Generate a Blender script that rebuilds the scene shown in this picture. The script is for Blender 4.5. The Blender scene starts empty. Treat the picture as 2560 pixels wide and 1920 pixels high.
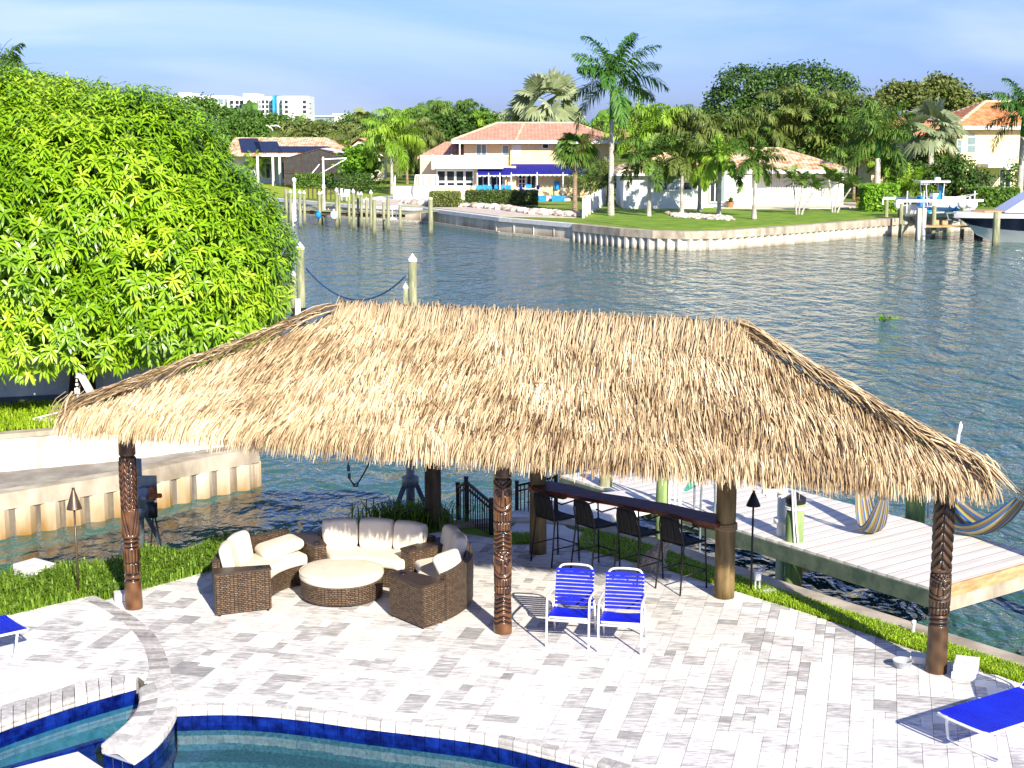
import bpy, math, random
import numpy as np
from mathutils import Vector, Matrix
random.seed(7); RNG = np.random.default_rng(7)
SC = bpy.context.scene; COL = SC.collection
R = math.radians
# ------------------------------------------------------------------ camera
H, FPX, PITCH = 6.5, 3700.0, math.atan(640/3700.0)
cam = bpy.data.cameras.new('camera'); cam.sensor_width = 36; cam.lens = FPX/2560*36
cam.clip_start = 0.1; cam.clip_end = 20000
camo = bpy.data.objects.new('camera', cam); COL.objects.link(camo)
camo.location = (0, 0, H); camo.rotation_euler = (math.pi/2 - PITCH, 0, 0)
SC.camera = camo
# ------------------------------------------------------------------ light
SUN_EL, SUN_AZ = R(28), math.atan2(.38, -.925)      # azimuth measured from +Y towards +X
SKY_STRENGTH, SUN_STRENGTH, EXPOSURE = .105, 5.0, .8
sd = Vector((math.sin(SUN_AZ)*math.cos(SUN_EL), math.cos(SUN_AZ)*math.cos(SUN_EL), math.sin(SUN_EL)))
sl = bpy.data.lights.new('sun', 'SUN'); sl.energy = SUN_STRENGTH; sl.angle = R(.5); sl.color = (1, .915, .78)
so = bpy.data.objects.new('sun', sl); COL.objects.link(so)
so.rotation_euler = sd.to_track_quat('Z', 'Y').to_euler(); so.location = (10, -20, 40)
w = bpy.data.worlds.new('World'); SC.world = w; w.use_nodes = True
nt = w.node_tree; nt.nodes.clear()
def nd(nt, t, **k):
    n = nt.nodes.new(t)
    for a, b in k.items(): setattr(n, a, b)
    return n
sky = nd(nt, 'ShaderNodeTexSky', sky_type='NISHITA', sun_disc=False)
sky.sun_elevation = SUN_EL; sky.sun_rotation = SUN_AZ; sky.air_density = 1.0; sky.dust_density = .6; sky.ozone_density = 2.5
tc = nd(nt, 'ShaderNodeTexCoord'); mp = nd(nt, 'ShaderNodeMapping'); mp.inputs['Scale'].default_value = (1.0, 1.0, 6)
nz = nd(nt, 'ShaderNodeTexNoise'); nz.inputs['Scale'].default_value = 2.1; nz.inputs['Detail'].default_value = 6; nz.inputs['Distortion'].default_value = .6; nz.inputs['Roughness'].default_value = .5
rp = nd(nt, 'ShaderNodeValToRGB'); rp.color_ramp.elements[0].position = .45; rp.color_ramp.elements[1].position = .66
tint = nd(nt, 'ShaderNodeMix', data_type='RGBA', blend_type='MULTIPLY'); tint.inputs[0].default_value = 1; tint.inputs[7].default_value = (.38, .485, 1.0, 1)
mx = nd(nt, 'ShaderNodeMix', data_type='RGBA'); mx.inputs[7].default_value = (4.6, 5.4, 6.4, 1)
mul = nd(nt, 'ShaderNodeMath', operation='MULTIPLY'); mul.inputs[1].default_value = .6
bg = nd(nt, 'ShaderNodeBackground'); bg.inputs[1].default_value = SKY_STRENGTH
wo = nd(nt, 'ShaderNodeOutputWorld'); L = nt.links.new
L(tc.outputs['Generated'], mp.inputs[0]); L(mp.outputs[0], nz.inputs[0]); L(nz.outputs[0], rp.inputs[0]); L(rp.outputs[0], mul.inputs[0])
L(sky.outputs[0], tint.inputs[6]); L(tint.outputs[2], mx.inputs[6]); L(mul.outputs[0], mx.inputs[0]); L(mx.outputs[2], bg.inputs[0]); L(bg.outputs[0], wo.inputs[0])
vs = SC.view_settings; vs.view_transform = 'Standard'; vs.look = 'None'; vs.gamma = 1; vs.exposure = EXPOSURE; vs.use_curve_mapping = False
SC.cycles.max_bounces = 8; SC.cycles.transparent_max_bounces = 12; SC.cycles.use_denoising = True
# ------------------------------------------------------------------ helpers
cP, sP = math.cos(PITCH), math.sin(PITCH)
def ray(px, py):
    a, b = (px-1280)/FPX, (960-py)/FPX
    return np.array((a, cP+b*sP, -sP+b*cP))
def G(px, py, z=0.0):                       # point of the photograph on the level z
    d = ray(px, py); return d*((z-H)/d[2]) + np.array((0, 0, H))
def D(px, py, Y):                           # point of the photograph at the distance Y
    d = ray(px, py); return d*(Y/d[1]) + np.array((0, 0, H))
def zat(py, Y): return D(1280, py, Y)[2]
def V3(*a): return np.array(a, float)
def nrm(v):
    v = np.asarray(v, float); return v/(np.linalg.norm(v)+1e-12)
class MB:
    def __init__(s): s.v, s.f, s.var, s.n = [], [], [], 0
    def add(s, V, Fs, var=.5):
        V = np.asarray(V, float).reshape(-1, 3); Fs = np.asarray(Fs, int)
        if len(Fs) == 0: return
        s.v.append(V); s.f.append(Fs + s.n); s.n += len(V)
        s.var.append(np.broadcast_to(np.asarray(var, float), (len(Fs),)))
    def box(s, c, size, rz=0, var=.5, tilt=None):
        sx, sy, sz = [q/2 for q in size]
        P = np.array([(x, y, z) for x in (-sx, sx) for y in (-sy, sy) for z in (-sz, sz)], float)
        if tilt is not None: P = P @ np.array(tilt).T
        c_, s_ = math.cos(rz), math.sin(rz)
        P = P @ np.array(((c_, -s_, 0), (s_, c_, 0), (0, 0, 1))).T + np.asarray(c, float)
        s.add(P, [(0, 1, 3, 2), (4, 6, 7, 5), (0, 4, 5, 1), (2, 3, 7, 6), (0, 2, 6, 4), (1, 5, 7, 3)], var)
    def bx(s, x0, x1, y0, y1, z0, z1, var=.5): s.box(((x0+x1)/2, (y0+y1)/2, (z0+z1)/2), (x1-x0, y1-y0, z1-z0), 0, var)
    def bar(s, p, q, wdt, hgt, var=.5):        # a straight bar of rectangular section
        p, q = np.asarray(p, float), np.asarray(q, float); t = nrm(q-p)
        up = V3(0, 0, 1) if abs(t[2]) < .95 else V3(0, 1, 0)
        a = nrm(np.cross(t, up)); b = np.cross(a, t)
        P = [x + a*i*wdt/2 + b*j*hgt/2 for x in (p, q) for i, j in ((-1, -1), (1, -1), (1, 1), (-1, 1))]
        s.add(P, [(3, 2, 1, 0), (4, 5, 6, 7), (0, 1, 5, 4), (1, 2, 6, 5), (2, 3, 7, 6), (3, 0, 4, 7)], var)
    def tube(s, pts, r, n=8, closed=False, caps=True, var=.5):
        pts = [np.asarray(p, float) for p in pts]; m = len(pts)
        rs = list(r) if hasattr(r, '__len__') else [r]*m
        V, prev = [], None
        for i, p in enumerate(pts):
            if closed: t = nrm(pts[(i+1) % m]-pts[i-1])
            else: t = nrm(pts[min(i+1, m-1)]-pts[max(i-1, 0)])
            if prev is None:
                up = V3(0, 0, 1) if abs(t[2]) < .9 else V3(1, 0, 0)
                a = nrm(np.cross(up, t))
            else: a = nrm(prev - t*np.dot(prev, t))
            b = np.cross(t, a); prev = a
            ang = np.arange(n)*2*math.pi/n
            V.append(p + rs[i]*(np.cos(ang)[:, None]*a + np.sin(ang)[:, None]*b))
        V = np.concatenate(V); Fs = []
        for i in range(m if closed else m-1):
            j = (i+1) % m
            for k in range(n): l = (k+1) % n; Fs.append((i*n+k, i*n+l, j*n+l, j*n+k))
        base = s.n; s.add(V, Fs, var)
        if caps and not closed:
            for i in (0, m-1):
                o = list(range(i*n, i*n+n)); s.v.append(np.zeros((0, 3)))
                s.f.append((np.array([o if i else o[::-1]])+base)); s.var.append(np.array([float(np.mean(var))]))
    def cyl(s, p, q, r0, r1=None, n=10, var=.5): s.tube([p, q], [r0, r0 if r1 is None else r1], n, var=var)
    def lathe(s, prof, n=24, c=(0, 0, 0), var=.5):
        ang = np.arange(n)*2*math.pi/n; V = []
        for r, z in prof: V.append(np.stack((c[0]+r*np.cos(ang), c[1]+r*np.sin(ang), np.full(n, c[2]+z)), 1))
        Fs = [(i*n+k, i*n+(k+1) % n, (i+1)*n+(k+1) % n, (i+1)*n+k) for i in range(len(prof)-1) for k in range(n)]
        s.add(np.concatenate(V), Fs, var)
    def poly(s, P, var=.5): s.add(P, [list(range(len(P)))], var)
    def prism(s, P2, z0, z1, var=.5, bottom=True):
        P2 = [tuple(p[:2]) for p in P2]
        if sum(P2[i-1][0]*P2[i][1]-P2[i][0]*P2[i-1][1] for i in range(len(P2))) < 0: P2 = P2[::-1]
        n = len(P2); V = [(x, y, z0) for x, y in P2]+[(x, y, z1) for x, y in P2]
        s.add(V, [(i, (i+1) % n, n+(i+1) % n, n+i) for i in range(n)], var)
        s.add([(x, y, z1) for x, y in P2], [list(range(n))], var)
        if bottom: s.add([(x, y, z0) for x, y in P2], [list(range(n))[::-1]], var)
    def grid(s, P, closed_u=False, var=.5):           # P[i][j] -> points
        P = np.asarray(P, float); m, n = P.shape[:2]; Fs = []
        i, j = np.meshgrid(np.arange(m-1), np.arange(n if closed_u else n-1), indexing='ij')
        j2 = (j+1) % n
        Fs = np.stack((i*n+j, i*n+j2, (i+1)*n+j2, (i+1)*n+j), -1).reshape(-1, 4)
        s.add(P.reshape(-1, 3), Fs, var)
    def build(s, name, m=None, parent=None, smooth=False, bevel=0, loc=None, rz=None):
        me = bpy.data.meshes.new(name)
        if s.n:
            Vv = np.concatenate([x for x in s.v if len(x)]); me.vertices.add(len(Vv)); me.vertices.foreach_set('co', Vv.ravel())
            lens = np.concatenate([np.full(len(f), f.shape[1]) for f in s.f]); loops = np.concatenate([f.ravel() for f in s.f])
            me.loops.add(len(loops)); me.loops.foreach_set('vertex_index', loops.astype(np.int32))
            me.polygons.add(len(lens)); st = np.concatenate(([0], np.cumsum(lens)[:-1]))
            me.polygons.foreach_set('loop_start', st.astype(np.int32)); me.polygons.foreach_set('loop_total', lens.astype(np.int32))
            me.polygons.foreach_set('use_smooth', np.full(len(lens), bool(smooth)))
            me.update(calc_edges=True); me.validate()
            if len(me.polygons) == len(lens):
                at = me.attributes.new('var', 'FLOAT', 'FACE'); at.data.foreach_set('value', np.concatenate(s.var).astype(np.float32))
        o = bpy.data.objects.new(name, me); COL.objects.link(o)
        if m is not None: me.materials.append(m)
        if parent is not None: o.parent = parent
        if loc is not None: o.location = loc
        if rz is not None: o.rotation_euler = (0, 0, rz)
        if bevel:
            b = o.modifiers.new('bevel', 'BEVEL'); b.width = bevel; b.segments = 2; b.limit_method = 'ANGLE'; b.angle_limit = R(40)
        return o
def tag(o, label=None, cat=None, group=None, kind=None):
    if label: o['label'] = label
    if cat: o['category'] = cat
    if group: o['group'] = group
    if kind: o['kind'] = kind
    return o
def T(name, label, cat, loc=(0, 0, 0), rz=0, group=None):
    o = bpy.data.objects.new(name, None); COL.objects.link(o); o.empty_display_size = .2
    o.location = tuple(loc); o.rotation_euler = (0, 0, rz)
    return tag(o, label, cat, group)
def dup(root, loc=None, rz=None, label=None, group=None, scale=None):
    r = root.copy(); COL.objects.link(r)
    if loc is not None: r.location = tuple(loc)
    if rz is not None: r.rotation_euler = (0, 0, rz)
    if scale is not None: r.scale = scale if hasattr(scale, '__len__') else (scale,)*3
    if label: r['label'] = label
    if group: r['group'] = group
    for ch in list(root.children):
        c = ch.copy(); COL.objects.link(c); c.parent = r
        for g in ch.children:
            d = g.copy(); COL.objects.link(d); d.parent = c
    return r
def structure(name, mb, m, **k):
    o = mb.build(name, m, **k); o['kind'] = 'structure'; return o
# ------------------------------------------------------------------ materials
def mat(name, c1, c2=None, rough=.7, scale=6, detail=4, bump=0, bscale=None, attr=None, metal=0, spec=.4, coat=0, stretch=(1, 1, 1), lo=.35, hi=.65, trans=0, c3=None, nmix=.5, dist=.02, coord='Object'):
    """two-tone noise colour; attr = colour ramp over the per-face 'var' value, mottled by noise"""
    m = bpy.data.materials.new(name); m.use_nodes = True; t = m.node_tree; t.nodes.clear(); L = t.links.new
    out = nd(t, 'ShaderNodeOutputMaterial'); p = nd(t, 'ShaderNodeBsdfPrincipled')
    p.inputs['Roughness'].default_value = rough; p.inputs['Metallic'].default_value = metal
    p.inputs['Specular IOR Level'].default_value = spec; p.inputs['Coat Weight'].default_value = coat; p.inputs['Coat Roughness'].default_value = .12
    tc = nd(t, 'ShaderNodeTexCoord'); mp = nd(t, 'ShaderNodeMapping'); mp.inputs['Scale'].default_value = stretch
    L(tc.outputs[coord], mp.inputs[0])
    nz = nd(t, 'ShaderNodeTexNoise'); nz.inputs['Scale'].default_value = scale; nz.inputs['Detail'].default_value = detail; nz.inputs['Roughness'].default_value = .6
    L(mp.outputs[0], nz.inputs[0])
    c2 = c2 or c1; col = None
    if attr:
        at = nd(t, 'ShaderNodeAttribute', attribute_name='var'); rp = nd(t, 'ShaderNodeValToRGB')
        els = rp.color_ramp.elements
        for i, (pos, c) in enumerate(attr):
            e = els[i] if i < 2 else els.new(pos)
            e.position = pos; e.color = (*c, 1)
        ad = nd(t, 'ShaderNodeMath', operation='MULTIPLY_ADD'); ad.inputs[1].default_value = nmix
        sb = nd(t, 'ShaderNodeMath', operation='SUBTRACT'); sb.inputs[1].default_value = .5
        L(nz.outputs[0], sb.inputs[0]); L(sb.outputs[0], ad.inputs[0]); L(at.outputs['Fac'], ad.inputs[2]); L(ad.outputs[0], rp.inputs[0])
        col = rp.outputs[0]
    else:
        rp = nd(t, 'ShaderNodeValToRGB'); e = rp.color_ramp.elements
        e[0].position, e[0].color = lo, (*c1, 1); e[1].position, e[1].color = hi, (*c2, 1)
        if c3: q = e.new((lo+hi)/2); q.color = (*c3, 1)
        L(nz.outputs[0], rp.inputs[0]); col = rp.outputs[0]
    L(col, p.inputs['Base Color'])
    if bump:
        bn = nd(t, 'ShaderNodeTexNoise'); bn.inputs['Scale'].default_value = bscale or scale*3; bn.inputs['Detail'].default_value = 4
        L(mp.outputs[0], bn.inputs[0]); b = nd(t, 'ShaderNodeBump'); b.inputs['Strength'].default_value = bump; b.inputs['Distance'].default_value = dist
        L(bn.outputs[0], b.inputs['Height']); L(b.outputs[0], p.inputs['Normal'])
    if trans:
        tr = nd(t, 'ShaderNodeBsdfTranslucent'); ms = nd(t, 'ShaderNodeMixShader'); ms.inputs[0].default_value = trans
        L(col, tr.inputs[0]); L(p.outputs[0], ms.inputs[1]); L(tr.outputs[0], ms.inputs[2]); L(ms.outputs[0], out.inputs[0])
    else: L(p.outputs[0], out.inputs[0])
    m['tree_col'] = 1
    return m
def nodes_of(m):
    t = m.node_tree; return t, t.links.new, next(n for n in t.nodes if n.type == 'BSDF_PRINCIPLED')
def add_wave(m, axis='Z', scale=10, strength=.6, dist=.03, coord='Object', profile='SIN', rot=(0, 0, 0), darken=None):
    t, L, p = nodes_of(m); tc = nd(t, 'ShaderNodeTexCoord'); mp = nd(t, 'ShaderNodeMapping'); mp.inputs['Rotation'].default_value = rot
    wv = nd(t, 'ShaderNodeTexWave', bands_direction=axis, wave_profile=profile); wv.inputs['Scale'].default_value = scale
    L(tc.outputs[coord], mp.inputs[0]); L(mp.outputs[0], wv.inputs[0])
    b = nd(t, 'ShaderNodeBump'); b.inputs['Strength'].default_value = strength; b.inputs['Distance'].default_value = dist
    L(wv.outputs['Fac'], b.inputs['Height'])
    if p.inputs['Normal'].links: L(p.inputs['Normal'].links[0].from_socket, b.inputs['Normal'])
    L(b.outputs[0], p.inputs['Normal'])
    if darken:
        src = p.inputs['Base Color'].links[0].from_socket
        mr = nd(t, 'ShaderNodeMapRange'); mr.inputs[1].default_value = darken[0]; mr.inputs[2].default_value = darken[1]
        L(wv.outputs['Fac'], mr.inputs[0]); mm = nd(t, 'ShaderNodeMix', data_type='RGBA'); mm.inputs[6].default_value = (*darken[2], 1)
        L(mr.outputs[0], mm.inputs[0]); L(src, mm.inputs[7]); L(mm.outputs[2], p.inputs['Base Color'])
    return m
def stain_z(m, z0, z1, col, amt=1.0, nscale=2.0, nstretch=(1, 1, .3)):
    """water or rust stain rising from z0 to z1, broken up by noise"""
    t, L, p = nodes_of(m); src = p.inputs['Base Color'].links[0].from_socket
    tc = nd(t, 'ShaderNodeTexCoord'); sx = nd(t, 'ShaderNodeSeparateXYZ'); L(tc.outputs['Object'], sx.inputs[0])
    mp = nd(t, 'ShaderNodeMapping'); mp.inputs['Scale'].default_value = nstretch; nz = nd(t, 'ShaderNodeTexNoise'); nz.inputs['Scale'].default_value = nscale; nz.inputs['Detail'].default_value = 5
    L(tc.outputs['Object'], mp.inputs[0]); L(mp.outputs[0], nz.inputs[0])
    ad = nd(t, 'ShaderNodeMath', operation='MULTIPLY_ADD'); ad.inputs[1].default_value = (z1-z0)*1.6; L(nz.outputs[0], ad.inputs[0])
    sb = nd(t, 'ShaderNodeMath', operation='SUBTRACT'); L(sx.outputs['Z'], ad.inputs[2])
    mr = nd(t, 'ShaderNodeMapRange'); mr.inputs[1].default_value = z0+(z1-z0)*.8; mr.inputs[2].default_value = z1+(z1-z0)*.8; mr.inputs[3].default_value = amt; mr.inputs[4].default_value = 0
    L(ad.outputs[0], mr.inputs[0]); mm = nd(t, 'ShaderNodeMix', data_type='RGBA'); mm.inputs[7].default_value = (*col, 1)
    L(mr.outputs[0], mm.inputs[0]); L(src, mm.inputs[6]); L(mm.outputs[2], p.inputs['Base Color'])
    return m
M = {}
M['thatch'] = mat('thatch', (0, 0, 0), rough=.75, scale=3, attr=[(0, (.07, .035, .017)), (.25, (.23, .145, .07)), (.55, (.5, .365, .2)), (1, (.82, .69, .45))], nmix=.35, spec=.25)
M['thatch_core'] = mat('thatch_core', (.09, .05, .022), (.2, .115, .05), scale=20)
M['carved'] = mat('carved_wood', (0, 0, 0), rough=.28, scale=9, attr=[(0, (.008, .003, .001)), (.3, (.035, .014, .005)), (.6, (.12, .05, .016)), (1, (.26, .125, .045))], nmix=.35, coat=.6, stretch=(1, 1, .25))
M['carved_dark'] = mat('carved_dark_wood', (0, 0, 0), rough=.45, scale=9, attr=[(0, (.006, .003, .0015)), (.4, (.035, .017, .007)), (1, (.15, .08, .032))], nmix=.4, coat=.25, stretch=(1, 1, .25))
M['log'] = mat('peeled_log', (.1, .065, .022), (.24, .165, .065), rough=.7, scale=5, stretch=(2, 2, .35), bump=.3, bscale=14)
M['log_dark'] = mat('weathered_shaded_log', (.045, .03, .016), (.12, .085, .045), rough=.8, scale=5, stretch=(2, 2, .3), bump=.3, bscale=14)  # darker log copy; on the rear post its tone stands in for shade
M['bar'] = mat('bar_wood', (.075, .018, .012), (.17, .05, .03), rough=.55, scale=4, stretch=(1, 5, 1), spec=.25)
M['rope'] = mat('rope', (.2, .12, .05), (.36, .24, .12), scale=60)
M['blue_rope'] = mat('blue_rope', (.006, .03, .1), (.012, .06, .16), scale=60)
M['wicker_top'] = mat('wicker_top', (.035, .022, .015), (.07, .045, .03), rough=.5, scale=30)
M['cushion'] = mat('cushion', (.76, .68, .54), (.82, .75, .62), rough=.9, scale=5, bump=.15, bscale=220, dist=.004)
M['white_metal'] = mat('white_metal', (.78, .78, .76), (.83, .83, .81), rough=.35, scale=8)
M['white_plastic'] = mat('white_plastic', (.72, .73, .73), (.8, .81, .8), rough=.4, scale=8)
M['strap'] = mat('blue_strap', (.0035, .008, .5), (.005, .02, .62), rough=.4, scale=3, spec=.35)
M['black'] = mat('black_metal', (.008, .008, .009), (.016, .016, .018), rough=.45, scale=12)
M['mesh_black'] = mat('black_mesh', (.006, .006, .006), (.014, .014, .013), rough=.8, scale=60)
M['bronze'] = mat('bronze', (.09, .06, .04), (.17, .12, .085), rough=.4, metal=.6, scale=6)
M['paver'] = mat('paver', (0, 0, 0), rough=.85, scale=4.4, detail=6, attr=[(0, (.27, .26, .245)), (.35, (.44, .425, .4)), (.6, (.73, .71, .66)), (1, (.83, .81, .76))], nmix=1.5, stretch=(1.2, 4.5, 1), bump=.12, bscale=60, dist=.004)
M['coping'] = mat('coping', (0, 0, 0), rough=.8, scale=4, detail=6, attr=[(0, (.22, .21, .195)), (.4, (.44, .42, .385)), (.7, (.72, .685, .63)), (1, (.84, .8, .74))], nmix=.9, stretch=(4, 4, 2))
M['joint'] = mat('joint_sand', (.17, .16, .145), (.28, .265, .24), scale=20)
M['concrete'] = mat('concrete', (.34, .31, .26), (.62, .57, .49), rough=.9, scale=2.2, detail=8, bump=.2)
M['concrete_pale'] = mat('pale_concrete', (.62, .6, .56), (.78, .76, .72), rough=.9, scale=2.5, detail=6)
M['concrete_grey'] = mat('grey_concrete', (.2, .18, .155), (.38, .35, .3), rough=.95, scale=1.6, detail=8, stretch=(1, 1, 1))
M['white_wall'] = mat('white_render', (.3, .27, .21), (.74, .71, .64), rough=.9, scale=1.5, detail=9, stretch=(1, 1, .35), lo=.3, hi=.52)
M['cap'] = mat('seawall_cap', (.27, .225, .16), (.57, .5, .385), rough=.9, scale=1.4, detail=8, stretch=(1, 1, .5))
M['sheet'] = stain_z(mat('sheet_pile', (.58, .48, .32), (.78, .72, .58), rough=.7, scale=1.6, detail=7, stretch=(1, 1, .3)), -1.3, -.42, (.27, .15, .03), 1, 2.2)
M['sheet_far'] = stain_z(mat('far_sheet_pile', (.46, .42, .33), (.72, .68, .58), rough=.7, scale=1.2, detail=6, stretch=(1, 1, .3)), -1.25, -.9, (.2, .13, .06), .9, 1.5)
M['wall_far'] = stain_z(mat('far_seawall', (.5, .42, .29), (.84, .75, .58), rough=.9, scale=.8, detail=8, stretch=(1, 1, .6)), -1.15, -.62, (.09, .05, .02), .9, .8)
M['barnacle'] = mat('barnacle', (.35, .3, .2), (.8, .76, .64), scale=9, bump=.6)
M['dock'] = add_wave(mat('dock_plank', (.64, .59, .52), (.83, .79, .72), rough=.85, scale=1.3, detail=6, stretch=(.4, 6, 1)), 'Y', 1.12, .5, .01, darken=(0, .05, (.42, .39, .35)))
M['fascia'] = mat('fascia', (.4, .22, .09), (.62, .4, .2), rough=.7, scale=3, stretch=(1, 1, 4))
M['fascia_green'] = mat('fascia_green', (.07, .11, .075), (.15, .19, .13), rough=.8, scale=4)
M['piling'] = stain_z(mat('piling', (.17, .19, .09), (.4, .4, .24), rough=.85, scale=4, stretch=(1.5, 1.5, .25), bump=.2), -1.3, -.75, (.05, .04, .025), .9, 3)
M['piling_green'] = stain_z(mat('green_piling', (.12, .22, .06), (.3, .4, .16), rough=.85, scale=4, stretch=(1.5, 1.5, .25), bump=.2), -1.3, -.6, (.1, .08, .04), .9, 3)
M['tile'] = mat('pool_tile', (.0015, .004, .06), (.005, .025, .23), rough=.15, scale=7, detail=3)
M['galv'] = mat('galvanised', (.15, .18, .2), (.25, .29, .31), rough=.45, metal=.3, scale=6)
M['blue_metal'] = mat('blue_grey_metal', (.06, .09, .14), (.11, .15, .2), rough=.45, metal=.3, scale=6)
M['rust'] = mat('rust', (.15, .04, .015), (.34, .12, .05), rough=.8, scale=10)
M['glass'] = mat('window_glass', (.015, .02, .024), (.03, .04, .045), rough=.08, scale=1, spec=.6)
M['glass_pale'] = mat('pale_glass', (.16, .24, .25), (.25, .33, .33), rough=.1, scale=1, spec=.6)
M['cream'] = mat('cream_stucco', (.76, .58, .33), (.8, .63, .39), rough=.9, scale=1.5, bump=.1)
M['stucco'] = mat('white_stucco', (.72, .74, .72), (.78, .8, .77), rough=.9, scale=1.5, bump=.1)
M['yellow'] = mat('yellow_stucco', (.74, .62, .36), (.79, .68, .43), rough=.9, scale=1.5, bump=.1)
M['beige'] = mat('beige_stucco', (.68, .6, .5), (.75, .68, .59), rough=.9, scale=1.5)
M['white'] = mat('white_paint', (.76, .76, .74), (.81, .81, .79), rough=.6, scale=3)
M['pvc'] = mat('grey_vinyl', (.66, .68, .64), (.74, .76, .72), rough=.5, scale=3)
def tiles(name, a, b, sc=.9, s=.5): return add_wave(add_wave(mat(name, a, b, rough=.8, scale=1.6, detail=6, lo=.38, hi=.6), 'Z', sc*1.6, s, .08, profile='SAW'), 'X', sc, s, .06)
M['roof_pink'] = tiles('pink_roof', (.5, .24, .15), (.6, .33, .23))
M['roof_mix'] = tiles('mottled_roof', (.46, .2, .08), (.8, .62, .42), 1.0, .9)
M['roof_orange'] = tiles('orange_roof', (.55, .16, .05), (.66, .32, .14))
M['roof_pale'] = tiles('pale_roof', (.6, .36, .2), (.75, .58, .4))
M['solar'] = mat('solar_panel', (.012, .016, .03), (.02, .028, .05), rough=.2, scale=2)
M['screen'] = mat('screen_mesh', (.035, .034, .032), (.06, .058, .055), rough=.8, scale=2)
M['awning'] = mat('awning', (.002, .004, .16), (.003, .008, .26), rough=.8, scale=2)
M['blue_cloth'] = mat('blue_cloth', (.01, .2, .55), (.015, .28, .62), rough=.7, scale=4)
M['teal'] = mat('teal_panel', (.02, .3, .5), (.03, .36, .56), rough=.6, scale=1)
M['hotel'] = mat('hotel_white', (.72, .72, .71), (.78, .78, .77), rough=.8, scale=.3)
M['navy'] = mat('navy_gelcoat', (.006, .008, .02), (.01, .013, .03), rough=.12, scale=2, coat=.5)
M['gel'] = mat('white_gelcoat', (.78, .78, .77), (.82, .82, .81), rough=.2, scale=2, coat=.3)
M['gel_blue'] = mat('pale_blue_gelcoat', (.22, .5, .66), (.27, .56, .7), rough=.2, scale=2)
M['hull_blue'] = mat('turquoise_graphic', (.01, .28, .52), (.015, .33, .58), rough=.3, scale=2)
M['teak'] = mat('teak', (.36, .22, .12), (.5, .33, .2), rough=.7, scale=6)
M['rock'] = mat('rock', (0, 0, 0), rough=.9, scale=5, attr=[(0, (.32, .27, .22)), (.5, (.56, .5, .42)), (1, (.8, .75, .67))], nmix=.6)
M['mulch'] = mat('mulch', (.07, .03, .015), (.16, .08, .04), scale=12)
M['terracotta'] = mat('terracotta', (.4, .15, .07), (.5, .22, .11), scale=8)
M['path'] = mat('path_paving', (.55, .45, .36), (.7, .62, .52), scale=1.5)
M['trunk'] = add_wave(mat('palm_trunk', (.34, .31, .26), (.58, .54, .47), rough=.9, scale=3, stretch=(1, 1, .5)), 'Z', 1.6, .4, .03)
M['trunk_brown'] = add_wave(mat('brown_palm_trunk', (.2, .13, .08), (.38, .28, .19), rough=.9, scale=3), 'Z', 2.2, .6, .04)
M['bark'] = mat('bark', (.03, .017, .009), (.09, .055, .03), rough=.95, scale=6, stretch=(2, 2, .5), bump=.5)
M['shaft'] = mat('crownshaft', (.03, .14, .012), (.06, .22, .02), rough=.5, scale=3)
def leafmat(name, a, b, c, tr=.22, rough=.5, spec=.35, nmix=.5, sc=.6): return mat(name, (0, 0, 0), rough=rough, scale=sc, attr=[(0, a), (.5, b), (1, c)], nmix=nmix, trans=tr, spec=spec)
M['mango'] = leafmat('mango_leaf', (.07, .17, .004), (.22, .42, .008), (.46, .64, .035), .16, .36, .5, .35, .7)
M['leaf_dark'] = leafmat('dark_leaf', (0.024, 0.06, 0.009), (0.06, 0.135, 0.018), (0.128, 0.225, 0.033))
M['leaf_mid'] = leafmat('mid_leaf', (0.0375, 0.0975, 0.012), (0.0975, 0.21, 0.024), (0.195, 0.33, 0.045))
M['leaf_olive'] = leafmat('olive_leaf', (0.075, 0.105, 0.021), (0.165, 0.21, 0.045), (0.285, 0.33, 0.09))
M['leaf_bright'] = leafmat('bright_leaf', (0.0675, 0.18, 0.012), (0.165, 0.36, 0.021), (0.33, 0.54, 0.045))
M['palm'] = leafmat('palm_leaf', (0.045, 0.105, 0.015), (0.112, 0.217, 0.03), (0.24, 0.36, 0.0675))
M['palm_royal'] = leafmat('royal_leaf', (0.027, 0.09, 0.018), (0.0675, 0.195, 0.027), (0.18, 0.36, 0.0525))
M['palm_grey'] = leafmat('fan_leaf', (0.135, 0.18, 0.075), (0.3, 0.36, 0.18), (0.57, 0.63, 0.39))
M['palm_lime'] = leafmat('lime_palm_leaf', (0.09, 0.195, 0.015), (0.225, 0.405, 0.03), (0.42, 0.6, 0.06))
M['palm_olive'] = leafmat('olive_palm_leaf', (0.075, 0.112, 0.0225), (0.165, 0.225, 0.045), (0.3, 0.36, 0.105))
M['palm_dry'] = leafmat('dry_frond', (.25, .14, .06), (.4, .25, .12), (.55, .38, .2))
M['hedge'] = leafmat('hedge_leaf', (0.03, 0.0675, 0.012), (0.075, 0.135, 0.0225), (0.15, 0.225, 0.045))
M['weed'] = leafmat('weed_blade', (.05, .12, .008), (.14, .26, .016), (.3, .44, .05), sc=1.5)
M['lawn_blade'] = leafmat('lawn_blade', (.16, .28, .008), (.32, .5, .014), (.5, .66, .035), sc=1.2)
M['stalk'] = mat('frond_stalk', (.09, .12, .03), (.15, .18, .05))
M['lawn'] = mat('lawn', (.11, .21, .01), (.22, .36, .02), rough=.9, scale=.8, detail=8, bump=.3, bscale=40)
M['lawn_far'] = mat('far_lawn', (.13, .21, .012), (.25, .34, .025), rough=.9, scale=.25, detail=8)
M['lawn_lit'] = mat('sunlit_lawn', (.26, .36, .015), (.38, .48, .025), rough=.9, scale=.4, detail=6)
M['soil'] = mat('soil', (.04, .05, .012), (.09, .1, .025), scale=3)
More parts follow.
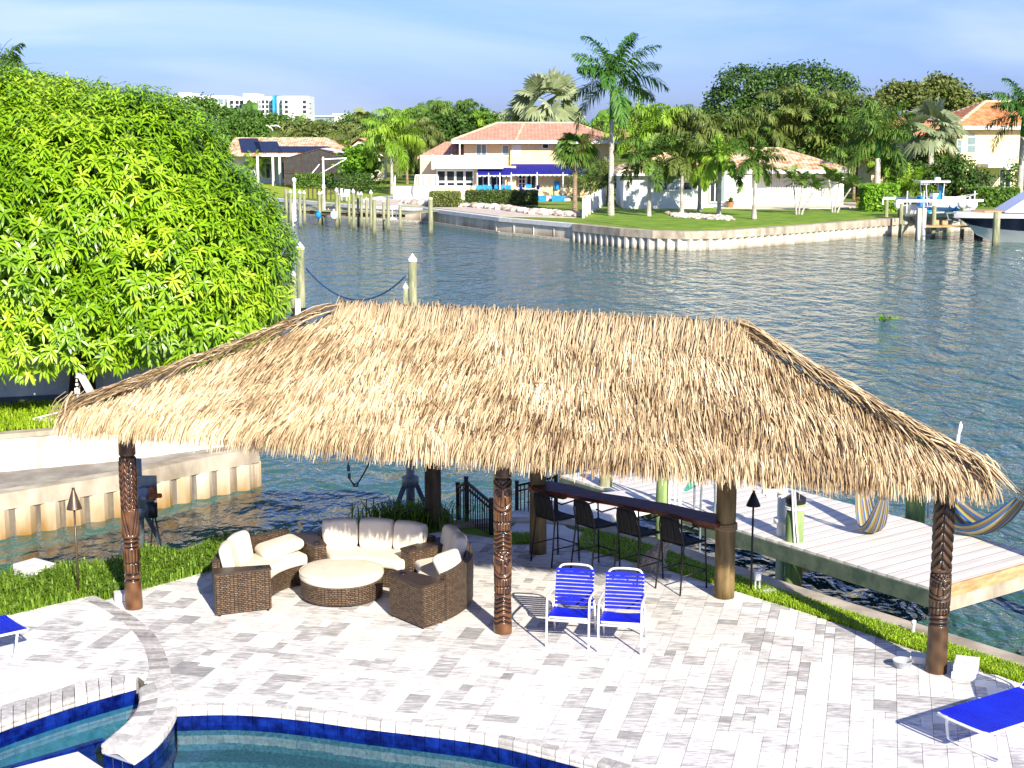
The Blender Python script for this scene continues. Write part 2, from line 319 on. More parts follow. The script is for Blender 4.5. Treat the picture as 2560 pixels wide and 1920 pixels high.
# canal water: dark, glossy, rippled
def water_mat():
    m = bpy.data.materials.new('canal_water'); m.use_nodes = True; t, L, p = nodes_of(m)
    p.inputs['Base Color'].default_value = (.042, .115, .098, 1); p.inputs['Roughness'].default_value = .06; p.inputs['IOR'].default_value = 1.33; p.inputs['Specular IOR Level'].default_value = .5
    tc = nd(t, 'ShaderNodeTexCoord'); prev = None
    for sc, st, rot, strg, dist in ((.22, (1, .8, 1), .3, .5, .6), (.95, (1.15, .6, 1), -.12, 1.0, .42), (3.2, (1, .8, 1), .08, .9, .1)):
        mp = nd(t, 'ShaderNodeMapping'); mp.inputs['Scale'].default_value = st; mp.inputs['Rotation'].default_value = (0, 0, rot)
        nz = nd(t, 'ShaderNodeTexNoise'); nz.inputs['Scale'].default_value = sc; nz.inputs['Detail'].default_value = 3; nz.inputs['Distortion'].default_value = .4
        b = nd(t, 'ShaderNodeBump'); b.inputs['Strength'].default_value = strg; b.inputs['Distance'].default_value = dist
        L(tc.outputs['Object'], mp.inputs[0]); L(mp.outputs[0], nz.inputs[0]); L(nz.outputs[0], b.inputs['Height'])
        if prev: L(prev.outputs[0], b.inputs['Normal'])
        prev = b
    L(prev.outputs[0], p.inputs['Normal']); return m
M['water'] = water_mat()
def pool_mat(name, tintc, bump=.25):
    m = bpy.data.materials.new(name); m.use_nodes = True; t = m.node_tree; t.nodes.clear(); L = t.links.new
    out = nd(t, 'ShaderNodeOutputMaterial'); tr = nd(t, 'ShaderNodeBsdfTransparent'); tr.inputs[0].default_value = (*tintc, 1)
    gl = nd(t, 'ShaderNodeBsdfGlossy'); gl.inputs['Roughness'].default_value = .03; fr = nd(t, 'ShaderNodeLayerWeight'); fr.inputs[0].default_value = .5
    nz = nd(t, 'ShaderNodeTexNoise'); nz.inputs['Scale'].default_value = 2.2; b = nd(t, 'ShaderNodeBump'); b.inputs['Strength'].default_value = bump; b.inputs['Distance'].default_value = .02
    tc = nd(t, 'ShaderNodeTexCoord'); L(tc.outputs['Object'], nz.inputs[0]); L(nz.outputs[0], b.inputs['Height']); L(b.outputs[0], gl.inputs['Normal']); L(b.outputs[0], fr.inputs['Normal'])
    pw_ = nd(t, 'ShaderNodeMath', operation='POWER'); pw_.inputs[1].default_value = 5; L(fr.outputs['Facing'], pw_.inputs[0]); ma = nd(t, 'ShaderNodeMath', operation='MULTIPLY_ADD'); ma.inputs[1].default_value = .95; ma.inputs[2].default_value = .025; L(pw_.outputs[0], ma.inputs[0])
    ms = nd(t, 'ShaderNodeMixShader'); L(ma.outputs[0], ms.inputs[0]); L(tr.outputs[0], ms.inputs[1]); L(gl.outputs[0], ms.inputs[2]); L(ms.outputs[0], out.inputs[0]); return m
M['pool_water'] = pool_mat('pool_water', (.72, .9, .93))
M['spa_water'] = pool_mat('spa_water', (.74, .93, .97))
M['plaster'] = mat('pool_plaster', (.015, .055, .085), (.07, .16, .2), rough=.8, scale=26, detail=4, lo=.3, hi=.7)
M['spa_plaster'] = mat('spa_plaster', (.02, .1, .17), (.045, .16, .25), rough=.8, scale=8)
def wicker_mat(name, a, b):
    m = mat(name, a, b, rough=.55, scale=9, coord='UV')
    t, L, p = nodes_of(m); tc = nd(t, 'ShaderNodeTexCoord'); 
    br = nd(t, 'ShaderNodeTexBrick'); br.offset = .5; br.inputs['Scale'].default_value = 1; br.inputs['Mortar Size'].default_value = .007; br.inputs['Mortar Smooth'].default_value = 1; br.offset_frequency = 2; br.squash = .8
    br.inputs['Brick Width'].default_value = .06; br.inputs['Row Height'].default_value = .026
    br.inputs['Color1'].default_value = (*a, 1); br.inputs['Color2'].default_value = (*b, 1); br.inputs['Mortar'].default_value = (.012, .007, .004, 1)
    L(tc.outputs['UV'], br.inputs[0]); L(br.outputs['Color'], p.inputs['Base Color'])
    bp = nd(t, 'ShaderNodeBump'); bp.inputs['Strength'].default_value = .9; bp.inputs['Distance'].default_value = .012; bp.invert = True
    L(br.outputs['Fac'], bp.inputs['Height']); L(bp.outputs[0], p.inputs['Normal']); return m
M['wicker'] = wicker_mat('wicker', (.085, .052, .03), (.19, .125, .075))
def uv_cyl(o, scale, about=None):
    """UV = (arc length round 'about' or horizontal run, height) * scale"""
    me = o.data; uv = me.uv_layers.new(name='UVMap'); c = about
    for pl in me.polygons:
        for li in pl.loop_indices:
            v = me.vertices[me.loops[li].vertex_index].co
            if abs(pl.normal.z) > .8: uv.data[li].uv = (v.x*scale, v.y*scale)
            elif c is not None and abs((Vector((v.x-c[0], v.y-c[1], 0)).normalized()).dot(pl.normal)) > .5:
                uv.data[li].uv = (math.atan2(v.y-c[1], v.x-c[0])*math.hypot(v.x-c[0], v.y-c[1])*scale, v.z*scale)
            else:
                tx, ty = -pl.normal.y, pl.normal.x; uv.data[li].uv = ((v.x*tx+v.y*ty)*scale, v.z*scale)
# ================================================================== ground, water, patio, pool
WZ = -1.15
def g2(pts, z=0.0): return [tuple(G(x, y, z)[:2]) for x, y in pts]
mb = MB(); mb.poly([(-9000, -60, WZ), (9000, -60, WZ), (9000, 9000, WZ), (-9000, 9000, WZ)])
structure('canal_water', mb, M['water'])
def resample(P, n):
    P = np.asarray(P, float); d = np.concatenate(([0], np.cumsum(np.linalg.norm(np.diff(P, axis=0), axis=1))))
    t = np.linspace(0, d[-1], n); return np.stack([np.interp(t, d, P[:, k]) for k in range(P.shape[1])], 1)
def smooth(P, it=2):
    P = [np.asarray(p, float) for p in P]
    for _ in range(it):
        Q = [P[0]]
        for a, b in zip(P[:-1], P[1:]): Q += [a*.75+b*.25, a*.25+b*.75]
        Q.append(P[-1]); P = Q
    return [tuple(p) for p in P]
# --- our own plot: lawn and seawall
cap_out = g2([(1092, 1308), (1400, 1292), (1644, 1349), (1904, 1445), (2560, 1649), (3300, 1885)])
left_bank = g2([(-420, 1492), (0, 1444), (340, 1398), (700, 1345), (1092, 1308)])
plot = left_bank + cap_out[1:] + [(14, 9)] + g2([(2700, 2000), (1900, 1850), (1300, 1740), (500, 1690), (300, 1650), (0, 1660), (-500, 1720)]) + [(-14, 16)]
mb = MB(); mb.prism(plot, -2.2, -.03); structure('lawn', mb, M['lawn'])
def offset(P, d):
    P = np.asarray(P, float); Q = []
    for i in range(len(P)):
        t = nrm(P[min(i+1, len(P)-1)] - P[max(i-1, 0)]); Q.append(P[i] + d*np.array((-t[1], t[0])))
    return Q
co = smooth(cap_out, 2); ci = offset(co, -.3); cout = offset(co, .03)
mb = MB()
for i in range(len(co)-1):
    a, b = .012*(i % 2), 0
    mb.prism([cout[i], cout[i+1], ci[i+1], ci[i]], -.32, .03, .5)
sw = T('seawall', 'weathered concrete seawall cap between the grass strip and the floating dock', 'seawall')
mb.build('cap', M['cap'], sw)
mb = MB(); pp = [(x, y) for x, y in offset(co, .015)]
mb.grid([[(x, y, -2.2) for x, y in pp], [(x, y, -.3) for x, y in pp]]); mb.build('wall_face', M['wall_far'], sw)
lb = smooth(left_bank, 2); lo_ = offset(lb, .02); li_ = offset(lb, -.3); mb = MB()
for i in range(len(lb)-1): mb.prism([lo_[i], lo_[i+1], li_[i+1], li_[i]], -2.2, -.06)
tag(mb.build('seawall_edge', M['cap']), 'concrete bank edge overgrown with weeds beside the left inlet', 'seawall')
# --- patio outline
pool_out = [(1800, 1990), (1564, 1913), (1423, 1876), (1212, 1834), (1000, 1806), (904, 1795), (741, 1768), (560, 1761), (445, 1766)]
pool_in = [(1770, 2040), (1500, 1938), (1380, 1905), (1212, 1864), (1000, 1838), (904, 1827), (741, 1803), (588, 1790), (441, 1795)]
spa_out = [(345, 1690), (233, 1699), (136, 1733), (45, 1757), (0, 1771), (-300, 1890)]
spa_in = [(341, 1728), (226, 1760), (145, 1785), (68, 1812), (0, 1834), (-300, 1970)]
right_edge = [(1440, 1370), (1593, 1407), (1680, 1428), (1790, 1462), (1876, 1490), (2053, 1543), (2310, 1634), (2560, 1708), (2900, 1832)]
left_edge = [(-500, 1650), (0, 1544), (235, 1487), (262, 1500), (530, 1425), (800, 1375), (1110, 1328), (1240, 1345)]
P_left, P_right = g2(left_edge), smooth(g2(right_edge), 1)
P_pool = smooth(g2(pool_out), 2); P_poolin = smooth(g2(pool_in, -.1), 2); P_spa = smooth(g2(spa_out), 2); P_spain = smooth(g2(spa_in, -.1), 2)
patio = P_left + g2([(1340, 1352)]) + P_right + g2([(2900, 2600), (2050, 2600), (1990, 2150)]) + P_pool + P_spa + g2([(-500, 1960)])
mb = MB(); mb.prism(patio, -.3, -.012); structure('patio', mb, M['joint'])
u_, v_ = np.array((.97, -.243)), np.array((.243, .97))
def clip(sub, n, d):                       # keep n.p <= d
    out = []
    for i in range(len(sub)):
        a, b = sub[i-1], sub[i]; da, db = np.dot(n, a)-d, np.dot(n, b)-d
        if (da <= 0) != (db <= 0): out.append(a + (b-a)*(da/(da-db)))
        if db <= 0: out.append(b)
    return out
PA = [np.array(p) for p in patio]
if sum(PA[i-1][0]*PA[i][1]-PA[i][0]*PA[i-1][1] for i in range(len(PA))) < 0: PA = PA[::-1]
def area(P): return .5*sum(P[i-1][0]*P[i][1]-P[i][0]*P[i-1][1] for i in range(len(P)))
uv = np.array([(p@u_, p@v_) for p in PA]); u0, u1, v0, v1 = uv[:, 0].min(), uv[:, 0].max(), uv[:, 1].min(), uv[:, 1].max()
mb = MB(); rnd = random.Random(3); cells = []; CU, CV = .128, .115; nu, nv = int((u1-u0)/CU)+2, int((v1-v0)/CV)+2; occ = np.zeros((nu, nv), bool)
SH = [(2, 2)]*30+[(2, 4)]*20+[(3, 2)]*22+[(3, 4)]*6+[(2, 3)]*22+[(4, 2)]*10+[(1, 2)]*4
for j in range(nv):
    for i in range(nu):
        if occ[i, j]: continue
        rnd.shuffle(SH)
        for a, b in SH+[(1, 2), (1, 1)]:
            if i+a <= nu and j+b <= nv and not occ[i:i+a, j:j+b].any(): break
        occ[i:i+a, j:j+b] = True; cells.append((u0+i*CU, u0+(i+a)*CU, v0+j*CV, v0+(j+b)*CV))
g_ = .0025; gv = .008
for a, b, c, d in cells:
    a, b, c, d = a+g_, b-g_, c+gv, d-gv
    S = PA
    for n, dd in ((u_, b), (-u_, -a), (v_, d), (-v_, -c)):
        S = clip(S, n, dd)
        if len(S) < 3: break
    if len(S) < 3 or area(S) < .004: continue
    Q = [tuple(p) for p in S]; h = rnd.gauss(0, .0012); n = len(Q)
    var = min(1, max(.0, rnd.gauss(.63, .18)))
    mb.add([(x, y, -.014) for x, y in Q]+[(x, y, h) for x, y in Q], [(i, (i+1) % n, n+(i+1) % n, n+i) for i in range(n)], var)
    mb.add([(x, y, h) for x, y in Q], [list(range(n))], var)
structure('pavers', mb, M['paver'])
# --- coping stones swept between an outer and an inner curve
PROF = [(0, -.05), (0, .03), (.86, .03), (.95, .018), (1, -.005), (.99, -.028), (.95, -.042), (.97, -.052), (.995, -.07), (.97, -.095), (.9, -.1)]
def coping(mb, outer, inner, stone=.16, z=0, prof=PROF, mean=.57, seed=1):
    ln = np.sum(np.linalg.norm(np.diff(np.asarray(inner), axis=0), axis=1)); n = max(3, int(ln/stone))
    A, B = resample(outer, n+1), resample(inner, n+1); r = random.Random(seed); gp = .03
    for i in range(n):
        P = []
        for t in (gp, 1-gp):
            a, b = A[i]+(A[i+1]-A[i])*t, B[i]+(B[i+1]-B[i])*t
            P.append([(*(a+(b-a)*s), z+h) for s, h in prof])
        var = min(1, max(0, r.gauss(mean, .15))); m = len(prof)
        mb.add(P[0]+P[1], [(k, k+1, m+k+1, m+k) for k in range(m-1)], var)
        mb.add(P[0], [list(range(m))[::-1]], var); mb.add(P[1], [list(range(m))], var)
mb = MB(); coping(mb, P_pool, P_poolin, .17); structure('pool_coping', mb, M['coping'], smooth=False)
mb = MB(); coping(mb, P_spa, P_spain, .15, seed=2); structure('spa_coping', mb, M['coping'])
arc_out = smooth(g2([(424, 1686), (438, 1715), (446, 1748), (442, 1782), (418, 1822), (384, 1858), (337, 1890)], .04), 2)
arc_in = smooth(g2([(345, 1726), (349, 1748), (338, 1781), (305, 1816), (271, 1843), (252, 1860)], .04), 2)
mid = lambda A, B, t, n=40: [tuple(x*(1-t)+y*t) for x, y in zip(resample(A, n), resample(B, n))]
am = mid(arc_in, arc_out, .5)
P2 = [(0, -.06), (0, .01), (.82, .01), (.94, -.004), (1, -.03), (.99, -.05), (.94, -.062), (.97, -.07), (.99, -.09), (.96, -.115), (.88, -.12)]
mb = MB(); coping(mb, am, arc_out, .15, .05, P2, seed=4); coping(mb, am, arc_in, .14, .05, P2, seed=5)
spw = T('spa_wall', 'curved blue tiled spa wall topped with pale stone coping at the pool corner', 'spa wall')
mb.build('coping_stones', M['coping'], spw)
def tile_wall(mb, P, z0, z1, tw=.15, th=.15, seed=0, flip=1, out=.0):
    ln = np.sum(np.linalg.norm(np.diff(np.asarray(P), axis=0), axis=1)); n = max(2, int(ln/tw)); Q = resample(P, n+1); r = random.Random(seed)
    m = max(1, int(round((z1-z0)/th))); hh = (z1-z0)/m
    for i in range(n):
        t = Q[i+1]-Q[i]; nn = nrm((-t[1], t[0]))*flip
        for k in range(m):
            a, b = Q[i]+t*.02+nn*.006, Q[i]+t*.98+nn*.006; zz = z0+k*hh
            mb.add([(*a, zz+.004), (*b, zz+.004), (*b, zz+hh-.004), (*a, zz+hh-.004)], [(0, 1, 2, 3)], r.random())
    mb.grid([[(x, y, z0) for x, y in Q], [(x, y, z1) for x, y in Q]])
ao = mid(arc_in, arc_out, .92); ai = mid(arc_in, arc_out, .08)
M['grout'] = mat('grout', (.45, .5, .6), scale=5)
mb = MB(); mb.prism(mid(arc_in, arc_out, .9)+mid(arc_in, arc_out, .1)[::-1], -1.3, -.05); mb.build('wall_core', M['grout'], spw)
mb = MB(); tile_wall(mb, ao, -1.25, -.06, .16, .16, 1, 1); tile_wall(mb, ao, -1.25, -.06, .16, .16, 1, -1); tile_wall(mb, ai, -.3, -.06, .16, .12, 2, 1); tile_wall(mb, ai, -.3, -.06, .16, .12, 2, -1); mb.build('tile_face', M['tile'], spw)
end = [mid(arc_in, arc_out, .08)[-1], mid(arc_in, arc_out, .92)[-1]]
mb = MB(); tile_wall(mb, end, -1.25, -.06, .14, .15, 3, 1); tile_wall(mb, end, -1.25, -.06, .14, .15, 3, -1); mb.build('end_tiles', M['tile'], spw)
# curved band running on from the wall across the patio
bl = smooth(g2([(208, 1497), (271, 1530), (325, 1569), (357, 1609), (371, 1654), (372, 1686), (360, 1706)]), 2); br_ = smooth(g2([(262, 1501), (344, 1546), (389, 1587), (414, 1632), (424, 1668), (428, 1690), (428, 1700)]), 2)
mb = MB(); coping(mb, br_, bl, .13, 0, [(0, -.02), (0, .006), (.5, .007), (.98, .007), (1, -.02)], .36, seed=6); structure('paver_band', mb, M['coping'])
# --- basin, waterline tiles, water
mb = MB(); tile_wall(mb, P_poolin, -.26, -.08, .17, .18, 5, 1); tile_wall(mb, P_poolin, -.26, -.08, .17, .18, 5, -1)
tile_wall(mb, P_spain, -.26, -.08, .17, .18, 6, 1); tile_wall(mb, P_spain, -.26, -.08, .17, .18, 6, -1)
structure('waterline_tiles', mb, M['tile'])
far = g2([(-500, 2700), (2000, 2700)])
mb = MB(); mb.grid([[(x, y, -1.3) for x, y in P_poolin], [(x, y, -.25) for x, y in P_poolin]]); st = offset(P_poolin, -.35)
mb.grid([[(x, y, -.5) for x, y in P_poolin], [(x, y, -.5) for x, y in offset(P_poolin, .32)], [(x, y, -1.09) for x, y in offset(P_poolin, .32)]])
mb.poly([(*p, -1.08) for p in g2([(-500, 1690), (2600, 1690), (2600, 2700), (-500, 2700)])]); structure('pool_basin', mb, M['plaster'])
cut = g2([(445, 1766), (410, 1840), (350, 1892)]); spill = g2([(262, 1852), (45, 1917), (-300, 2020)], -.2)
def up(P): return P if sum(P[i-1][0]*P[i][1]-P[i][0]*P[i-1][1] for i in range(len(P))) > 0 else P[::-1]
mb = MB(); mb.poly(up([(*p, -.2) for p in P_poolin + cut + spill + far])); structure('pool_water', mb, M['pool_water'])
mb = MB(); mb.poly(up([(*p, -.196) for p in P_spain + spill[::-1] + [ai[-1]] + ai[::-1][1:]])); structure('spa_water', mb, M['spa_water'])
mb = MB(); Q = P_spain; ins = offset(P_spain, .42)
mb.grid([[(x, y, -.25) for x, y in Q], [(x, y, -.55) for x, y in Q], [(x, y, -.56) for x, y in ins], [(x, y, -.95) for x, y in ins]])
mb.poly([(*p, -.95) for p in list(Q)+spill[::-1]+ai[::-1]]); structure('spa_basin', mb, M['spa_plaster'])
mb = MB(); A, B = [np.array(s) for s in (spill[0], spill[1])]; tdir = nrm(B-A); nn = np.array((-tdir[1], tdir[0]))
B2 = A + tdir*4
mb.prism([A, B2, B2-nn*.07, A-nn*.07], -1.25, -.185); sp = tag(mb.build('spillway_wall', M['tile']), 'low dark blue tiled spillway wall between the spa and the pool', 'spillway')
for i, (x, y, lab) in enumerate(((151, 1820, 'round white spa jet under the water, the middle of three'), (275, 1793, 'round white spa jet under the water, nearest the curved spa wall'), (33, 1865, 'round white spa jet under the water, nearest the left picture edge'))):
    p = G(x, y, -.5); mb = MB(); mb.lathe([(0, .02), (.06, .02), (.075, .012), (.085, 0), (.085, -.03)], 18)
    mb.lathe([(0, .026), (.03, .026), (.035, .02)], 12)
    tag(mb.build('spa_jet', M['white_plastic'], loc=tuple(p+V3(0, 0, -.035)), smooth=True), lab, 'jet', 'spa jets')
# --- concrete landing and path from the patio to the dock
mb = MB(); mb.prism(g2([(1238, 1348), (1300, 1303), (1392, 1300), (1420, 1322), (1520, 1352), (1440, 1372), (1340, 1354)]), -.3, .012)
structure('path', mb, M['concrete_pale'])
# ================================================================== thatched hut
EL, ER = D(158, 1040, 19.0), D(2474, 1196, 16.6)
RL, RR = D(862, 778, 20.2), D(1838, 828, 18.5)
Q1, K1, K2 = V3(4.3, 19.5, 2.42), V3(-.5, 24.4, 2.5), V3(-2.7, 24.4, 2.5)
FACES = [(EL, ER, RL, RR), (ER, Q1, RR, RR), (Q1, K1, RR, RL), (K1, K2, RL, RL), (K2, EL, RL, RL)]
def W(x, y, z=0): q = G(1280+3700*x/y, 320+24050/y); return (q[0], q[1], z)
hut = T('thatched_hut', 'large open tiki hut with a straw thatched hip roof on carved wooden posts', 'tiki hut', (0, 0, 0))
def fpt(Fc, s, t):
    e0, e1, r0, r1 = Fc; e, r = e0+(e1-e0)*s, r0+(r1-r0)*s
    p = e+(r-e)*t; p = p.copy(); p[2] -= .04*math.sin(math.pi*t); return p
mb = MB()
for Fc in FACES:
    for off, flip in ((-.03, 1), (-.16, -1)):
        P = [[fpt(Fc, s, t)+V3(0, 0, off) for s in np.linspace(0, 1, 13)] for t in np.linspace(0, 1, 7)]
        mb.grid(P)
    mb.grid([[fpt(Fc, s, 0)+V3(0, 0, -.03) for s in np.linspace(0, 1, 13)], [fpt(Fc, s, 0)+V3(0, 0, -.16) for s in np.linspace(0, 1, 13)]])
mb.build('roof_core', M['thatch_core'], hut)
class Strips:
    """many thin leaf strips, four points long, in one mesh"""
    def __init__(s): s.P, s.W, s.var = [], [], []
    def add(s, pts, side, wds, var):       # pts (N,4,3) side (N,3) wds (N,)
        s.P.append(pts); s.W.append(side*wds[:, None]); s.var.append(var)
    def mesh(s, mb, taper=(1, 1, .85, .3)):
        P = np.concatenate(s.P); Wd = np.concatenate(s.W); var = np.concatenate(s.var); N, m = P.shape[:2]
        if len(taper) != m: taper = (.5, 1, .3)
        tp = np.array(taper)[None, :, None]*.5
        A, B = P-Wd[:, None]*tp, P+Wd[:, None]*tp
        V = np.stack((A, B), 2).reshape(N, m*2, 3)
        base = (np.arange(N)*m*2)[:, None]
        Fs = np.stack([base+np.array((2*i, 2*i+1, 2*i+3, 2*i+2)) for i in range(m-1)], 1).reshape(-1, 4)
        mb.add(V.reshape(-1, 3), Fs, np.repeat(var, m-1))
def unit(a): return a/(np.linalg.norm(a, axis=-1, keepdims=True)+1e-9)
def thatch_face(S, Fc, dens, fringe, fl=1.35):
    e0, e1, r0, r1 = Fc
    n = nrm(np.cross(e1-e0, (r0+r1)/2-(e0+e1)/2))
    if n[2] < 0: n = -n
    le, lr = np.linalg.norm(e1-e0), np.linalg.norm(r1-r0); hh = np.linalg.norm((r0+r1)/2-(e0+e1)/2)
    N = int((le+lr)/2*hh*dens)
    t = 1-np.sqrt(RNG.random(N)) if lr < .1 else RNG.random(N)
    keep = RNG.random(N) < (le+(lr-le)*t)/max(le, lr) if lr > .1 else np.ones(N, bool)
    t = t[keep]; s = RNG.random(len(t))
    def pts(s, t):
        e, r = e0+(e1-e0)*s[:, None], r0+(r1-r0)*s[:, None]; p = e+(r-e)*t[:, None]; p[:, 2] -= .04*np.sin(np.pi*t); dp = np.cross(nrm(e1-e0), n); dp = dp if dp[2] < 0 else -dp; return p, unit(unit(e-r)*.3+dp*.7)
    for fr in (0, 1):
        if fr:
            N2 = int(le*fringe); s = RNG.random(N2); t = RNG.random(N2)*.1-.01
        N = len(s); p, d = pts(s, t); ea = nrm(e1-e0)
        yaw = RNG.normal(0, .11, N); wild = RNG.random(N) < .07; yaw = np.where(wild, RNG.normal(0, .5, N), yaw)
        # swirls: neighbouring strands lean together
        yaw = yaw + .1*np.sin(s*le*1.7+t*hh*2.3) + .08*np.sin(s*le*4.1-t*hh*5)
        d = unit(d*np.cos(yaw)[:, None] + np.cross(np.broadcast_to(n, d.shape), d)*np.sin(yaw)[:, None])
        ln = RNG.uniform(.14, .3, N)*(fl if fr else 1); lift = RNG.uniform(-.02, .075, N); up = RNG.uniform(.015, .09, N)
        q = [p + n*lift[:, None]]
        dirs = d.copy(); dz = np.zeros((N, 3)); dz[:, 2] = -1
        for k in range(3):
            mixd = (.28 if fr else .05)*(k+.4)
            dirs = unit(dirs + dz*mixd + (n*up[:, None]*(2.4 if k == 0 else -1.5) if not fr else 0))
            q.append(q[-1] + dirs*(ln/3)[:, None])
        roll = RNG.normal(0, .5, N); side = unit(np.cross(d, np.broadcast_to(n, d.shape)))
        side = side*np.cos(roll)[:, None] + n*np.sin(roll)[:, None]
        var = np.clip(RNG.normal(.6, .17, N), 0, 1); var = np.where(RNG.random(N) < .12, .12, var)
        var = np.clip(var + .16*np.sin(s*le*1.1+2*t+.6*np.sin(t*7))*np.sin(t*6+s*le*.7) + .1*np.sin(s*le*3.7)*np.sin(t*15+s*9) + .1*(t > .8), 0, 1)
        S.add(np.stack(q, 1), side, RNG.uniform(.009, .018, N), var)
S = Strips()
thatch_face(S, FACES[0], 3000, 1000)
for Fc in FACES[1:]: thatch_face(S, Fc, 420, 260, .8)
mb = MB(); S.mesh(mb); mb.build('thatch', M['thatch'], hut, smooth=True)
# ridge cap: strands folded over the ridge; hips: strands laid down along the hip line
S = Strips(); N = 3000; s = RNG.uniform(-.012, 1.03, N); c = RL+(RR-RL)*s[:, None]; back = nrm(V3(.3, 1, 0)); z = V3(0, 0, 1)
ln = RNG.uniform(.1, .5, N)[:, None]*RNG.uniform(.6, 1, N)[:, None]; j = RNG.normal(0, .035, (N, 3)); sl_ = nrm(V3(-.28, -1, 0))
fd = sl_+RNG.normal(0, .16, N)[:, None]*nrm(RR-RL)
q = np.stack((c+back*.22-z*.12+j*.3, c+z*(.07+RNG.random(N)[:, None]*.05)+j, c+fd*ln*.5-z*ln*.22+z*.03+j, c+fd*ln-z*(ln*.8)+z*.03+j), 1)
S.add(q, np.broadcast_to(nrm(RR-RL), (N, 3)).copy(), RNG.uniform(.009, .018, N), np.clip(RNG.normal(.66, .14, N), 0, 1))
def hip(a, b, sideways, N, spread, seed):
    d = nrm(b-a); L_ = np.linalg.norm(b-a); s = RNG.random(N)*(1-.5/L_); p = a+(b-a)*s[:, None]; p[:, 2] -= .04*np.sin(np.pi*s)
    ou = nrm(sideways-d*np.dot(sideways, d)); ln = RNG.uniform(.4, .8, N)[:, None]
    o = RNG.normal(0, spread, N)[:, None]*ou; h = (.07+RNG.random(N)*.1)[:, None]*z
    dd = unit(d+RNG.normal(0, .07, N)[:, None]*ou); tip = RNG.uniform(-.5, .9, N)[:, None]
    q = np.stack((p+o+h, p+o+dd*ln*.33+h*1.25, p+o+dd*ln*.66+h*1.1+ou*tip*.03, p+o+dd*ln+h*.7+ou*tip*.1-z*.03), 1)
    S.add(q, unit(np.cross(d, z)+RNG.normal(0, .3, (N, 3))), RNG.uniform(.014, .028, N), np.clip(RNG.normal(.6, .2, N), 0, 1))
hip(RR, ER+nrm(ER-RR)*.12, V3(-.5, -1, 0), 900, .055, 1); hip(RL, EL+nrm(EL-RL)*.1, V3(.5, -1, 0), 560, .05, 2)
hip(RL, K2, V3(1, 0, 0), 250, .06, 3); hip(RL, K1, V3(1, 0, 0), 250, .06, 4); hip(RR, Q1, V3(1, 1, 0), 250, .06, 5)
# tuft at both front corners
for e, dr in ((ER, nrm(V3(.5, -.35, -.5))), (EL, nrm(V3(-.5, -.35, -.5)))):
    N = 200; p = e+RNG.normal(0, .07, (N, 3))-dr*.25-z*.02; dd = unit(dr+RNG.normal(0, .25, (N, 3))); ln = RNG.uniform(.18, .4, N)[:, None]
    q = [p, p+dd*ln*.4]; q += [q[1]+unit(dd-z*.7)*ln*.33]; q += [q[2]+unit(dd-z*2.2)*ln*.33]
    S.add(np.stack(q, 1), unit(np.cross(dd, z)), RNG.uniform(.018, .034, N), np.clip(RNG.normal(.55, .2, N), 0, 1))
mb = MB(); S.mesh(mb); mb.build('ridge_thatch', M['thatch'], hut, smooth=True)
# posts ------------------------------------------------------------
def bump1(x, w): return np.exp(-(x/w)**2)
def tri_stripes(x, per, w): q = np.abs((x/per) % 1 - .5)*per; return bump1(q, w)
def face_carve(a, z, z0, h):
    t = (z-z0)/h; inn = ((t > 0) & (t < 1)).astype(float); g = np.zeros_like(a); au = np.abs(a)
    teeth = ((t > .04) & (t < .34)).astype(float)
    g += teeth*(tri_stripes(a+.18, .36, .045)+bump1(t-.19, .012))
    g += bump1(t-.37-.05*au**2, .018)+bump1(t-.02, .02)
    g += bump1(t-.45-.1*au**2, .014)*(au < 1.3)
    g += bump1(au-.2-.35*np.maximum(.72-t, 0), .05)*((t > .47) & (t < .78))
    er = np.sqrt(((au-.62)/.34)**2+((t-.69-.05*au)/.055)**2); g += bump1(er-1, .2)+bump1(er-.35, .25)*.6
    g += bump1(t-.8-.09*au, .016)+bump1(t-.86-.12*au, .014)+bump1(t-.97, .012)
    g += ((t > .85) & (t < .96))*tri_stripes(a+t*3*np.sign(a), .4, .04)
    return np.clip(g, 0, 1)*inn
def carve_leaf(a, z):
    au = np.abs(a); g = bump1(z-.42, .014)+bump1(z-.5, .012)+bump1(z-.88, .012)+bump1(z-.94, .016)+bump1(z-1.0, .014)
    g = g+((z > .5) & (z < .86))*(tri_stripes(a+.2, .42, .04)+bump1(z-.66, .008))
    g = g+((z > 1.05) & (z < 1.45))*(bump1(au-.15-(z-1.05)*2.1, .06)+bump1(au-.5-(z-1.05)*2.4, .06))
    g = g+((z > 1.4) & (z < 2.12))*(tri_stripes(z-.09*np.abs(((a+.55) % 1.1)-.55)*2.2, .085, .012)+bump1(((a+.55) % 1.1)-.55, .04)+bump1(((a) % 1.1)-.55, .035))
    return np.clip(g+bump1(z-2.14, .014), 0, 1)
def carve_faces(a, z):
    g = face_carve(a, z, .52, .62)+face_carve(a, z, 1.36, .74)
    for q in (.16, .22, .3, .36, .42, .47, 1.16, 1.22, 1.28, 1.33): g = g+bump1(z-q-.02*np.cos(a*3), .013)
    return np.clip(g, 0, 1)
def carve_chev(a, z):
    g = face_carve(a, z, .72, .55)+bump1(z-.62, .016)+bump1(z-.68, .016)
    g = g+((z > 1.3) & (z < 2.2))*(tri_stripes(z+.11*np.abs(a), .115, .02)+bump1(a, .07))
    return np.clip(g, 0, 1)
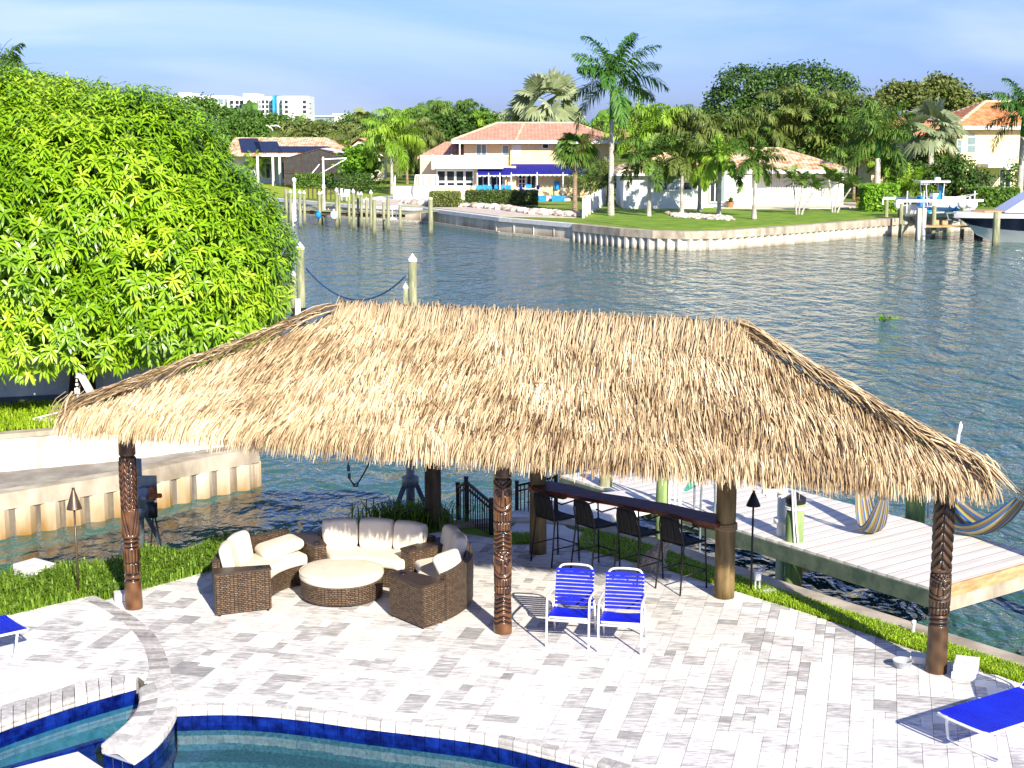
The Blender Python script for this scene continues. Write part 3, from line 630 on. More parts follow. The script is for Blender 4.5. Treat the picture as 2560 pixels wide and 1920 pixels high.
def carved_post(px, py, r, top, fn, m, lab):
    p = G(px, py); phi = math.atan2(-p[1], -p[0]); nz_, na = 300, 72
    zz = np.linspace(0, top, nz_)[:, None]; th = np.linspace(0, 2*math.pi, na, endpoint=False)[None, :]
    a = (th-phi+math.pi) % (2*math.pi)-math.pi; Z = np.broadcast_to(zz, (nz_, na)); A = np.broadcast_to(a, (nz_, na))
    g = fn(A, Z); rr = r*(1+.03*np.sin(Z*7+1)+.02*np.sin(A*2+Z*3)) - .024*g
    P = np.stack((rr*np.cos(th), rr*np.sin(th), Z+0*th), -1)
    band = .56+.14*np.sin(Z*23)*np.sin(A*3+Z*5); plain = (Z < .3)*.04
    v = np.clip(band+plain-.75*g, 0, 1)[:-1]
    o = MB(); o.grid(P, closed_u=True, var=v.reshape(-1))
    q = o.build('post', M[m], hut, smooth=True, loc=(p[0], p[1], 0)); q['label'] = lab; return q
carved_post(335, 1520, .118, 2.6, carve_leaf, 'carved', 'carved hut post with a leaf and feather pattern')
carved_post(1257, 1580, .118, 2.72, carve_faces, 'carved', 'carved hut post with two grimacing faces and square teeth')
carved_post(2340, 1678, .125, 2.62, carve_chev, 'carved_dark', 'dark carved hut post with chevrons above a face')
def log(px, py, r, top, m, lab):
    p = G(px, py); o = MB(); n = 14
    o.tube([(0, 0, zz) for zz in np.linspace(0, top, n)], [r*(1.06-.08*i/n+.015*math.sin(i*2.1)) for i in range(n)], 24)
    q = o.build('post', M[m], hut, smooth=False, loc=(p[0], p[1], 0)); q['label'] = lab
    for f in q.data.polygons: f.use_smooth = abs(f.normal.z) < .9
    return p
BR = log(1810, 1492, .135, 2.75, 'log', 'plain pale log post at the near end of the bar')
BL = log(1345, 1382, .125, 2.9, 'log', 'plain log post at the far end of the bar')
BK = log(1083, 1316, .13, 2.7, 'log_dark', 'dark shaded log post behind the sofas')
LP, MP, RP = G(335, 1520), G(1257, 1580), G(2340, 1678)
mb = MB()
for a, b in ((LP, MP), (MP, RP), (BK, BL), (BL, BR), (LP, BK), (RP, BR)):
    a, b = a.copy(), b.copy(); a[2] = b[2] = 2.55; d = nrm(b-a)
    mb.cyl(a-d*.2, b+d*.2, .06, .055, 10)
for s in np.linspace(.03, .97, 15):
    mb.cyl(fpt(FACES[0], s, .04)-V3(0, 0, .2), fpt(FACES[0], s, .97)-V3(0, 0, .2), .035, n=6)
    mb.cyl(fpt(FACES[2], s, .04)-V3(0, 0, .2), fpt(FACES[2], s, .97)-V3(0, 0, .2), .035, n=6)
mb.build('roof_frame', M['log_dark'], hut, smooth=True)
# live-edge bar
barp = T('bar_counter', 'long live edge reddish wood bar counter lashed between two hut posts', 'bar counter')
bd = BR-BL; bd[2] = 0; L_ = np.linalg.norm(bd); bd = bd/L_; bn = np.array((bd[1], -bd[0], 0))
if np.dot(bn, -BL) < 0: bn = -bn                # towards the patio
ts = np.linspace(.02, L_-.0, 40); edge = lambda t, k: .21+.035*math.sin(t*2.3+k)+.015*math.sin(t*7+k*2)+.02*math.sin(t*4.1)
A = [BL+bd*t+bn*(edge(t, 0)) for t in ts]; B = [BL+bd*t-bn*(edge(t, 2)) for t in ts]
mb = MB(); zz = lambda P, h: [(p[0], p[1], h) for p in P]
A2 = [a-bn*.03 for a in A]
mb.grid([zz(B, 1.04), zz(B, 1.11), zz(A, 1.105), zz(A2, 1.04), zz(B, 1.04)])
for k in (0, -1): mb.add([(*B[k][:2], 1.04), (*B[k][:2], 1.11), (*A[k][:2], 1.105), (*A2[k][:2], 1.04)], [(0, 1, 2, 3)])
mb.build('counter_top', M['bar'], barp)
for P in (BL, BR):
    mb = MB()
    for k in range(4): mb.tube([(P[0]+.15*math.cos(a), P[1]+.15*math.sin(a), 1.0+k*.022+.006*math.sin(a*2+k)) for a in np.linspace(0, 2*math.pi, 25)[:-1]], .014, 6, closed=True)
    mb.build('rope_lashing', M['rope'], barp)
    c = P+bd*(.28 if P is BL else -.28); mb = MB(); mb.box((c[0], c[1], .99), (.5, .09, .09), math.atan2(bd[1], bd[0])); mb.build('bracket', M['log_dark'], barp)
# ================================================================== wicker seating
def rrect(w, h, r, n=5):
    P = []
    for cx, cy, a0 in ((w/2-r, h/2-r, 0), (-w/2+r, h/2-r, 90), (-w/2+r, -h/2+r, 180), (w/2-r, -h/2+r, 270)):
        for k in range(n): a = R(a0+90*k/(n-1)); P.append((cx+r*math.cos(a), cy+r*math.sin(a)))
    return P
def sweep_cushion(mb, frames, w, h, r, puff=.0):
    """frames: (origin, x axis, y axis) along the sweep; the ends are drawn in like a stuffed cushion"""
    n = len(frames); S = []; sec = rrect(w, h, r)
    ends = [(0, .62), (0, .86), (0, .97)]
    seq = [(0, .0), (0, .7), (0, .93)]+[(i, 1+puff*math.sin(math.pi*i/(n-1))) for i in range(n)]+[(n-1, .93), (n-1, .7), (n-1, .0)]
    for q, (i, k) in enumerate(seq):
        o, a, b = frames[i]; sh = 0
        if q < 3: sh = (-.045, -.035, -.018)[q]
        if q >= n+3: sh = (.018, .035, .045)[q-n-3]
        t = np.cross(a, b)
        d = nrm(frames[1][0]-frames[0][0]) if i == 0 else nrm(frames[-1][0]-frames[-2][0])
        S.append([o+d*sh+a*x*max(k, .02)+b*y*max(k, .02) for x, y in sec])
    mb.grid(S, closed_u=True)
def polar(c, r, a, z): return V3(c[0]+r*math.cos(R(a)), c[1]+r*math.sin(R(a)), z)
def sector(mb, c, r0, r1, a0, a1, z0, z1, n=14):
    A = np.linspace(a0, a1, n)
    mb.grid([[polar(c, r, a, zz) for a in A] for r, zz in ((r0, z0), (r0, z1), (r1, z1), (r1, z0), (r0, z0))])
    for a in (a0, a1): mb.add([polar(c, r0, a, z0), polar(c, r1, a, z0), polar(c, r1, a, z1), polar(c, r0, a, z1)], [(0, 1, 2, 3)])
def wicker_obj(mb, name, parent, c=None, m='wicker'):
    o = mb.build(name, M[m], parent); uv_cyl(o, 1, c); return o
def sofa(name, lab, c, a0, a1, cushions, rin=1.0, rout=1.74):
    t = T(name, lab, 'sofa', (0, 0, 0), 0, 'curved wicker sofas under the thatch')
    mb = MB(); sector(mb, c, rin, rout, a0, a1, .03, .29); wicker_obj(mb, 'base', t, c)
    mb = MB(); sector(mb, c, rout-.1, rout+.005, a0, a1, .29, .66); wicker_obj(mb, 'backrest', t, c)
    A = np.linspace(a0+2.2, a1-2.2, 18) if a1 > a0 else np.linspace(a0-2.2, a1+2.2, 18)
    mb = MB(); rm = (rin+rout-.12)/2
    sweep_cushion(mb, [(polar(c, rm, a, .365), polar((0, 0), 1, a, 0), V3(0, 0, 1)) for a in A], rout-.1-rin+.03, .15, .05)
    mb.build('seat_cushion', M['cushion'], t, smooth=True)
    for (b0, b1, tilt) in cushions:
        mb = MB(); fr = []
        for a in np.linspace(b0+1.6, b1-1.6, 9):
            er = polar((0, 0), 1, a, 0); fr.append((polar(c, rout-.2, a, .64), nrm(er+V3(0, 0, tilt)*-1), nrm(V3(0, 0, 1)+er*tilt)))
        sweep_cushion(mb, fr, .17, .44, .07, .06); mb.build('back_cushion', M['cushion'], t, smooth=True)
    for a in (a0, a1):
        for r in (rin+.06, rout-.06):
            p = polar(c, r, a+(2 if a == min(a0, a1) else -2), 0); mb = MB(); mb.cyl(p, p+V3(0, 0, .04), .02, n=8); mb.build('foot', M['black'], t)
    return t
CL, CR_, CQ = W(-2.34, 20.3), W(-2.2, 20.02), W(-2.25, 20.45)
sofa('wicker_sofa', 'curved wicker sofa on the left with two upright cream cushions in full sun', CL, 124, 192, [(155, 172, .2), (173, 190, .2)])
sofa('wicker_sofa', 'curved wicker sofa at the back with three upright cushions dappled by shade', CR_, 50, 111, [(51, 70.5, .2), (71, 90.5, .2), (91, 110.5, .2)])
sofa('wicker_sofa', 'curved wicker sofa on the right, seen from behind, beside the carved face post', CQ, -36, 33, [(2, 17, .25), (17.5, 32, .2)])
def console(lab, c, a0, a1, rin=.98, rout=1.74, h=.6, hole=None):
    t = T('wedge_console', lab, 'side table', (0, 0, 0), 0, 'wicker wedge tables between the sofas')
    mb = MB(); sector(mb, c, rin, rout, a0, a1, .03, h-.03, 5); wicker_obj(mb, 'body', t, c)
    mb = MB(); sector(mb, c, rin-.01, rout+.01, a0-.4, a1+.4, h-.028, h, 5); mb.build('table_top', M['wicker_top'], t)
    p = polar(c, rin+.14, (a0+a1)/2, h); mb = MB(); mb.lathe([(.0, .003), (.034, .003), (.04, .006), (.05, .008), (.052, 0)], 18, p); mb.build('cup_holder', M['black'], t, smooth=True)
    for a in (a0+1, a1-1):
        for r in (rin+.05, rout-.05):
            q = polar(c, r, a, 0); mb = MB(); mb.cyl(q, q+V3(0, 0, .04), .02, n=8); mb.build('foot', M['black'], t)
    return t
console('wicker wedge table at the front left end of the sofa ring', CL, 192.6, 202)
console('wicker wedge table between the left and back sofas', W(-2.27, 20.2), 112, 123)
console('wicker wedge table in shade between the back and right sofas', W(-2.22, 20.2), 35.5, 47)
console('dark wicker wedge table at the front right end of the sofa ring', CQ, -50, -36.8)
def superbox(mb, c, size, Mx, e=.32, n=22):
    th = np.linspace(-math.pi/2, math.pi/2, n); ph = np.linspace(-math.pi, math.pi, 2*n, endpoint=False)
    f = lambda q, p: np.sign(q)*np.abs(q)**p
    X = f(np.cos(th), e)[:, None]*f(np.cos(ph), e)[None]; Y = f(np.cos(th), e)[:, None]*f(np.sin(ph), e)[None]; Z = np.broadcast_to(f(np.sin(th), .75)[:, None], X.shape)
    k = 1-.28*np.maximum(np.abs(X), np.abs(Y))**6
    P = np.stack((X*size[0]/2, Y*size[1]/2, Z*size[2]/2*k), -1) @ np.array(Mx).T + np.asarray(c)
    mb.grid(P, closed_u=True)
def rot(rz, rx=0, ry=0): return np.array((Matrix.Rotation(rz, 3, 'Z') @ Matrix.Rotation(ry, 3, 'Y') @ Matrix.Rotation(rx, 3, 'X')))
mb = MB(); p = polar(CL, 1.36, 137, .53); superbox(mb, (0, 0, 0), (.66, .44, .19), rot(R(32), 0, R(-9)))
tag(mb.build('loose_cushion', M['cushion'], loc=tuple(p), smooth=True), 'cream cushion lying flat on the left wicker sofa', 'cushion')
mb = MB(); p = polar(CQ, 1.5, -16, .6); superbox(mb, (0, 0, 0), (.6, .42, .19), rot(R(62), R(58), R(4)))
tag(mb.build('loose_cushion', M['cushion'], loc=tuple(p), smooth=True), 'bright cream cushion leaning on the near end of the right sofa', 'cushion')
oc = G(855, 1490)
ott = T('wicker_ottoman', 'large round wicker ottoman with a cream cushion top', 'ottoman', (oc[0], oc[1]+.0, 0))
mb = MB(); mb.lathe([(0, .03), (.56, .03), (.575, .05), (.575, .27), (.565, .28), (0, .28)], 72); o = mb.build('base', M['wicker'], ott, smooth=False); uv_cyl(o, 1, (0, 0))
mb = MB(); mb.lathe([(.55, .281), (.58, .3), (.592, .33), (.59, .36), (.565, .395), (.5, .412), (.3, .423), (.001, .426)], 72); mb.build('cushion', M['cushion'], ott, smooth=True)
mb = MB(); mb.tube([(.585*math.cos(a), .585*math.sin(a), .385) for a in np.linspace(0, 2*math.pi, 60, endpoint=False)], .006, 6, closed=True); mb.build('piping', M['cushion'], ott, smooth=True)
for a in (20, 110, 200, 290):
    mb = MB(); q = polar((0, 0), .5, a, 0); mb.cyl(q, q+V3(0, 0, .035), .02, n=8); mb.build('foot', M['black'], ott)
# ================================================================== bar stools
def make_stool(lab):
    t = T('bar_stool', lab, 'bar stool', group='bar stools along the counter')       # faces +Y
    r = .0125
    for sx in (-1, 1):
        mb = MB(); mb.tube([(sx*.24, .26, 0), (sx*.225, .23, .7), (sx*.225, .22, .93), (sx*.225, .17, .965), (sx*.225, -.1, .945), (sx*.22, -.2, 1.0)], r, 8); mb.build('leg', M['black'], t, smooth=True)
        mb = MB(); mb.tube([(sx*.235, -.3, 0), (sx*.215, -.22, .7), (sx*.205, -.27, .95), (sx*.16, -.3, 1.085)], r, 8); mb.build('leg', M['black'], t, smooth=True)
    mb = MB(); mb.tube([(-.225, .23, .7), (.225, .23, .7), (.213, -.22, .7), (-.213, -.22, .7)], .011, 8, closed=True); mb.build('seat_frame', M['black'], t, smooth=True); mb = MB()
    for a, b in (((-.236, .25, .27), (.236, .25, .27)), ((-.23, -.27, .27), (-.236, .25, .27)), ((.23, -.27, .27), (.236, .25, .27))): mb.cyl(a, b, .011, n=8)
    mb.build('foot_frame', M['black'], t, smooth=True)
    mb = MB(); mb.grid([[(x, y, .715-.03*(1-(x/.21)**2)*(.5+y)) for x in np.linspace(-.21, .21, 9)] for y in np.linspace(-.215, .235, 7)]); o = mb.build('seat', M['mesh_black'], t, smooth=True)
    sm = o.modifiers.new('thickness', 'SOLIDIFY'); sm.thickness = .012
    mb = MB(); W = lambda q: .2-.04*q
    mb.grid([[(x*W(q), -.225-.075*q-.03*(1-x*x), .73+q*.345+.03*q*(1-x*x)) for x in np.linspace(-1, 1, 11)] for q in np.linspace(0, 1, 7)]); o = mb.build('backrest', M['mesh_black'], t, smooth=True)
    sm = o.modifiers.new('thickness', 'SOLIDIFY'); sm.thickness = .01
    mb = MB(); mb.tube([(x*.16, -.3-.03*(1-x*x), 1.085+.035*(1-x*x)) for x in np.linspace(-1, 1, 9)], r, 8); mb.cyl((-.07, -.26, .72), (-.06, -.325, 1.1), .007); mb.cyl((.07, -.26, .72), (.06, -.325, 1.1), .007); mb.build('back_frame', M['black'], t, smooth=True)
    return t
st0 = make_stool('black bar stool nearest the pale log post, fourth from the far end')
sl4 = [(.66, 22.22, 'black bar stool beside the far log post, farthest from the camera'), (1.24, 21.8, 'black bar stool second from the far end of the counter'), (1.83, 21.36, 'black bar stool third from the far end, left of the dog'), (2.40, 20.92, None)]
for x, y, lab in sl4:
    rz = R(-46+RNG.normal(0, 3))
    if lab is None: st0.location = W(x, y); st0.rotation_euler = (0, 0, rz)
    else: dup(st0, W(x, y), rz, lab)
# ================================================================== blue strap chairs and loungers
def flat_strap(mb, a, b, wdir, wd=.042, th=.004, sag=.0):
    a, b, wdir = np.asarray(a, float), np.asarray(b, float), nrm(wdir); t = nrm(b-a); n = np.cross(t, wdir)
    rows = []
    for s in np.linspace(0, 1, 7):
        p = a+(b-a)*s-n*0; p = p-V3(0, 0, sag*math.sin(math.pi*s)); rows.append([p-wdir*wd/2+n*th, p+wdir*wd/2+n*th, p+wdir*wd/2-n*th, p-wdir*wd/2-n*th])
    mb.grid(rows, closed_u=True)
def make_strap_chair(lab):
    t = T('strap_chair', lab, 'patio chair', group='blue strap chairs on the pavers')     # faces -Y
    r = .0145; w2 = .265
    mb = MB(); top = [(-w2+.03, .22, .36), (-w2+.03, .35, .78), (-w2+.05, .375, .86), (-w2+.11, .39, .9), (w2-.11, .39, .9), (w2-.05, .375, .86), (w2-.03, .35, .78), (w2-.03, .22, .36)]
    mb.tube(smooth(top, 2), r, 10); mb.tube([(-w2+.03, .24, .36), (-w2+.03, -.27, .395), (-w2+.04, -.3, .395), (w2-.04, -.3, .395), (w2-.03, -.27, .395), (w2-.03, .24, .36)], r, 10)
    mb.build('frame', M['white_metal'], t, smooth=True)
    for sx in (-1, 1):
        x = sx*(w2+.005); mb = MB(); mb.tube(smooth([(x, -.31, 0), (x, -.3, .5), (x, -.27, .63), (x, -.18, .645), (x, .1, .62), (x, .3, .6)], 2), r, 10); mb.build('leg', M['white_metal'], t, smooth=True)
        mb = MB(); mb.tube([(x, .36, 0), (x, .24, .34), (x, .2, .42), (x*.9, .26, .5)], r, 10); mb.build('leg', M['white_metal'], t, smooth=True)
    mb = MB(); mb.cyl((-w2, -.31, .36), (w2, -.31, .36), r); mb.cyl((-w2, .3, .17), (w2, .3, .17), r*.8); mb.build('cross_bar', M['white_metal'], t, smooth=True)
    mb = MB()
    for k in range(9):
        y = -.27+k*.055; zz = .412-.035*(y+.27)/.5; flat_strap(mb, (-w2+.01, y, zz), (w2-.01, y, zz), (0, 1, -.07), .047, .003, .018)
    mb.build('seat_webbing', M['strap'], t)
    mb = MB()
    for k in range(10):
        s = k/9; y, zz = .225+.13*s, .43+.41*s; flat_strap(mb, (-w2+.015, y-.017, zz), (w2-.015, y-.017, zz), (0, .3, .95), .036, .003)
    mb.build('back_webbing', M['strap'], t)
    return t
c1 = make_strap_chair('blue strap patio chair next to the carved face post, left of the pair')
c1.location = W(.75, 18.78); c1.rotation_euler = (0, 0, R(-11))
dup(c1, W(1.38, 18.6), R(-10), 'blue strap patio chair on the right of the pair, nearer the bar')
def make_lounger(lab, L_=1.9):
    t = T('lounger', lab, 'sun lounger', group='blue strap sun loungers')      # bed along +Y, foot end at y=0
    r = .016; w2 = .32; mb = MB()
    mb.tube(smooth([(-w2, 1.35, .36), (-w2, .05, .36), (-w2+.02, 0, .36), (w2-.02, 0, .36), (w2, .05, .36), (w2, 1.35, .36)], 1), r, 10)
    mb.build('frame', M['white_metal'], t, smooth=True)
    for y in (.16, 1.15):
        for dy in (0,):
            mb = MB(); mb.tube(smooth([(-w2, y, .35), (-w2-.01, y+.05, .05), (-w2+.03, y+.06, .015), (w2-.03, y+.06, .015), (w2+.01, y+.05, .05), (w2, y, .35)], 1), r, 10); mb.build('leg', M['white_metal'], t, smooth=True)
    mb = MB()
    for k in range(25): flat_strap(mb, (-w2-.005, .06+k*.052, .378), (w2+.005, .06+k*.052, .378), (0, 1, 0), .046, .003, .012)
    mb.build('bed_webbing', M['strap'], t)
    bk = T_part('backrest', t); 
    mb = MB(); mb.tube(smooth([(-w2, 1.36, .37), (-w2, 1.85, .72), (-w2+.05, 1.92, .77), (w2-.05, 1.92, .77), (w2, 1.85, .72), (w2, 1.36, .37)], 1), r, 10); mb.build('back_frame', M['white_metal'], bk, smooth=True)
    mb = MB()
    for k in range(11): flat_strap(mb, (-w2, 1.39+k*.044, .405+k*.032), (w2, 1.39+k*.044, .405+k*.032), (0, .8, .6), .046, .003)
    mb.build('back_webbing', M['strap'], bk)
    return t
def T_part(name, parent):
    o = bpy.data.objects.new(name, None); COL.objects.link(o); o.parent = parent; return o
lg = make_lounger('blue strap sun lounger in the lower right corner by the paver stack')
a, b = G(2340, 1782, .37), G(2468, 1836, .37)
lg.location = ((a[0]+b[0])/2, (a[1]+b[1])/2, 0); lg.rotation_euler = (0, 0, math.atan2(b[1]-a[1], b[0]-a[0])); lg.scale = (np.linalg.norm((b-a)[:2])/.64, 1, 1)
dup(lg, W(-6.12, 18.44), R(130), 'blue strap sun lounger cut off by the left picture edge')
# ================================================================== torches, dog, small things
def torch(lab, p, top, base_m, cone_m, cone=(.1, .31)):
    t = T('tiki_torch', lab, 'tiki torch', p, 0, 'tiki torches on poles')
    mb = MB(); mb.cyl((0, 0, 0), (0, 0, top-cone[1]+.02), .016, .014, 10); mb.build('pole', M[base_m], t, smooth=True)
    mb = MB(); zz = top-cone[1]; mb.lathe([(0, zz+.01), (cone[0]*.92, zz), (cone[0], zz), (cone[0], zz+.012), (.022, top-.03), (.02, top), (0, top)], 28); o = mb.build('cone', M[cone_m], t)
    for f in o.data.polygons: f.use_smooth = False
    return t
p = G(197, 1491); torch('bronze cone tiki torch at the patio corner beside the weeds', p, 1.57, 'bronze', 'bronze', (.105, .3))
p = G(1877, 1484); torch('black cone tiki torch on the grass edge right of the bar', p, 1.5, 'black', 'black', (.1, .22))
# ------------------------------------------------------------------ dog
def make_dog():
    p = G(1636, 1424); t = T('dog', 'small shaggy cream dog sitting under the bar stools at the grass edge', 'dog', p, R(18))
    J = {'rump': (-.1, 0, .12, .115), 'belly': (-.02, 0, .2, .115), 'chest': (.08, 0, .28, .1), 'neck': (.13, 0, .37, .07), 'skull': (.165, 0, .43, .068), 'brow': (.21, 0, .425, .05), 'muzzle': (.265, 0, .4, .03), 'tail0': (-.2, .02, .08, .03), 'tail1': (-.28, .06, .06, .018)}
    E = [('rump', 'belly'), ('belly', 'chest'), ('chest', 'neck'), ('neck', 'skull'), ('skull', 'brow'), ('brow', 'muzzle'), ('rump', 'tail0'), ('tail0', 'tail1')]
    for s in (-1, 1):
        k = 'lr'[s > 0]
        J.update({'sh'+k: (.1, s*.06, .24, .05), 'el'+k: (.09, s*.065, .14, .032), 'wr'+k: (.12, s*.062, .05, .024), 'pf'+k: (.145, s*.062, .018, .026), 'hip'+k: (-.09, s*.075, .11, .07), 'kn'+k: (.03, s*.105, .12, .05), 'hk'+k: (-.05, s*.11, .04, .026), 'ph'+k: (.06, s*.11, .02, .026)})
        E += [('chest', 'sh'+k), ('sh'+k, 'el'+k), ('el'+k, 'wr'+k), ('wr'+k, 'pf'+k), ('rump', 'hip'+k), ('hip'+k, 'kn'+k), ('kn'+k, 'hk'+k), ('hk'+k, 'ph'+k)]
    names = list(J); me = bpy.data.meshes.new('body'); me.from_pydata([J[n][:3] for n in names], [(names.index(a), names.index(b)) for a, b in E], [])
    o = bpy.data.objects.new('body', me); COL.objects.link(o); o.parent = t; o.modifiers.new('skin', 'SKIN'); o.modifiers.new('sub', 'SUBSURF').render_levels = 2
    for i, n in enumerate(names): me.skin_vertices[0].data[i].radius = (J[n][3]*.92,)*2
    me.skin_vertices[0].data[0].use_root = True
    M['fur'] = mat('dog_fur', (0, 0, 0), rough=.9, scale=8, attr=[(0, (.34, .28, .2)), (.5, (.62, .54, .43)), (1, (.8, .73, .62))], nmix=.5); me.materials.append(M['fur'])
    S = Strips()
    for a, b in E:
        A, B = np.array(J[a]), np.array(J[b]); N = int(1400*(A[3]+B[3])*(.1+np.linalg.norm(B[:3]-A[:3]))*4)+40
        s = RNG.random(N)[:, None]; c = A[:3]+(B[:3]-A[:3])*s; rr = (A[3]+(B[3]-A[3])*s)*.9
        d = unit(RNG.normal(0, 1, (N, 3))); ax = nrm(B[:3]-A[:3]); d = unit(d-ax*(d@ax)[:, None]*.8)
        fl = unit(d*.5+V3(-.2, 0, -1)*.8+RNG.normal(0, .3, (N, 3))); q = c+d*rr; ln = RNG.uniform(.025, .055, N)[:, None]
        S.add(np.stack((q, q+unit(d+fl)*ln*.4, q+(d*.3+fl)*ln*.8, q+fl*ln*1.1), 1), unit(np.cross(d, fl)+1e-4), RNG.uniform(.006, .012, N), np.clip(RNG.normal(.55, .2, N), 0, 1))
    mb = MB(); S.mesh(mb); mb.build('fur', M['fur'], t)
    for s in (-1, 1):
        mb = MB(); mb.lathe([(.0, .075), (.018, .05), (.032, .02), (.034, 0), (.02, -.02)], 10); e = mb.build('ear', M['fur'], t, smooth=True); e.location = (.15, s*.05, .475); e.rotation_euler = (R(-18*s), 0, 0); e.scale = (.5, 1, 1)
        mb = MB(); superbox(mb, (.235, s*.026, .437), (.014, .014, .014), np.eye(3), 1, 8); mb.build('eye', M['black'], t, smooth=True)
    mb = MB(); superbox(mb, (.3, 0, .405), (.022, .026, .02), np.eye(3), .8, 8); mb.build('nose', M['black'], t, smooth=True)
make_dog()
# ------------------------------------------------------------------ small patio things
def brick(name, lab, px, py, size, rz, n=1, group=None):
    p = G(px, py); t = T(name, lab, 'pavers', p, R(rz))
    for k in range(n):
        mb = MB(); mb.box((0.01*k, 0, size[2]*(k+.5)), (size[0], size[1], size[2]-.004), R(3*k), .75); mb.build('paver', M['concrete_pale'], t, bevel=.012)
    return t
brick('paver_stack', 'two pale pavers stacked at the foot of the dark carved post', 2412, 1690, (.28, .36, .1), -24, 2)
brick('loose_paver', 'single loose pale paver on the left of the dark carved post', 2298, 1655, (.22, .2, .1), -20, 1)['category'] = 'paver'
brick('loose_paver', 'pale paver block at the foot of the carved leaf post', 304, 1500, (.2, .2, .12), 20, 1)['category'] = 'paver'
p = G(2256, 1668); mb = MB(); mb.lathe([(.0, .004), (.085, .004), (.095, .012), (.118, .09), (.125, .093), (.122, .096), (.112, .09), (.09, .018), (0, .012)], 36)
M['tub'] = mat('clear_tub', (.62, .66, .68), (.7, .73, .75), rough=.25, scale=4, trans=.4)
tag(mb.build('plastic_bowl', M['tub'], loc=tuple(p), smooth=True), 'clear plastic bowl on the pavers beside the dark carved post', 'bowl')
p = G(2283, 1583, .03); t = T('sprinkler', 'small white sprinkler head on the seawall cap by the dark carved post', 'sprinkler', p)
mb = MB(); mb.cyl((0, 0, 0), (0, 0, .12), .02); mb.build('riser', M['white_plastic'], t); mb = MB(); mb.lathe([(.018, .12), (.03, .125), (.032, .17), (.0, .185)], 14); mb.build('head', M['white_plastic'], t, smooth=True)
p = G(1893, 1480); t = T('outlet_box', 'white outdoor outlet box on two short posts beside the black torch', 'outlet', p)
for x in (-.03, .03): mb = MB(); mb.cyl((x, 0, 0), (x, 0, .18), .012); mb.build('post', M['white_plastic'], t)
mb = MB(); mb.box((0, 0, .24), (.1, .07, .14)); mb.build('box', M['white_plastic'], t, bevel=.012); mb = MB(); mb.box((0, -.042, .24), (.08, .02, .1)); mb.build('cover', M['white_plastic'], t, bevel=.006)
mb = MB(); superbox(mb, (0, 0, 0), (.34, .24, .08), rot(.4), .7, 12); tag(mb.build('flat_stone', M['concrete_pale'], loc=tuple(G(1898, 1482)+V3(.12, 0, .01)), smooth=True), 'flat tan stone in the grass at the foot of the black torch', 'stone')
p = G(88, 1446); mb = MB(); mb.box((0, 0, .1), (.5, .4, .26), R(-35)); tag(mb.build('concrete_block', M['concrete_pale'], loc=tuple(p), bevel=.02), 'pale concrete block half sunk in the weeds by the inlet', 'concrete block')
# white slab-shaped daybed at the pool's corner
c0, c1, c2 = G(195, 1879, .12), G(40, 1919, .12), G(252, 1916, .12); e1, e2 = nrm(c1-c0), nrm(c2-c0); ctr = c0+e1*.75+e2*.95
t = T('pool_daybed', 'flat white padded daybed end at the bottom left corner over the spillway', 'daybed')
mb = MB(); mb.prism([c0, c0+e1*1.5, c0+e1*1.5+e2*1.9, c0+e2*1.9], .05, .12); mb.build('cushion', M['white'], t, bevel=.03)
mb = MB(); mb.prism([c0+e1*.05+e2*.05, c0+e1*1.45+e2*.05, c0+e1*1.45+e2*1.85, c0+e1*.05+e2*1.85], -.05, .045); mb.build('base', M['white_plastic'], t)
for i, j in ((.1, .1), (1.4, .1), (.1, 1.8), (1.4, 1.8)): q = c0+e1*i+e2*j; mb = MB(); mb.cyl((q[0], q[1], -1.2), (q[0], q[1], -.05), .04); mb.build('leg', M['white_plastic'], t)
p = G(2, 1945, .15); mb = MB(); mb.lathe([(.0, -.3), (.15, -.3), (.2, .08), (.23, .09), (.23, .15), (.2, .15), (.18, .05), (0, .04)], 28)
tag(mb.build('plant_pot', M['terracotta'], loc=(p[0], p[1], 0), smooth=False), 'terracotta pot rim at the bottom left picture corner', 'pot')
# ------------------------------------------------------------------ handrails of the dock steps
def rail(lab, P, tops, bots, picks=9):
    t = T('handrail', lab, 'handrail', group='black metal handrails of the dock path')
    for p, a, b in zip(P, tops, bots):
        mb = MB(); mb.box((p[0], p[1], (a+b)/2), (.065, .065, a-b+.06)); mb.box((p[0], p[1], a+.045), (.08, .08, .03)); mb.build('post', M['black'], t, bevel=.006)
    for i in range(len(P)-1):
        a, b = P[i], P[i+1]
        for ha, hb, w_, h_ in ((tops[i]-.03, tops[i+1]-.03, .04, .035), (bots[i]+.09, bots[i+1]+.09, .035, .03), (tops[i]-.13, tops[i+1]-.13, .03, .025)): mb = MB(); mb.bar((*a[:2], ha), (*b[:2], hb), w_, h_); mb.build('rail', M['black'], t)
        n = picks[i]; mb = MB()
        for k in range(1, n):
            s = k/n; q = a+(b-a)*s; mb.bar((q[0], q[1], bots[i]+(bots[i+1]-bots[i])*s+.09), (q[0], q[1], tops[i]+(tops[i+1]-tops[i])*s-.03), .02, .02)
        mb.build('balusters_panel', M['black'], t)
a, b, c = D(1145, 1322, 24.6), D(1166, 1325, 24.0), D(1229, 1350, 23.35)
zt = lambda py, p: zat(py, p[1])
rail('black metal handrail left of the path, beside the carved face post', [a, b, c], [zt(1214, a), zt(1200, b), zt(1254, c)], [zt(1325, a), zt(1330, b), zt(1350, c)], [3, 11])
a, b = D(1292, 1301, 25.2), D(1389, 1310, 24.9)
rail('black metal handrail behind the far log post', [a, b], [zt(1210, a), zt(1188, b)], [zt(1301, a), zt(1314, b)], [10])
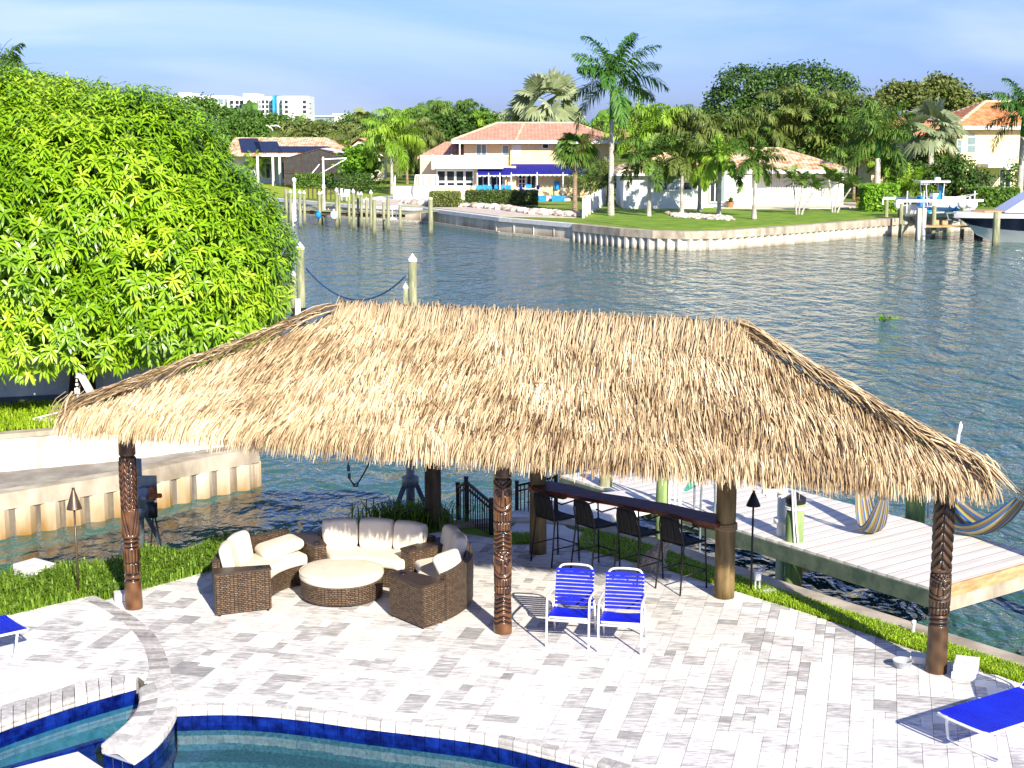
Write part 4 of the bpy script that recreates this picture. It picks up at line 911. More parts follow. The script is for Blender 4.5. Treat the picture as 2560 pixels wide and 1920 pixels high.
# ------------------------------------------------------------------ floating dock at the right
DZ = -.2
dk = g2([(1530, 1213), (1640, 1252), (1835, 1319), (2330, 1470), (2420, 1452), (3050, 1300), (2560, 1366), (1872, 1211), (1700, 1180)], DZ)
dk = [np.array(q) for q in g2([(2330, 1470), (1835, 1320), (1480, 1262), (1392, 1246), (1530, 1212), (1870, 1150), (1990, 1237), (2560, 1366), (2900, 1440)], DZ)]
d0 = np.array(G(2330, 1470, DZ)[:2]); d1 = np.array(G(1835, 1320, DZ)[:2]); dd = nrm(d1-d0); dn = np.array((dd[1], -dd[0])) 
if dn[0] < 0: dn = -dn
far_l = d0+dd*8.6; DW = 2.85
dock = T('floating_dock', 'weathered pale plank dock with green sides running along the seawall', 'dock')
ang = math.atan2(dn[1], dn[0])
mb = MB(); r = random.Random(5); k = 0.0
Ld = 8.9
o = MB(); o.bx(0, DW, 0, Ld, -.04, 0); q = o.build('deck', M['dock'], dock); q.location = (*d0, DZ); q.rotation_euler = (0, 0, math.atan2(dn[1], dn[0]))
if np.dot(np.array((-dn[1], dn[0])), dd) < 0: print('dock flip')
o = MB(); o.bx(-.03, 0, -.02, Ld+.02, -.3, -.045); o.bx(DW, DW+.03, -.02, Ld+.02, -.3, -.045); q = o.build('side_fascia', M['fascia_green'], dock); q.location = (*d0, DZ); q.rotation_euler = (0, 0, ang)
o = MB(); o.bx(-.03, DW+.03, -.06, -.02, -.2, -.01); q = o.build('end_fascia', M['fascia'], dock); q.location = (*d0, DZ); q.rotation_euler = (0, 0, ang)
o = MB(); o.bx(-.03, DW+.03, -.05, -.01, -.42, -.205); q = o.build('end_fascia', M['cap'], dock); q.location = (*d0, DZ); q.rotation_euler = (0, 0, ang)
def dkp(x, y, z=0): return V3(*(d0+dn*x+dd*y), DZ+z)
# landing between the path and the dock
o = MB(); o.prism(g2([(1100, 1322), (1238, 1290), (1392, 1243), (1560, 1226), (1650, 1262), (1420, 1316), (1300, 1302), (1238, 1346)], -.1), -.22, -.1); structure('landing', o, M['concrete_pale'])
def piling(name, lab, p, top, r=.13, m='piling', cap=None, bottom=-2.2, group=None, capm='white_plastic'):
    t = T(name, lab, 'piling', (p[0], p[1], 0), 0, group); mb = MB(); n = 8
    mb.tube([(.01*math.sin(i*2), .01*math.cos(i*1.7), z) for i, z in enumerate(np.linspace(bottom, top, n))], [r*(1.04-.06*i/n) for i in range(n)], 16); o = mb.build('pole', M[m], t)
    for f in o.data.polygons: f.use_smooth = abs(f.normal.z) < .8
    if cap:
        mb = MB(); mb.lathe([(r*1.0, top-.02), (r*1.12, top-.03), (r*1.14, top+.05), (r*1.1, top+.06), (0, top+cap)], 20); mb.build('cap', M[capm], t)
    return t
pw = G(1985, 1500, WZ)
pil = piling('dock_piling', 'green dock piling with a black cone cap and a coiled white rope', D(1983, 1432, 23.6), zat(1252, 23.6), .15, 'piling_green', .16, capm='black')
mb = MB(); c = (.16, -.1)
for k, (h0, h1) in enumerate(((.78, -.35), (.7, -.55))): mb.tube([(-.1+.05*k, -.16, h0), (-.06+.04*k, -.17, .2), (-.02+.06*k, -.18, -.3), (.02+.1*k, -.17, h1), (.2+.05*k, -.12, h1+.05)], .016, 7)
for h in (.35, .38, -.25): mb.tube([(.165*math.cos(a), .165*math.sin(a), h) for a in np.linspace(0, 2*math.pi, 24, endpoint=False)], .014, 6, closed=True)
mb.build('rope_coil', M['white_plastic'], pil, smooth=True)
mb = MB(); mb.bar((.1, -.05, -.62), (.75, .35, -.6), .1, .2); mb.build('bracket', M['fascia'], pil)
p = D(1952, 1345, 23.9); t = T('lift_post', 'white boat lift post with an orange motor leaning at the dock edge', 'boat lift', (p[0], p[1], 0))
mb = MB(); mb.cyl((0, 0, -1.2), (0, 0, 1.15), .075, n=16); mb.build('pole', M['white_metal'], t, smooth=True)
mb = MB(); mb.cyl((0, 0, .02), (0, 0, .1), .13, n=20); mb.build('collar', M['white_metal'], t, smooth=True); mb = MB(); mb.cyl((0, 0, .52), (0, 0, .6), .095, n=20); mb.build('collar', M['white_metal'], t, smooth=True)
mb = MB(); mb.lathe([(0, .64), (.1, .64), (.125, .7), (.125, .8), (.1, .86), (0, .87)], 20, (-.16, .02, 0)); mb.build('motor', M['rust'], t, smooth=True)
mb = MB(); mb.box((-.18, 0, .54), (.2, .16, .14)); mb.box((-.3, 0, .56), (.07, .12, .1)); mb.build('gearbox', M['concrete_pale'], t, bevel=.015)
p = D(1655, 1262, 26.2)
pil = piling('dock_piling', 'green piling with white pipes at the far end of the bar counter', D(1655, 1370, 25.3), zat(1180, 25.3), .12, 'piling_green')
mb = MB()
for x, r_ in ((.1, .03), (.2, .02), (.28, .035)): mb.cyl((x, -.12, -.2), (x, -.12, 1.2), r_)
mb.box((-.02, -.15, .9), (.12, .06, .16)); mb.build('pipe', M['white_plastic'], pil)
mb = MB()
for k in range(5): mb.tube(smooth([(.34, -.1, 1.15-.02*k), (.42+.03*k, -.12, .75), (.46+.02*k, -.14, .45-.03*k), (.36+.01*k, -.12, .25)], 2), .012, 6)
M['hose'] = mat('green_hose', (.05, .3, .22), (.08, .4, .3), rough=.4); mb.build('hose', M['hose'], pil, smooth=True)
ld = T('dock_ladder', 'bent aluminium ladder handrails rising from the plank dock edge', 'ladder', tuple(dkp(-.05, 4.9)), ang)
for y in (0, .52):
    mb = MB(); mb.tube(smooth([(.34, y, 0), (.34, y, .5), (.3, y, .66), (.17, y, .74), (.04, y, .66), (0, y, .5), (0, y, -1.2)], 2), .02, 10); mb.build('handrail', M['galv'], ld, smooth=True)
mb = MB()
for k in range(4): mb.cyl((0, 0, -.2-.25*k), (0, .52, -.2-.25*k), .018)
mb.build('rung', M['galv'], ld)
piling('dock_piling', 'pale piling standing in the water behind the far end of the bar', D(1515, 1222, 27.4), zat(1150, 27.4), .13, 'piling')
P2 = D(2287, 1290, 25.4); p2 = piling('dock_piling', 'green piling behind the dock between the two hammocks', P2, 1.2, .17, 'piling_green')
mb = MB(); mb.cyl((.24, 0, -.3), (.24, 0, 1.0), .025); mb.build('pipe', M['white_plastic'], p2)
# hammocks -------------------------------------------------------------
M['hammock'] = mat('striped_hammock', (0, 0, 0), rough=.9, attr=[(0, (.02, .1, .32)), (.18, (.03, .2, .5)), (.3, (.12, .1, .12)), (.45, (.5, .42, .1)), (.6, (.62, .5, .3)), (.75, (.4, .25, .14)), (.9, (.1, .08, .05)), (1, (.5, .42, .12))], nmix=.05, trans=.3)
def hammock(lab, A, B, width, sag, flare=1.0):
    A, B = np.asarray(A, float), np.asarray(B, float); d = nrm((B-A)*V3(1, 1, 0)); n = V3(-d[1], d[0], 0)
    t = T('hammock', lab, 'hammock', group='striped hammocks on the dock'); mb = MB(); rows = []
    S_ = np.linspace(.16, .84, 22); Q = np.linspace(-1, 1, 19); ctr = lambda s: A+(B-A)*s-V3(0, 0, sag*4*s*(1-s))
    for s in S_:
        k = math.sin(math.pi*(s-.1)/.8)**.6*width/2; c = ctr(s)
        rows.append([c+n*k*math.sin(q*1.15)/math.sin(1.15)+V3(0, 0, .62*k*(1-math.cos(q*1.15))/(1-math.cos(1.15))) for q in Q])
    var = np.tile(np.abs((np.arange(18)*7 % 18)/17.), 21); mb.grid(rows, var=var); o = mb.build('cloth', M['hammock'], t, smooth=True)
    for end, row in ((A, rows[0]), (B, rows[-1])):
        mb = MB()
        for k in range(0, 19, 2): mb.cyl(end, row[k], .006, n=5)
        mb.build('cords', M['rope'], t)
    return t
arm_t = D(2182, 1005, 24.2); arm_t[2] = 1.62
t = p2; mb = MB(); mb.bar((0, 0, 1.15), tuple(arm_t-V3(P2[0], P2[1], 0)), .09, .12); mb.build('arm', M['log'], t)
hammock('striped hammock hanging in a narrow loop left of the dark carved post', D(2140, 1190, 25.2)*V3(1, 1, 0)+V3(0, 0, 1.5), D(2226, 1205, 22.9)*V3(1, 1, 0)+V3(0, 0, 1.45), .4, 1.66)
P3 = D(2610, 1330, 22.5)
piling('dock_piling', 'green piling outside the right picture edge carrying a hammock', P3, 1.6, .15, 'piling_green')
hammock('striped hammock with a blue edge hanging right of the dark carved post', (P2[0], P2[1], 1.1), (P3[0], P3[1], 1.5), .75, 1.5)
p = D(2392, 1110, 24.4); t = T('guide_pole', 'white forked pole tip standing above the right end of the roof', 'pole', (p[0], p[1], 0)); zt_ = zat(1054, 24.4)
mb = MB(); mb.cyl((-.08, 0, -1.5), (.02, 0, zt_-.22), .035, .03); mb.build('pole', M['white_plastic'], t, smooth=True)
mb = MB(); mb.tube([(.02, 0, zt_-.24), (.035, 0, zt_-.1), (.05, 0, zt_)], [.03, .024, .012]); mb.tube([(.02, 0, zt_-.24), (.06, 0, zt_-.12), (.075, 0, zt_-.04)], [.024, .018, .01]); mb.build('fork', M['white_plastic'], t, smooth=True)
# ------------------------------------------------------------------ boat davits of our own bank
def davit(lab, px, py, Y, wheel):
    p = D(px, py, Y); t = T('boat_davit', lab, 'boat davit', (p[0], p[1], p[2]), 0, 'boat lift davits on the bank')
    for k in range(3):
        a = k*2.1+.5; mb = MB(); mb.bar((.42*math.cos(a), .42*math.sin(a), 0), (.09*math.cos(a), .09*math.sin(a), .75), .05, .07); mb.build('leg', M['blue_metal'], t)
    mb = MB(); mb.cyl((0, 0, 0), (0, 0, 1.6), .075, n=14); mb.build('mast', M['galv'], t, smooth=True)
    mb = MB(); mb.lathe([(.08, .66), (.14, .7), (.15, .84), (.13, .86), (.08, .86)], 18); mb.build('collar', M['galv'], t, smooth=True)
    if wheel:
        mb = MB(); mb.box((.1, -.05, 1.2), (.42, .03, .3)); mb.build('plate', M['galv'], t)
        mb = MB(); q = MB(); mb.lathe([(0, -.02), (.15, -.02), (.165, 0), (.15, .02), (.05, .03), (.05, .09), (0, .09)], 22); o = mb.build('wheel', M['galv'], t, smooth=True); o.location = (.13, -.12, 1.02); o.rotation_euler = (R(90), 0, 0)
        mb = MB(); mb.box((.27, -.16, 1.1), (.11, .13, .2)); mb.box((.36, -.16, 1.06), (.1, .06, .07)); mb.build('motor', M['rust'], t, bevel=.02)
        mb = MB(); mb.lathe([(0, .72), (.07, .73), (.075, .95), (.0, .97)], 16, (.27, -.2, 0)); mb.build('switch_box', M['black'], t, smooth=True)
        mb = MB(); mb.tube(smooth([(.27, -.2, .74), (.24, -.22, .4), (.2, -.22, .1), (.3, -.22, .02), (.4, -.22, .12), (.36, -.22, .4), (.3, -.2, .74)], 2), .014, 7); mb.build('cable', M['black'], t, smooth=True)
    else:
        mb = MB(); mb.box((0, 0, 1.62), (.36, .12, .1)); mb.build('head_plate', M['rust'], t)
        mb = MB(); mb.tube(smooth([(.1, -.1, .1), (.2, -.1, .35), (.42, -.1, .5)], 2), .012, 6); mb.build('cable', M['black'], t, smooth=True)
    return t
davit('grey boat davit with a winch wheel and rust brown motor behind the carved leaf post', 352, 1398, 22.3, True)
davit('blue legged boat davit behind the back sofa', 1027, 1312, 24.6, False)
t = T('davit_sling', 'blue lifting hook and line hanging from the roof edge over the water', 'lifting line', D(880, 1150, 24.0)*1)
mb = MB(); mb.tube([(-.08, 0, .5), (-.075, 0, .1), (-.06, 0, -.12)], .01); mb.tube(smooth([(-.06, 0, -.3), (.05, 0, -.46), (.2, 0, -.22), (.36, 0, .1), (.42, 0, .5)], 2), .012); mb.build('line', M['blue_rope'], t, smooth=True)
mb = MB(); mb.box((-.06, 0, -.14), (.05, .04, .1)); mb.box((-.05, 0, -.27), (.045, .035, .09)); mb.tube([(.0, 0, -.38), (.03, 0, -.45), (.08, 0, -.45), (.09, 0, -.4)], .016); mb.build('hook', M['blue_metal'], t)
# cable box on the dark post, floodlight
p = D(1112, 1287, 24.0); t = T('flood_light', 'small grey floodlight on a bracket behind the right sofa', 'light', p)
mb = MB(); mb.box((0, 0, 0), (.15, .08, .16), R(20)); mb.build('housing', M['galv'], t, bevel=.01); mb = MB(); mb.bar((-.2, 0, -.03), (0, 0, 0), .04, .04); mb.build('bracket', M['black'], t)
# ------------------------------------------------------------------ mooring pilings out in the canal
def mooring(lab, px, pytop, Y, extra):
    p = D(px, pytop, Y); t = piling('mooring_piling', lab, p, p[2], .155, 'piling', .28, group='white capped mooring pilings with a rope')
    mb = MB(); mb.cyl((-.3, -.1, -2), (-.26, -.1, p[2]-1.0), .1, n=14); mb.build('second_pole', M['piling'], t, smooth=True)
    mb = MB(); mb.lathe([(.105, p[2]-1.02), (.115, p[2]-.98), (0, p[2]-.78)], 16, (-.26, -.1, 0)); mb.build('cap', M['white_plastic'], t)
    mb = MB(); mb.bx(-.2, .0, -.3, -.2, -1.0+extra, p[2]-1.9); mb.build('fender_board', M['white_plastic'], t)
    mb = MB(); mb.cyl((0, 0, -1.6), (0, 0, -.35), .185, n=16); mb.cyl((-.26, -.1, -1.6), (-.26, -.1, -.35), .14, n=16); mb.build('sleeve', M['black'], t, smooth=True)
    return p
pa = mooring('white capped mooring piling nearest the mango tree', 750, 622, 57.0, .0); pb = mooring('white capped mooring piling standing behind the thatched ridge', 1031, 652, 54.5, .0)
A = pa+V3(.22, -.05, -.75); B = pb+V3(-.25, -.1, -.55); mb = MB()
mb.tube([A+(B-A)*s-V3(0, 0, 1.05*4*s*(1-s)+ .0) for s in np.linspace(0, 1, 30)], .03, 6); tag(mb.build('mooring_rope', M['blue_rope'], smooth=True), 'dark blue rope sagging between the two white capped pilings', 'rope')
mb = MB(); S = Strips(); c = G(2218, 797, WZ); N = 30; d = unit(np.stack((RNG.normal(0, 1, N), RNG.normal(0, 1, N), RNG.uniform(.1, .8, N)), 1)); p0 = c+RNG.normal(0, .12, (N, 3))*V3(1.6, 1, 0)
S.add(np.stack((p0, p0+d*.1, p0+d*.2, p0+d*.28-V3(0, 0, .04)), 1), unit(np.cross(d, V3(0, 0, 1))), RNG.uniform(.05, .1, N), RNG.random(N)); S.mesh(mb); tag(mb.build('floating_weed', M['leaf_bright']), 'clump of yellow green water weed drifting in the canal', 'water weed')
# ------------------------------------------------------------------ grass and weeds
def blades(name, pts, hts, m, lab=None, wd=.018, lean=.5):
    N = len(pts); S = Strips(); a = RNG.random(N)*2*math.pi; d = np.stack((np.cos(a), np.sin(a), np.zeros(N)), 1); h = hts[:, None]; ln = RNG.uniform(.2, 1, N)[:, None]*lean; z = V3(0, 0, 1)
    q = np.stack((pts, pts+z*h*.45+d*h*ln*.12, pts+z*h*.8+d*h*ln*.45, pts+z*h*(1-.35*ln)+d*h*ln), 1)
    S.add(q, np.stack((-d[:, 1], d[:, 0], 0*d[:, 0]), 1), np.full(N, wd)*RNG.uniform(.7, 1.3, N), np.clip(RNG.normal(.5, .2, N), 0, 1))
    mb = MB(); S.mesh(mb, (.8, 1, .8, .15)); return tag(mb.build(name, M[m]), lab, 'grass', kind='stuff')
def between(A, B, N):
    A, B = resample(A, 60), resample(B, 60); i = RNG.random(N)*58.9; k = i.astype(int); f = (i-k)[:, None]; s = RNG.random(N)[:, None]
    a, b = A[k]*(1-f)+A[k+1]*f, B[k]*(1-f)+B[k+1]*f; p = a+(b-a)*s; return np.concatenate((p, np.full((N, 1), -.03)), 1), s[:, 0]
pts, s = between([p for p in P_right if p[1] < 24], [p for p in ci if p[0] > 1.2], 30000)
blades('grass_strip', pts, RNG.uniform(.05, .12, len(pts)), 'lawn_blade', 'bright green grass strip between the pavers and the seawall', .013, .9)
inner = [p for p in P_left[:7]]; outer = [np.asarray(p) for p in lb[:-1]]
pts, s = between(g2([(-500, 1652), (0, 1546), (235, 1489), (262, 1502), (530, 1427), (800, 1377), (1090, 1330)]), offset(lb, -.05), 15000)
cl = .5+.5*np.sin(pts[:, 0]*2.6)*np.sin(pts[:, 1]*3.1+1)+.3*np.sin(pts[:, 0]*6.5); hh = np.clip(.13+.17*cl, .08, .4)*np.where(pts[:, 0] > -3.6, .5, 1)*RNG.uniform(.6, 1.2, len(pts))
blades('weeds', pts, hh, 'weed', 'tall shaggy weeds on the bank between the pavers and the inlet', .02, 1.0)
N = 900; pts = G(1020, 1312)+np.stack((RNG.normal(0, .35, N), RNG.normal(0, .16, N), np.zeros(N)), 1); pts[:, 2] = -.03
blades('weeds', pts, RNG.uniform(.2, .5, N), 'weed', 'bright tuft of tall grass at the foot of the blue legged davit', .02, .9)
pts, s = between(g2([(1250, 1362), (1345, 1360)]), g2([(1240, 1335), (1330, 1338)]), 2500); blades('grass_patch', pts, RNG.uniform(.05, .11, len(pts)), 'lawn_blade', 'small grass patch between the path and the left handrail', .014, .9)
# ================================================================== neighbour on the left: seawall, apron, lawn, fence, mango tree, davit
AZ, LZ = -.3, .45
front = [(-1500, 1480), (-300, 1284), (0, 1236), (309, 1186), (500, 1147), (640, 1122)]; fw = g2(front, AZ)
back = [np.array(p) for p in fw[-1:]]+[np.array((-7.0, 38.0)), np.array((-12.5, 52)), np.array((-24, 72)), np.array((-60, 90))]
mb = MB(); mb.prism(list(fw)+[tuple(p) for p in back[1:]]+[(-80, 90), (-80, 10)], -2.2, AZ); structure('apron', mb, M['concrete_grey'])
nb = T('neighbour_seawall', 'corrugated sheet pile seawall with a pale concrete cap across the inlet', 'seawall')
F2 = list(fw)+[tuple(back[1]), tuple(back[2]), tuple(back[3])]; oa, ob = offset(F2, -.06), offset(F2, .3)
mb = MB()
for i in range(len(F2)-1): mb.prism([oa[i], oa[i+1], ob[i+1], ob[i]], AZ-.3, AZ+.02)
mb.build('cap', M['cap'], nb)
def corrug(mb, P, z0, z1, per=.42, amp=.09, side=1):
    ln = np.sum(np.linalg.norm(np.diff(np.asarray(P), axis=0), axis=1)); n = int(ln/per)*8; Q = resample(P, n+1); N_ = np.array(offset(Q, 1.0))-Q
    shape = np.array((1, 1, 1, .5, 0, 0, 0, .5)); k = shape[np.arange(n+1) % 8]*amp*side; Q = Q+N_*k[:, None]
    mb.grid([[(x, y, z0) for x, y in Q], [(x, y, z1) for x, y in Q]])
mb = MB(); corrug(mb, F2, -2.2, AZ-.29, .5, .1, -1); mb.build('sheet_pile', M['sheet'], nb)
rw = g2([(-900, 1275), (0, 1180), (300, 1152), (620, 1118)], AZ); rw[-1] = tuple(np.array(rw[-1])+np.array((-.2, .3)))
rwall = T('retaining_wall', 'stained white retaining wall below the lawn and the vinyl fence', 'wall'); ra, rb = offset(rw, .22), rw
mb = MB()
for i in range(len(rw)-1): mb.prism([rb[i], rb[i+1], ra[i+1], ra[i]], AZ-.1, LZ-.08)
mb.build('wall_face', M['white_wall'], rwall)
mb = MB(); rc, rd = offset(rw, -.03), offset(rw, .28)
for i in range(len(rw)-1): mb.prism([rc[i], rc[i+1], rd[i+1], rd[i]], LZ-.08, LZ+.02)
mb.build('coping', M['cap'], rwall)
mb = MB(); mb.prism(list(ra)+[(-7.3, 36), (-12.8, 50), (-24, 70), (-60, 88), (-80, 88), (-80, 20)], -.4, LZ); structure('neighbour_lawn', mb, M['soil'])
pts, s = between(offset(rw, .25), offset(rw, 3.2), 16000); pts[:, 2] = LZ; blades('neighbour_grass', pts, RNG.uniform(.06, .16, len(pts)), 'lawn_blade', 'rough grass on the lawn below the vinyl fence', .02, .9)
fa, fb = D(-700, 1050, 31.2), D(640, 985, 34.6); fd = fb-fa; fd[2] = 0; L_ = np.linalg.norm(fd); fd /= L_; frz = math.atan2(fd[1], fd[0])
fn = T('vinyl_fence', 'pale grey vinyl privacy fence under the mango tree', 'fence', (fa[0], fa[1], LZ), frz)
n = int(L_/1.83)
for k in range(n+1):
    mb = MB(); mb.box((k*1.83, 0, .95), (.12, .12, 1.9)); mb.lathe([(.09, 1.9), (.09, 1.93), (0, 1.98)], 4, (k*1.83, 0, 0)); mb.build('post', M['pvc'], fn)
    if k < n:
        mb = MB()
        for j in range(6): mb.box((k*1.83+.06+.286*(j+.5), 0, .93), (.28, .03, 1.62))
        mb.box((k*1.83+.915, 0, .13), (1.71, .05, .14)); mb.box((k*1.83+.915, 0, 1.78), (1.71, .05, .12)); mb.build('panel', M['pvc'], fn)
# white davit crane
p = G(287, 1138, AZ); dv = T('davit_crane', 'white boat davit crane with a hanging hook on the neighbour seawall', 'davit crane', p)
q = lambda px, py: D(px, py, p[1])-p
mb = MB(); mb.cyl((0, 0, 0), (0, 0, .95), .16, .1, 16); mb.build('pedestal', M['white_wall'], dv, smooth=True)
top, el, tip = q(192, 918), q(262, 1045), q(62, 1054); mid_ = q(196, 1024)
mb = MB(); mb.bar((0, 0, .8), el*V3(1, 1, 1), .14, .14); mb.bar(el, top, .16, .12); mb.build('mast', M['white_metal'], dv, bevel=.01)
mb = MB(); mb.bar(el+V3(0, 0, -.02), tip, .16, .13); mb.bar(mid_+V3(0, 0, .05), tip+V3(.06, 0, .03), .03, .03); mb.build('boom', M['white_metal'], dv, bevel=.008)
mb = MB(); a = top+V3(.0, -.06, .0)
for k in range(11): c = a+(mid_-a)*(k/11); mb.box(c-V3(0, 0, .03), (.03 if k % 2 else .055, .03, .05))
mb.box(a+(mid_-a)*.55, (.1, .05, .12)); mb.build('chain', M['white_metal'], dv)
h = q(94, 1178); s0 = q(89, 1066); mb = MB(); mb.cyl(s0, h, .011); mb.build('cable', M['galv'], dv)
mb = MB(); mb.tube([h+V3(0, 0, .03), h+V3(0, 0, -.03), h+V3(.03, 0, -.07), h+V3(.06, 0, -.03)], .012); mb.box(s0+V3(0, 0, .04), (.05, .05, .1)); mb.build('hook', M['white_metal'], dv)
# ------------------------------------------------------------------ vegetation builders
def leaf_tree(name, lab, lobes, trunk, nleaf, leaf, m, group=None, bark='bark', inner=.25, trunk_r=.25, cluster=5, flat=.45):
    """trunk + limbs + leaf clusters spread over the shells of several lobes (x, y, z, rx, ry, rz), in world space"""
    t = T(name, lab, 'tree', trunk, 0, group); base = V3(*trunk); lob = [np.array(l, float) for l in lobes]
    vol = np.array([l[3]*l[4]+l[4]*l[5] for l in lob]); vol /= vol.sum(); S = Strips(); P, Nn = [], []
    for l, f in zip(lob, vol):
        N = max(6, int(nleaf*f)); d = unit(RNG.normal(0, 1, (N, 3))); d[:, 2] = np.where(d[:, 2] < -.55, -d[:, 2], d[:, 2])
        k = np.where(RNG.random(N) < inner, RNG.uniform(.35, .8, N), RNG.uniform(.8, 1.06, N)); k = k*(1+.12*np.sin(d[:, 0]*7+l[0])*np.sin(d[:, 2]*6+d[:, 1]*5))
        P.append(l[:3]-base+d*l[3:]*k[:, None]); Nn.append(d)
    P, Nn = np.concatenate(P), np.concatenate(Nn)
    keep = np.ones(len(P), bool)
    for l in lob:                                       # drop what lies deep inside another lobe
        keep &= (((P+base-l[:3])/l[3:])**2).sum(1) > .2
    P, Nn = P[keep], Nn[keep]; N = len(P)
    P = np.repeat(P, cluster, 0)+RNG.normal(0, leaf*.8, (N*cluster, 3)); Nn = np.repeat(Nn, cluster, 0); N = len(P)
    n = unit(Nn*flat+V3(0, 0, .35)+RNG.normal(0, .5, (N, 3))); a = unit(np.cross(n, RNG.normal(0, 1, (N, 3)))); ln = RNG.uniform(.6, 1.25, N)[:, None]*leaf
    var = np.repeat(np.clip(RNG.normal(.45, .22, N//cluster), 0, 1), cluster)
    S.add(np.stack((P-a*ln*.5, P+n*ln*.06, P+a*ln*.5-n*ln*.08), 1), unit(np.cross(n, a)), RNG.uniform(.45, .7, N)*leaf, var)
    mb = MB(); S.mesh(mb, (.35, 1, .3)); mb.build('crown', M[m], t)
    mb = MB(); zc = min(l[2] for l in lob)-base[2]; fork = V3(0, 0, max(.6, zc*.55))
    mb.tube([(0, 0, -.3), fork*.5+V3(.04, 0, 0), fork], [trunk_r*1.25, trunk_r, trunk_r*.8], 10)
    for l in lob:
        e = l[:3]-base; m1 = fork+(e-fork)*.5+RNG.normal(0, .15, 3); mb.tube([fork-V3(0, 0, .1), m1, e+V3(0, 0, .2*l[5])], [trunk_r*.55, trunk_r*.35, trunk_r*.1], 7)
    mb.build('trunk', M[bark], t, smooth=True); return t
# mango tree: drooping rosettes over a lumpy shell
def mango():
    Y = 33.5; base = D(205, 1012, 33.0); base[2] = LZ
    t = T('mango_tree', 'huge lime green mango tree with drooping leaf rosettes filling the left side', 'tree', base)
    C = lambda px, py, rx, ry, dY, rY: (*D(px, py, Y+dY), rx*Y/FPX, rY, ry*Y/FPX)
    lob = [C(60, 570, 460, 360, 0, 4.4), C(250, 480, 330, 262, -.3, 3.6), C(400, 620, 285, 255, -.2, 3.4), C(560, 650, 172, 205, .3, 2.6), C(455, 535, 140, 165, .2, 2.2), C(150, 760, 330, 200, -.9, 3.2), C(420, 770, 270, 150, -.4, 2.9), C(590, 770, 120, 105, .2, 1.9), C(-80, 780, 260, 180, -.8, 3.2), C(-200, 500, 320, 330, 0, 4), C(330, 330, 190, 92, .4, 2.2), C(60, 330, 260, 140, .3, 3.0)]
    lob = [np.array(l) for l in lob]; P, Nn = [], []
    for l in lob:
        A_ = 4*math.pi*((l[3]*l[4])**1.6/3+(l[3]*l[5])**1.6/3+(l[4]*l[5])**1.6/3)**(1/1.6); N = int(A_*25)
        d = unit(RNG.normal(0, 1, (N, 3))); k = 1+.05*np.sin(d[:, 0]*9+l[0])*np.sin(d[:, 2]*8)+RNG.normal(0, .025, N); P.append(l[:3]+d*l[3:]*k[:, None]); Nn.append(unit(d/l[3:]))
    P, Nn = np.concatenate(P), np.concatenate(Nn); keep = np.ones(len(P), bool)
    for l in lob: keep &= (((P-l[:3])/l[3:])**2).sum(1) > .8
    keep &= (P[:, 2] > 1.5)
    keep &= ~((P[:, 1] > Y+1.6) & (RNG.random(len(P)) < .6)); P, Nn = P[keep]-base, Nn[keep]
    inn = RNG.random(len(P)) < .28; P = P - Nn*np.where(inn, RNG.uniform(.15, .6, len(P)), 0)[:, None]
    # fringe of the skirt
    N = len(P); tone = np.clip(RNG.normal(.5, .17, N)+.16*np.sin(P[:, 0]*1.3+P[:, 2]*1.1), 0, 1); nl = 12; S = Strips(); z = V3(0, 0, 1)
    up = unit(Nn*.75+z*.6+RNG.normal(0, .1, (N, 3))); ref = unit(np.cross(up, RNG.normal(0, 1, (N, 3)))); bi = np.cross(up, ref); sc = RNG.uniform(.8, 1.25, N)[:, None]
    for k in range(nl):
        a = (2*math.pi*k/nl*2.4+RNG.normal(0, .3, N))[:, None]; rd = ref*np.cos(a)+bi*np.sin(a); e = (.55-.085*k+RNG.normal(0, .12, N))[:, None]
        d0 = unit(rd+up*e); ln = RNG.uniform(.17, .245, N)[:, None]*sc; p0 = P+up*(.05-.013*k)
        d1 = unit(d0-z*.28); d2 = unit(d0-z*.9)
        q = np.stack((p0, p0+d0*ln*.35, p0+d0*ln*.35+d1*ln*.38, p0+d0*ln*.35+d1*ln*.38+d2*ln*.36), 1)
        S.add(q, unit(np.cross(d0, up)+1e-5), RNG.uniform(.04, .055, N)*sc[:, 0], np.clip(tone+RNG.normal(0, .07, N)-.022*k+.1, 0, 1))
    mb = MB(); S.mesh(mb, (.25, 1, .95, .12)); S = Strips()
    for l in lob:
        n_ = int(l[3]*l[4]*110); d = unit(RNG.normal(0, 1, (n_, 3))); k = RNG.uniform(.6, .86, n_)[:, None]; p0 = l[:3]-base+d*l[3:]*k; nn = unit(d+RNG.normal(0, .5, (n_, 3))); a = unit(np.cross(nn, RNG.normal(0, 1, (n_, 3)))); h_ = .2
        ok = p0[:, 2]+base[2] > 1.9; S.add(np.stack((p0-a*h_, p0+nn*.03, p0+a*h_), 1)[ok], np.cross(nn, a)[ok], np.full(n_, .3)[ok], np.clip(RNG.normal(.12, .12, n_), 0, 1)[ok])  # inner leaves toned darker: shade of the crown's gaps put into the colour
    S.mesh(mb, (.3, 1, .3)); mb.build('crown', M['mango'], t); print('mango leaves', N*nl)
    mb = MB(); f = V3(.1, 0, 1.5); mb.tube([(0, 0, -.2), (.06, 0, .7), f], [.34, .27, .26], 12)
    for l in lob: e = l[:3]-base; mb.tube([f-V3(0, 0, .25), f+(e-f)*.5+V3(0, 0, .35), e+Vn(.3)], [.16, .11, .04], 8)
    mb.build('trunk', M['bark'], t, smooth=True)
def Vn(s): return RNG.normal(0, s, 3)
mango()
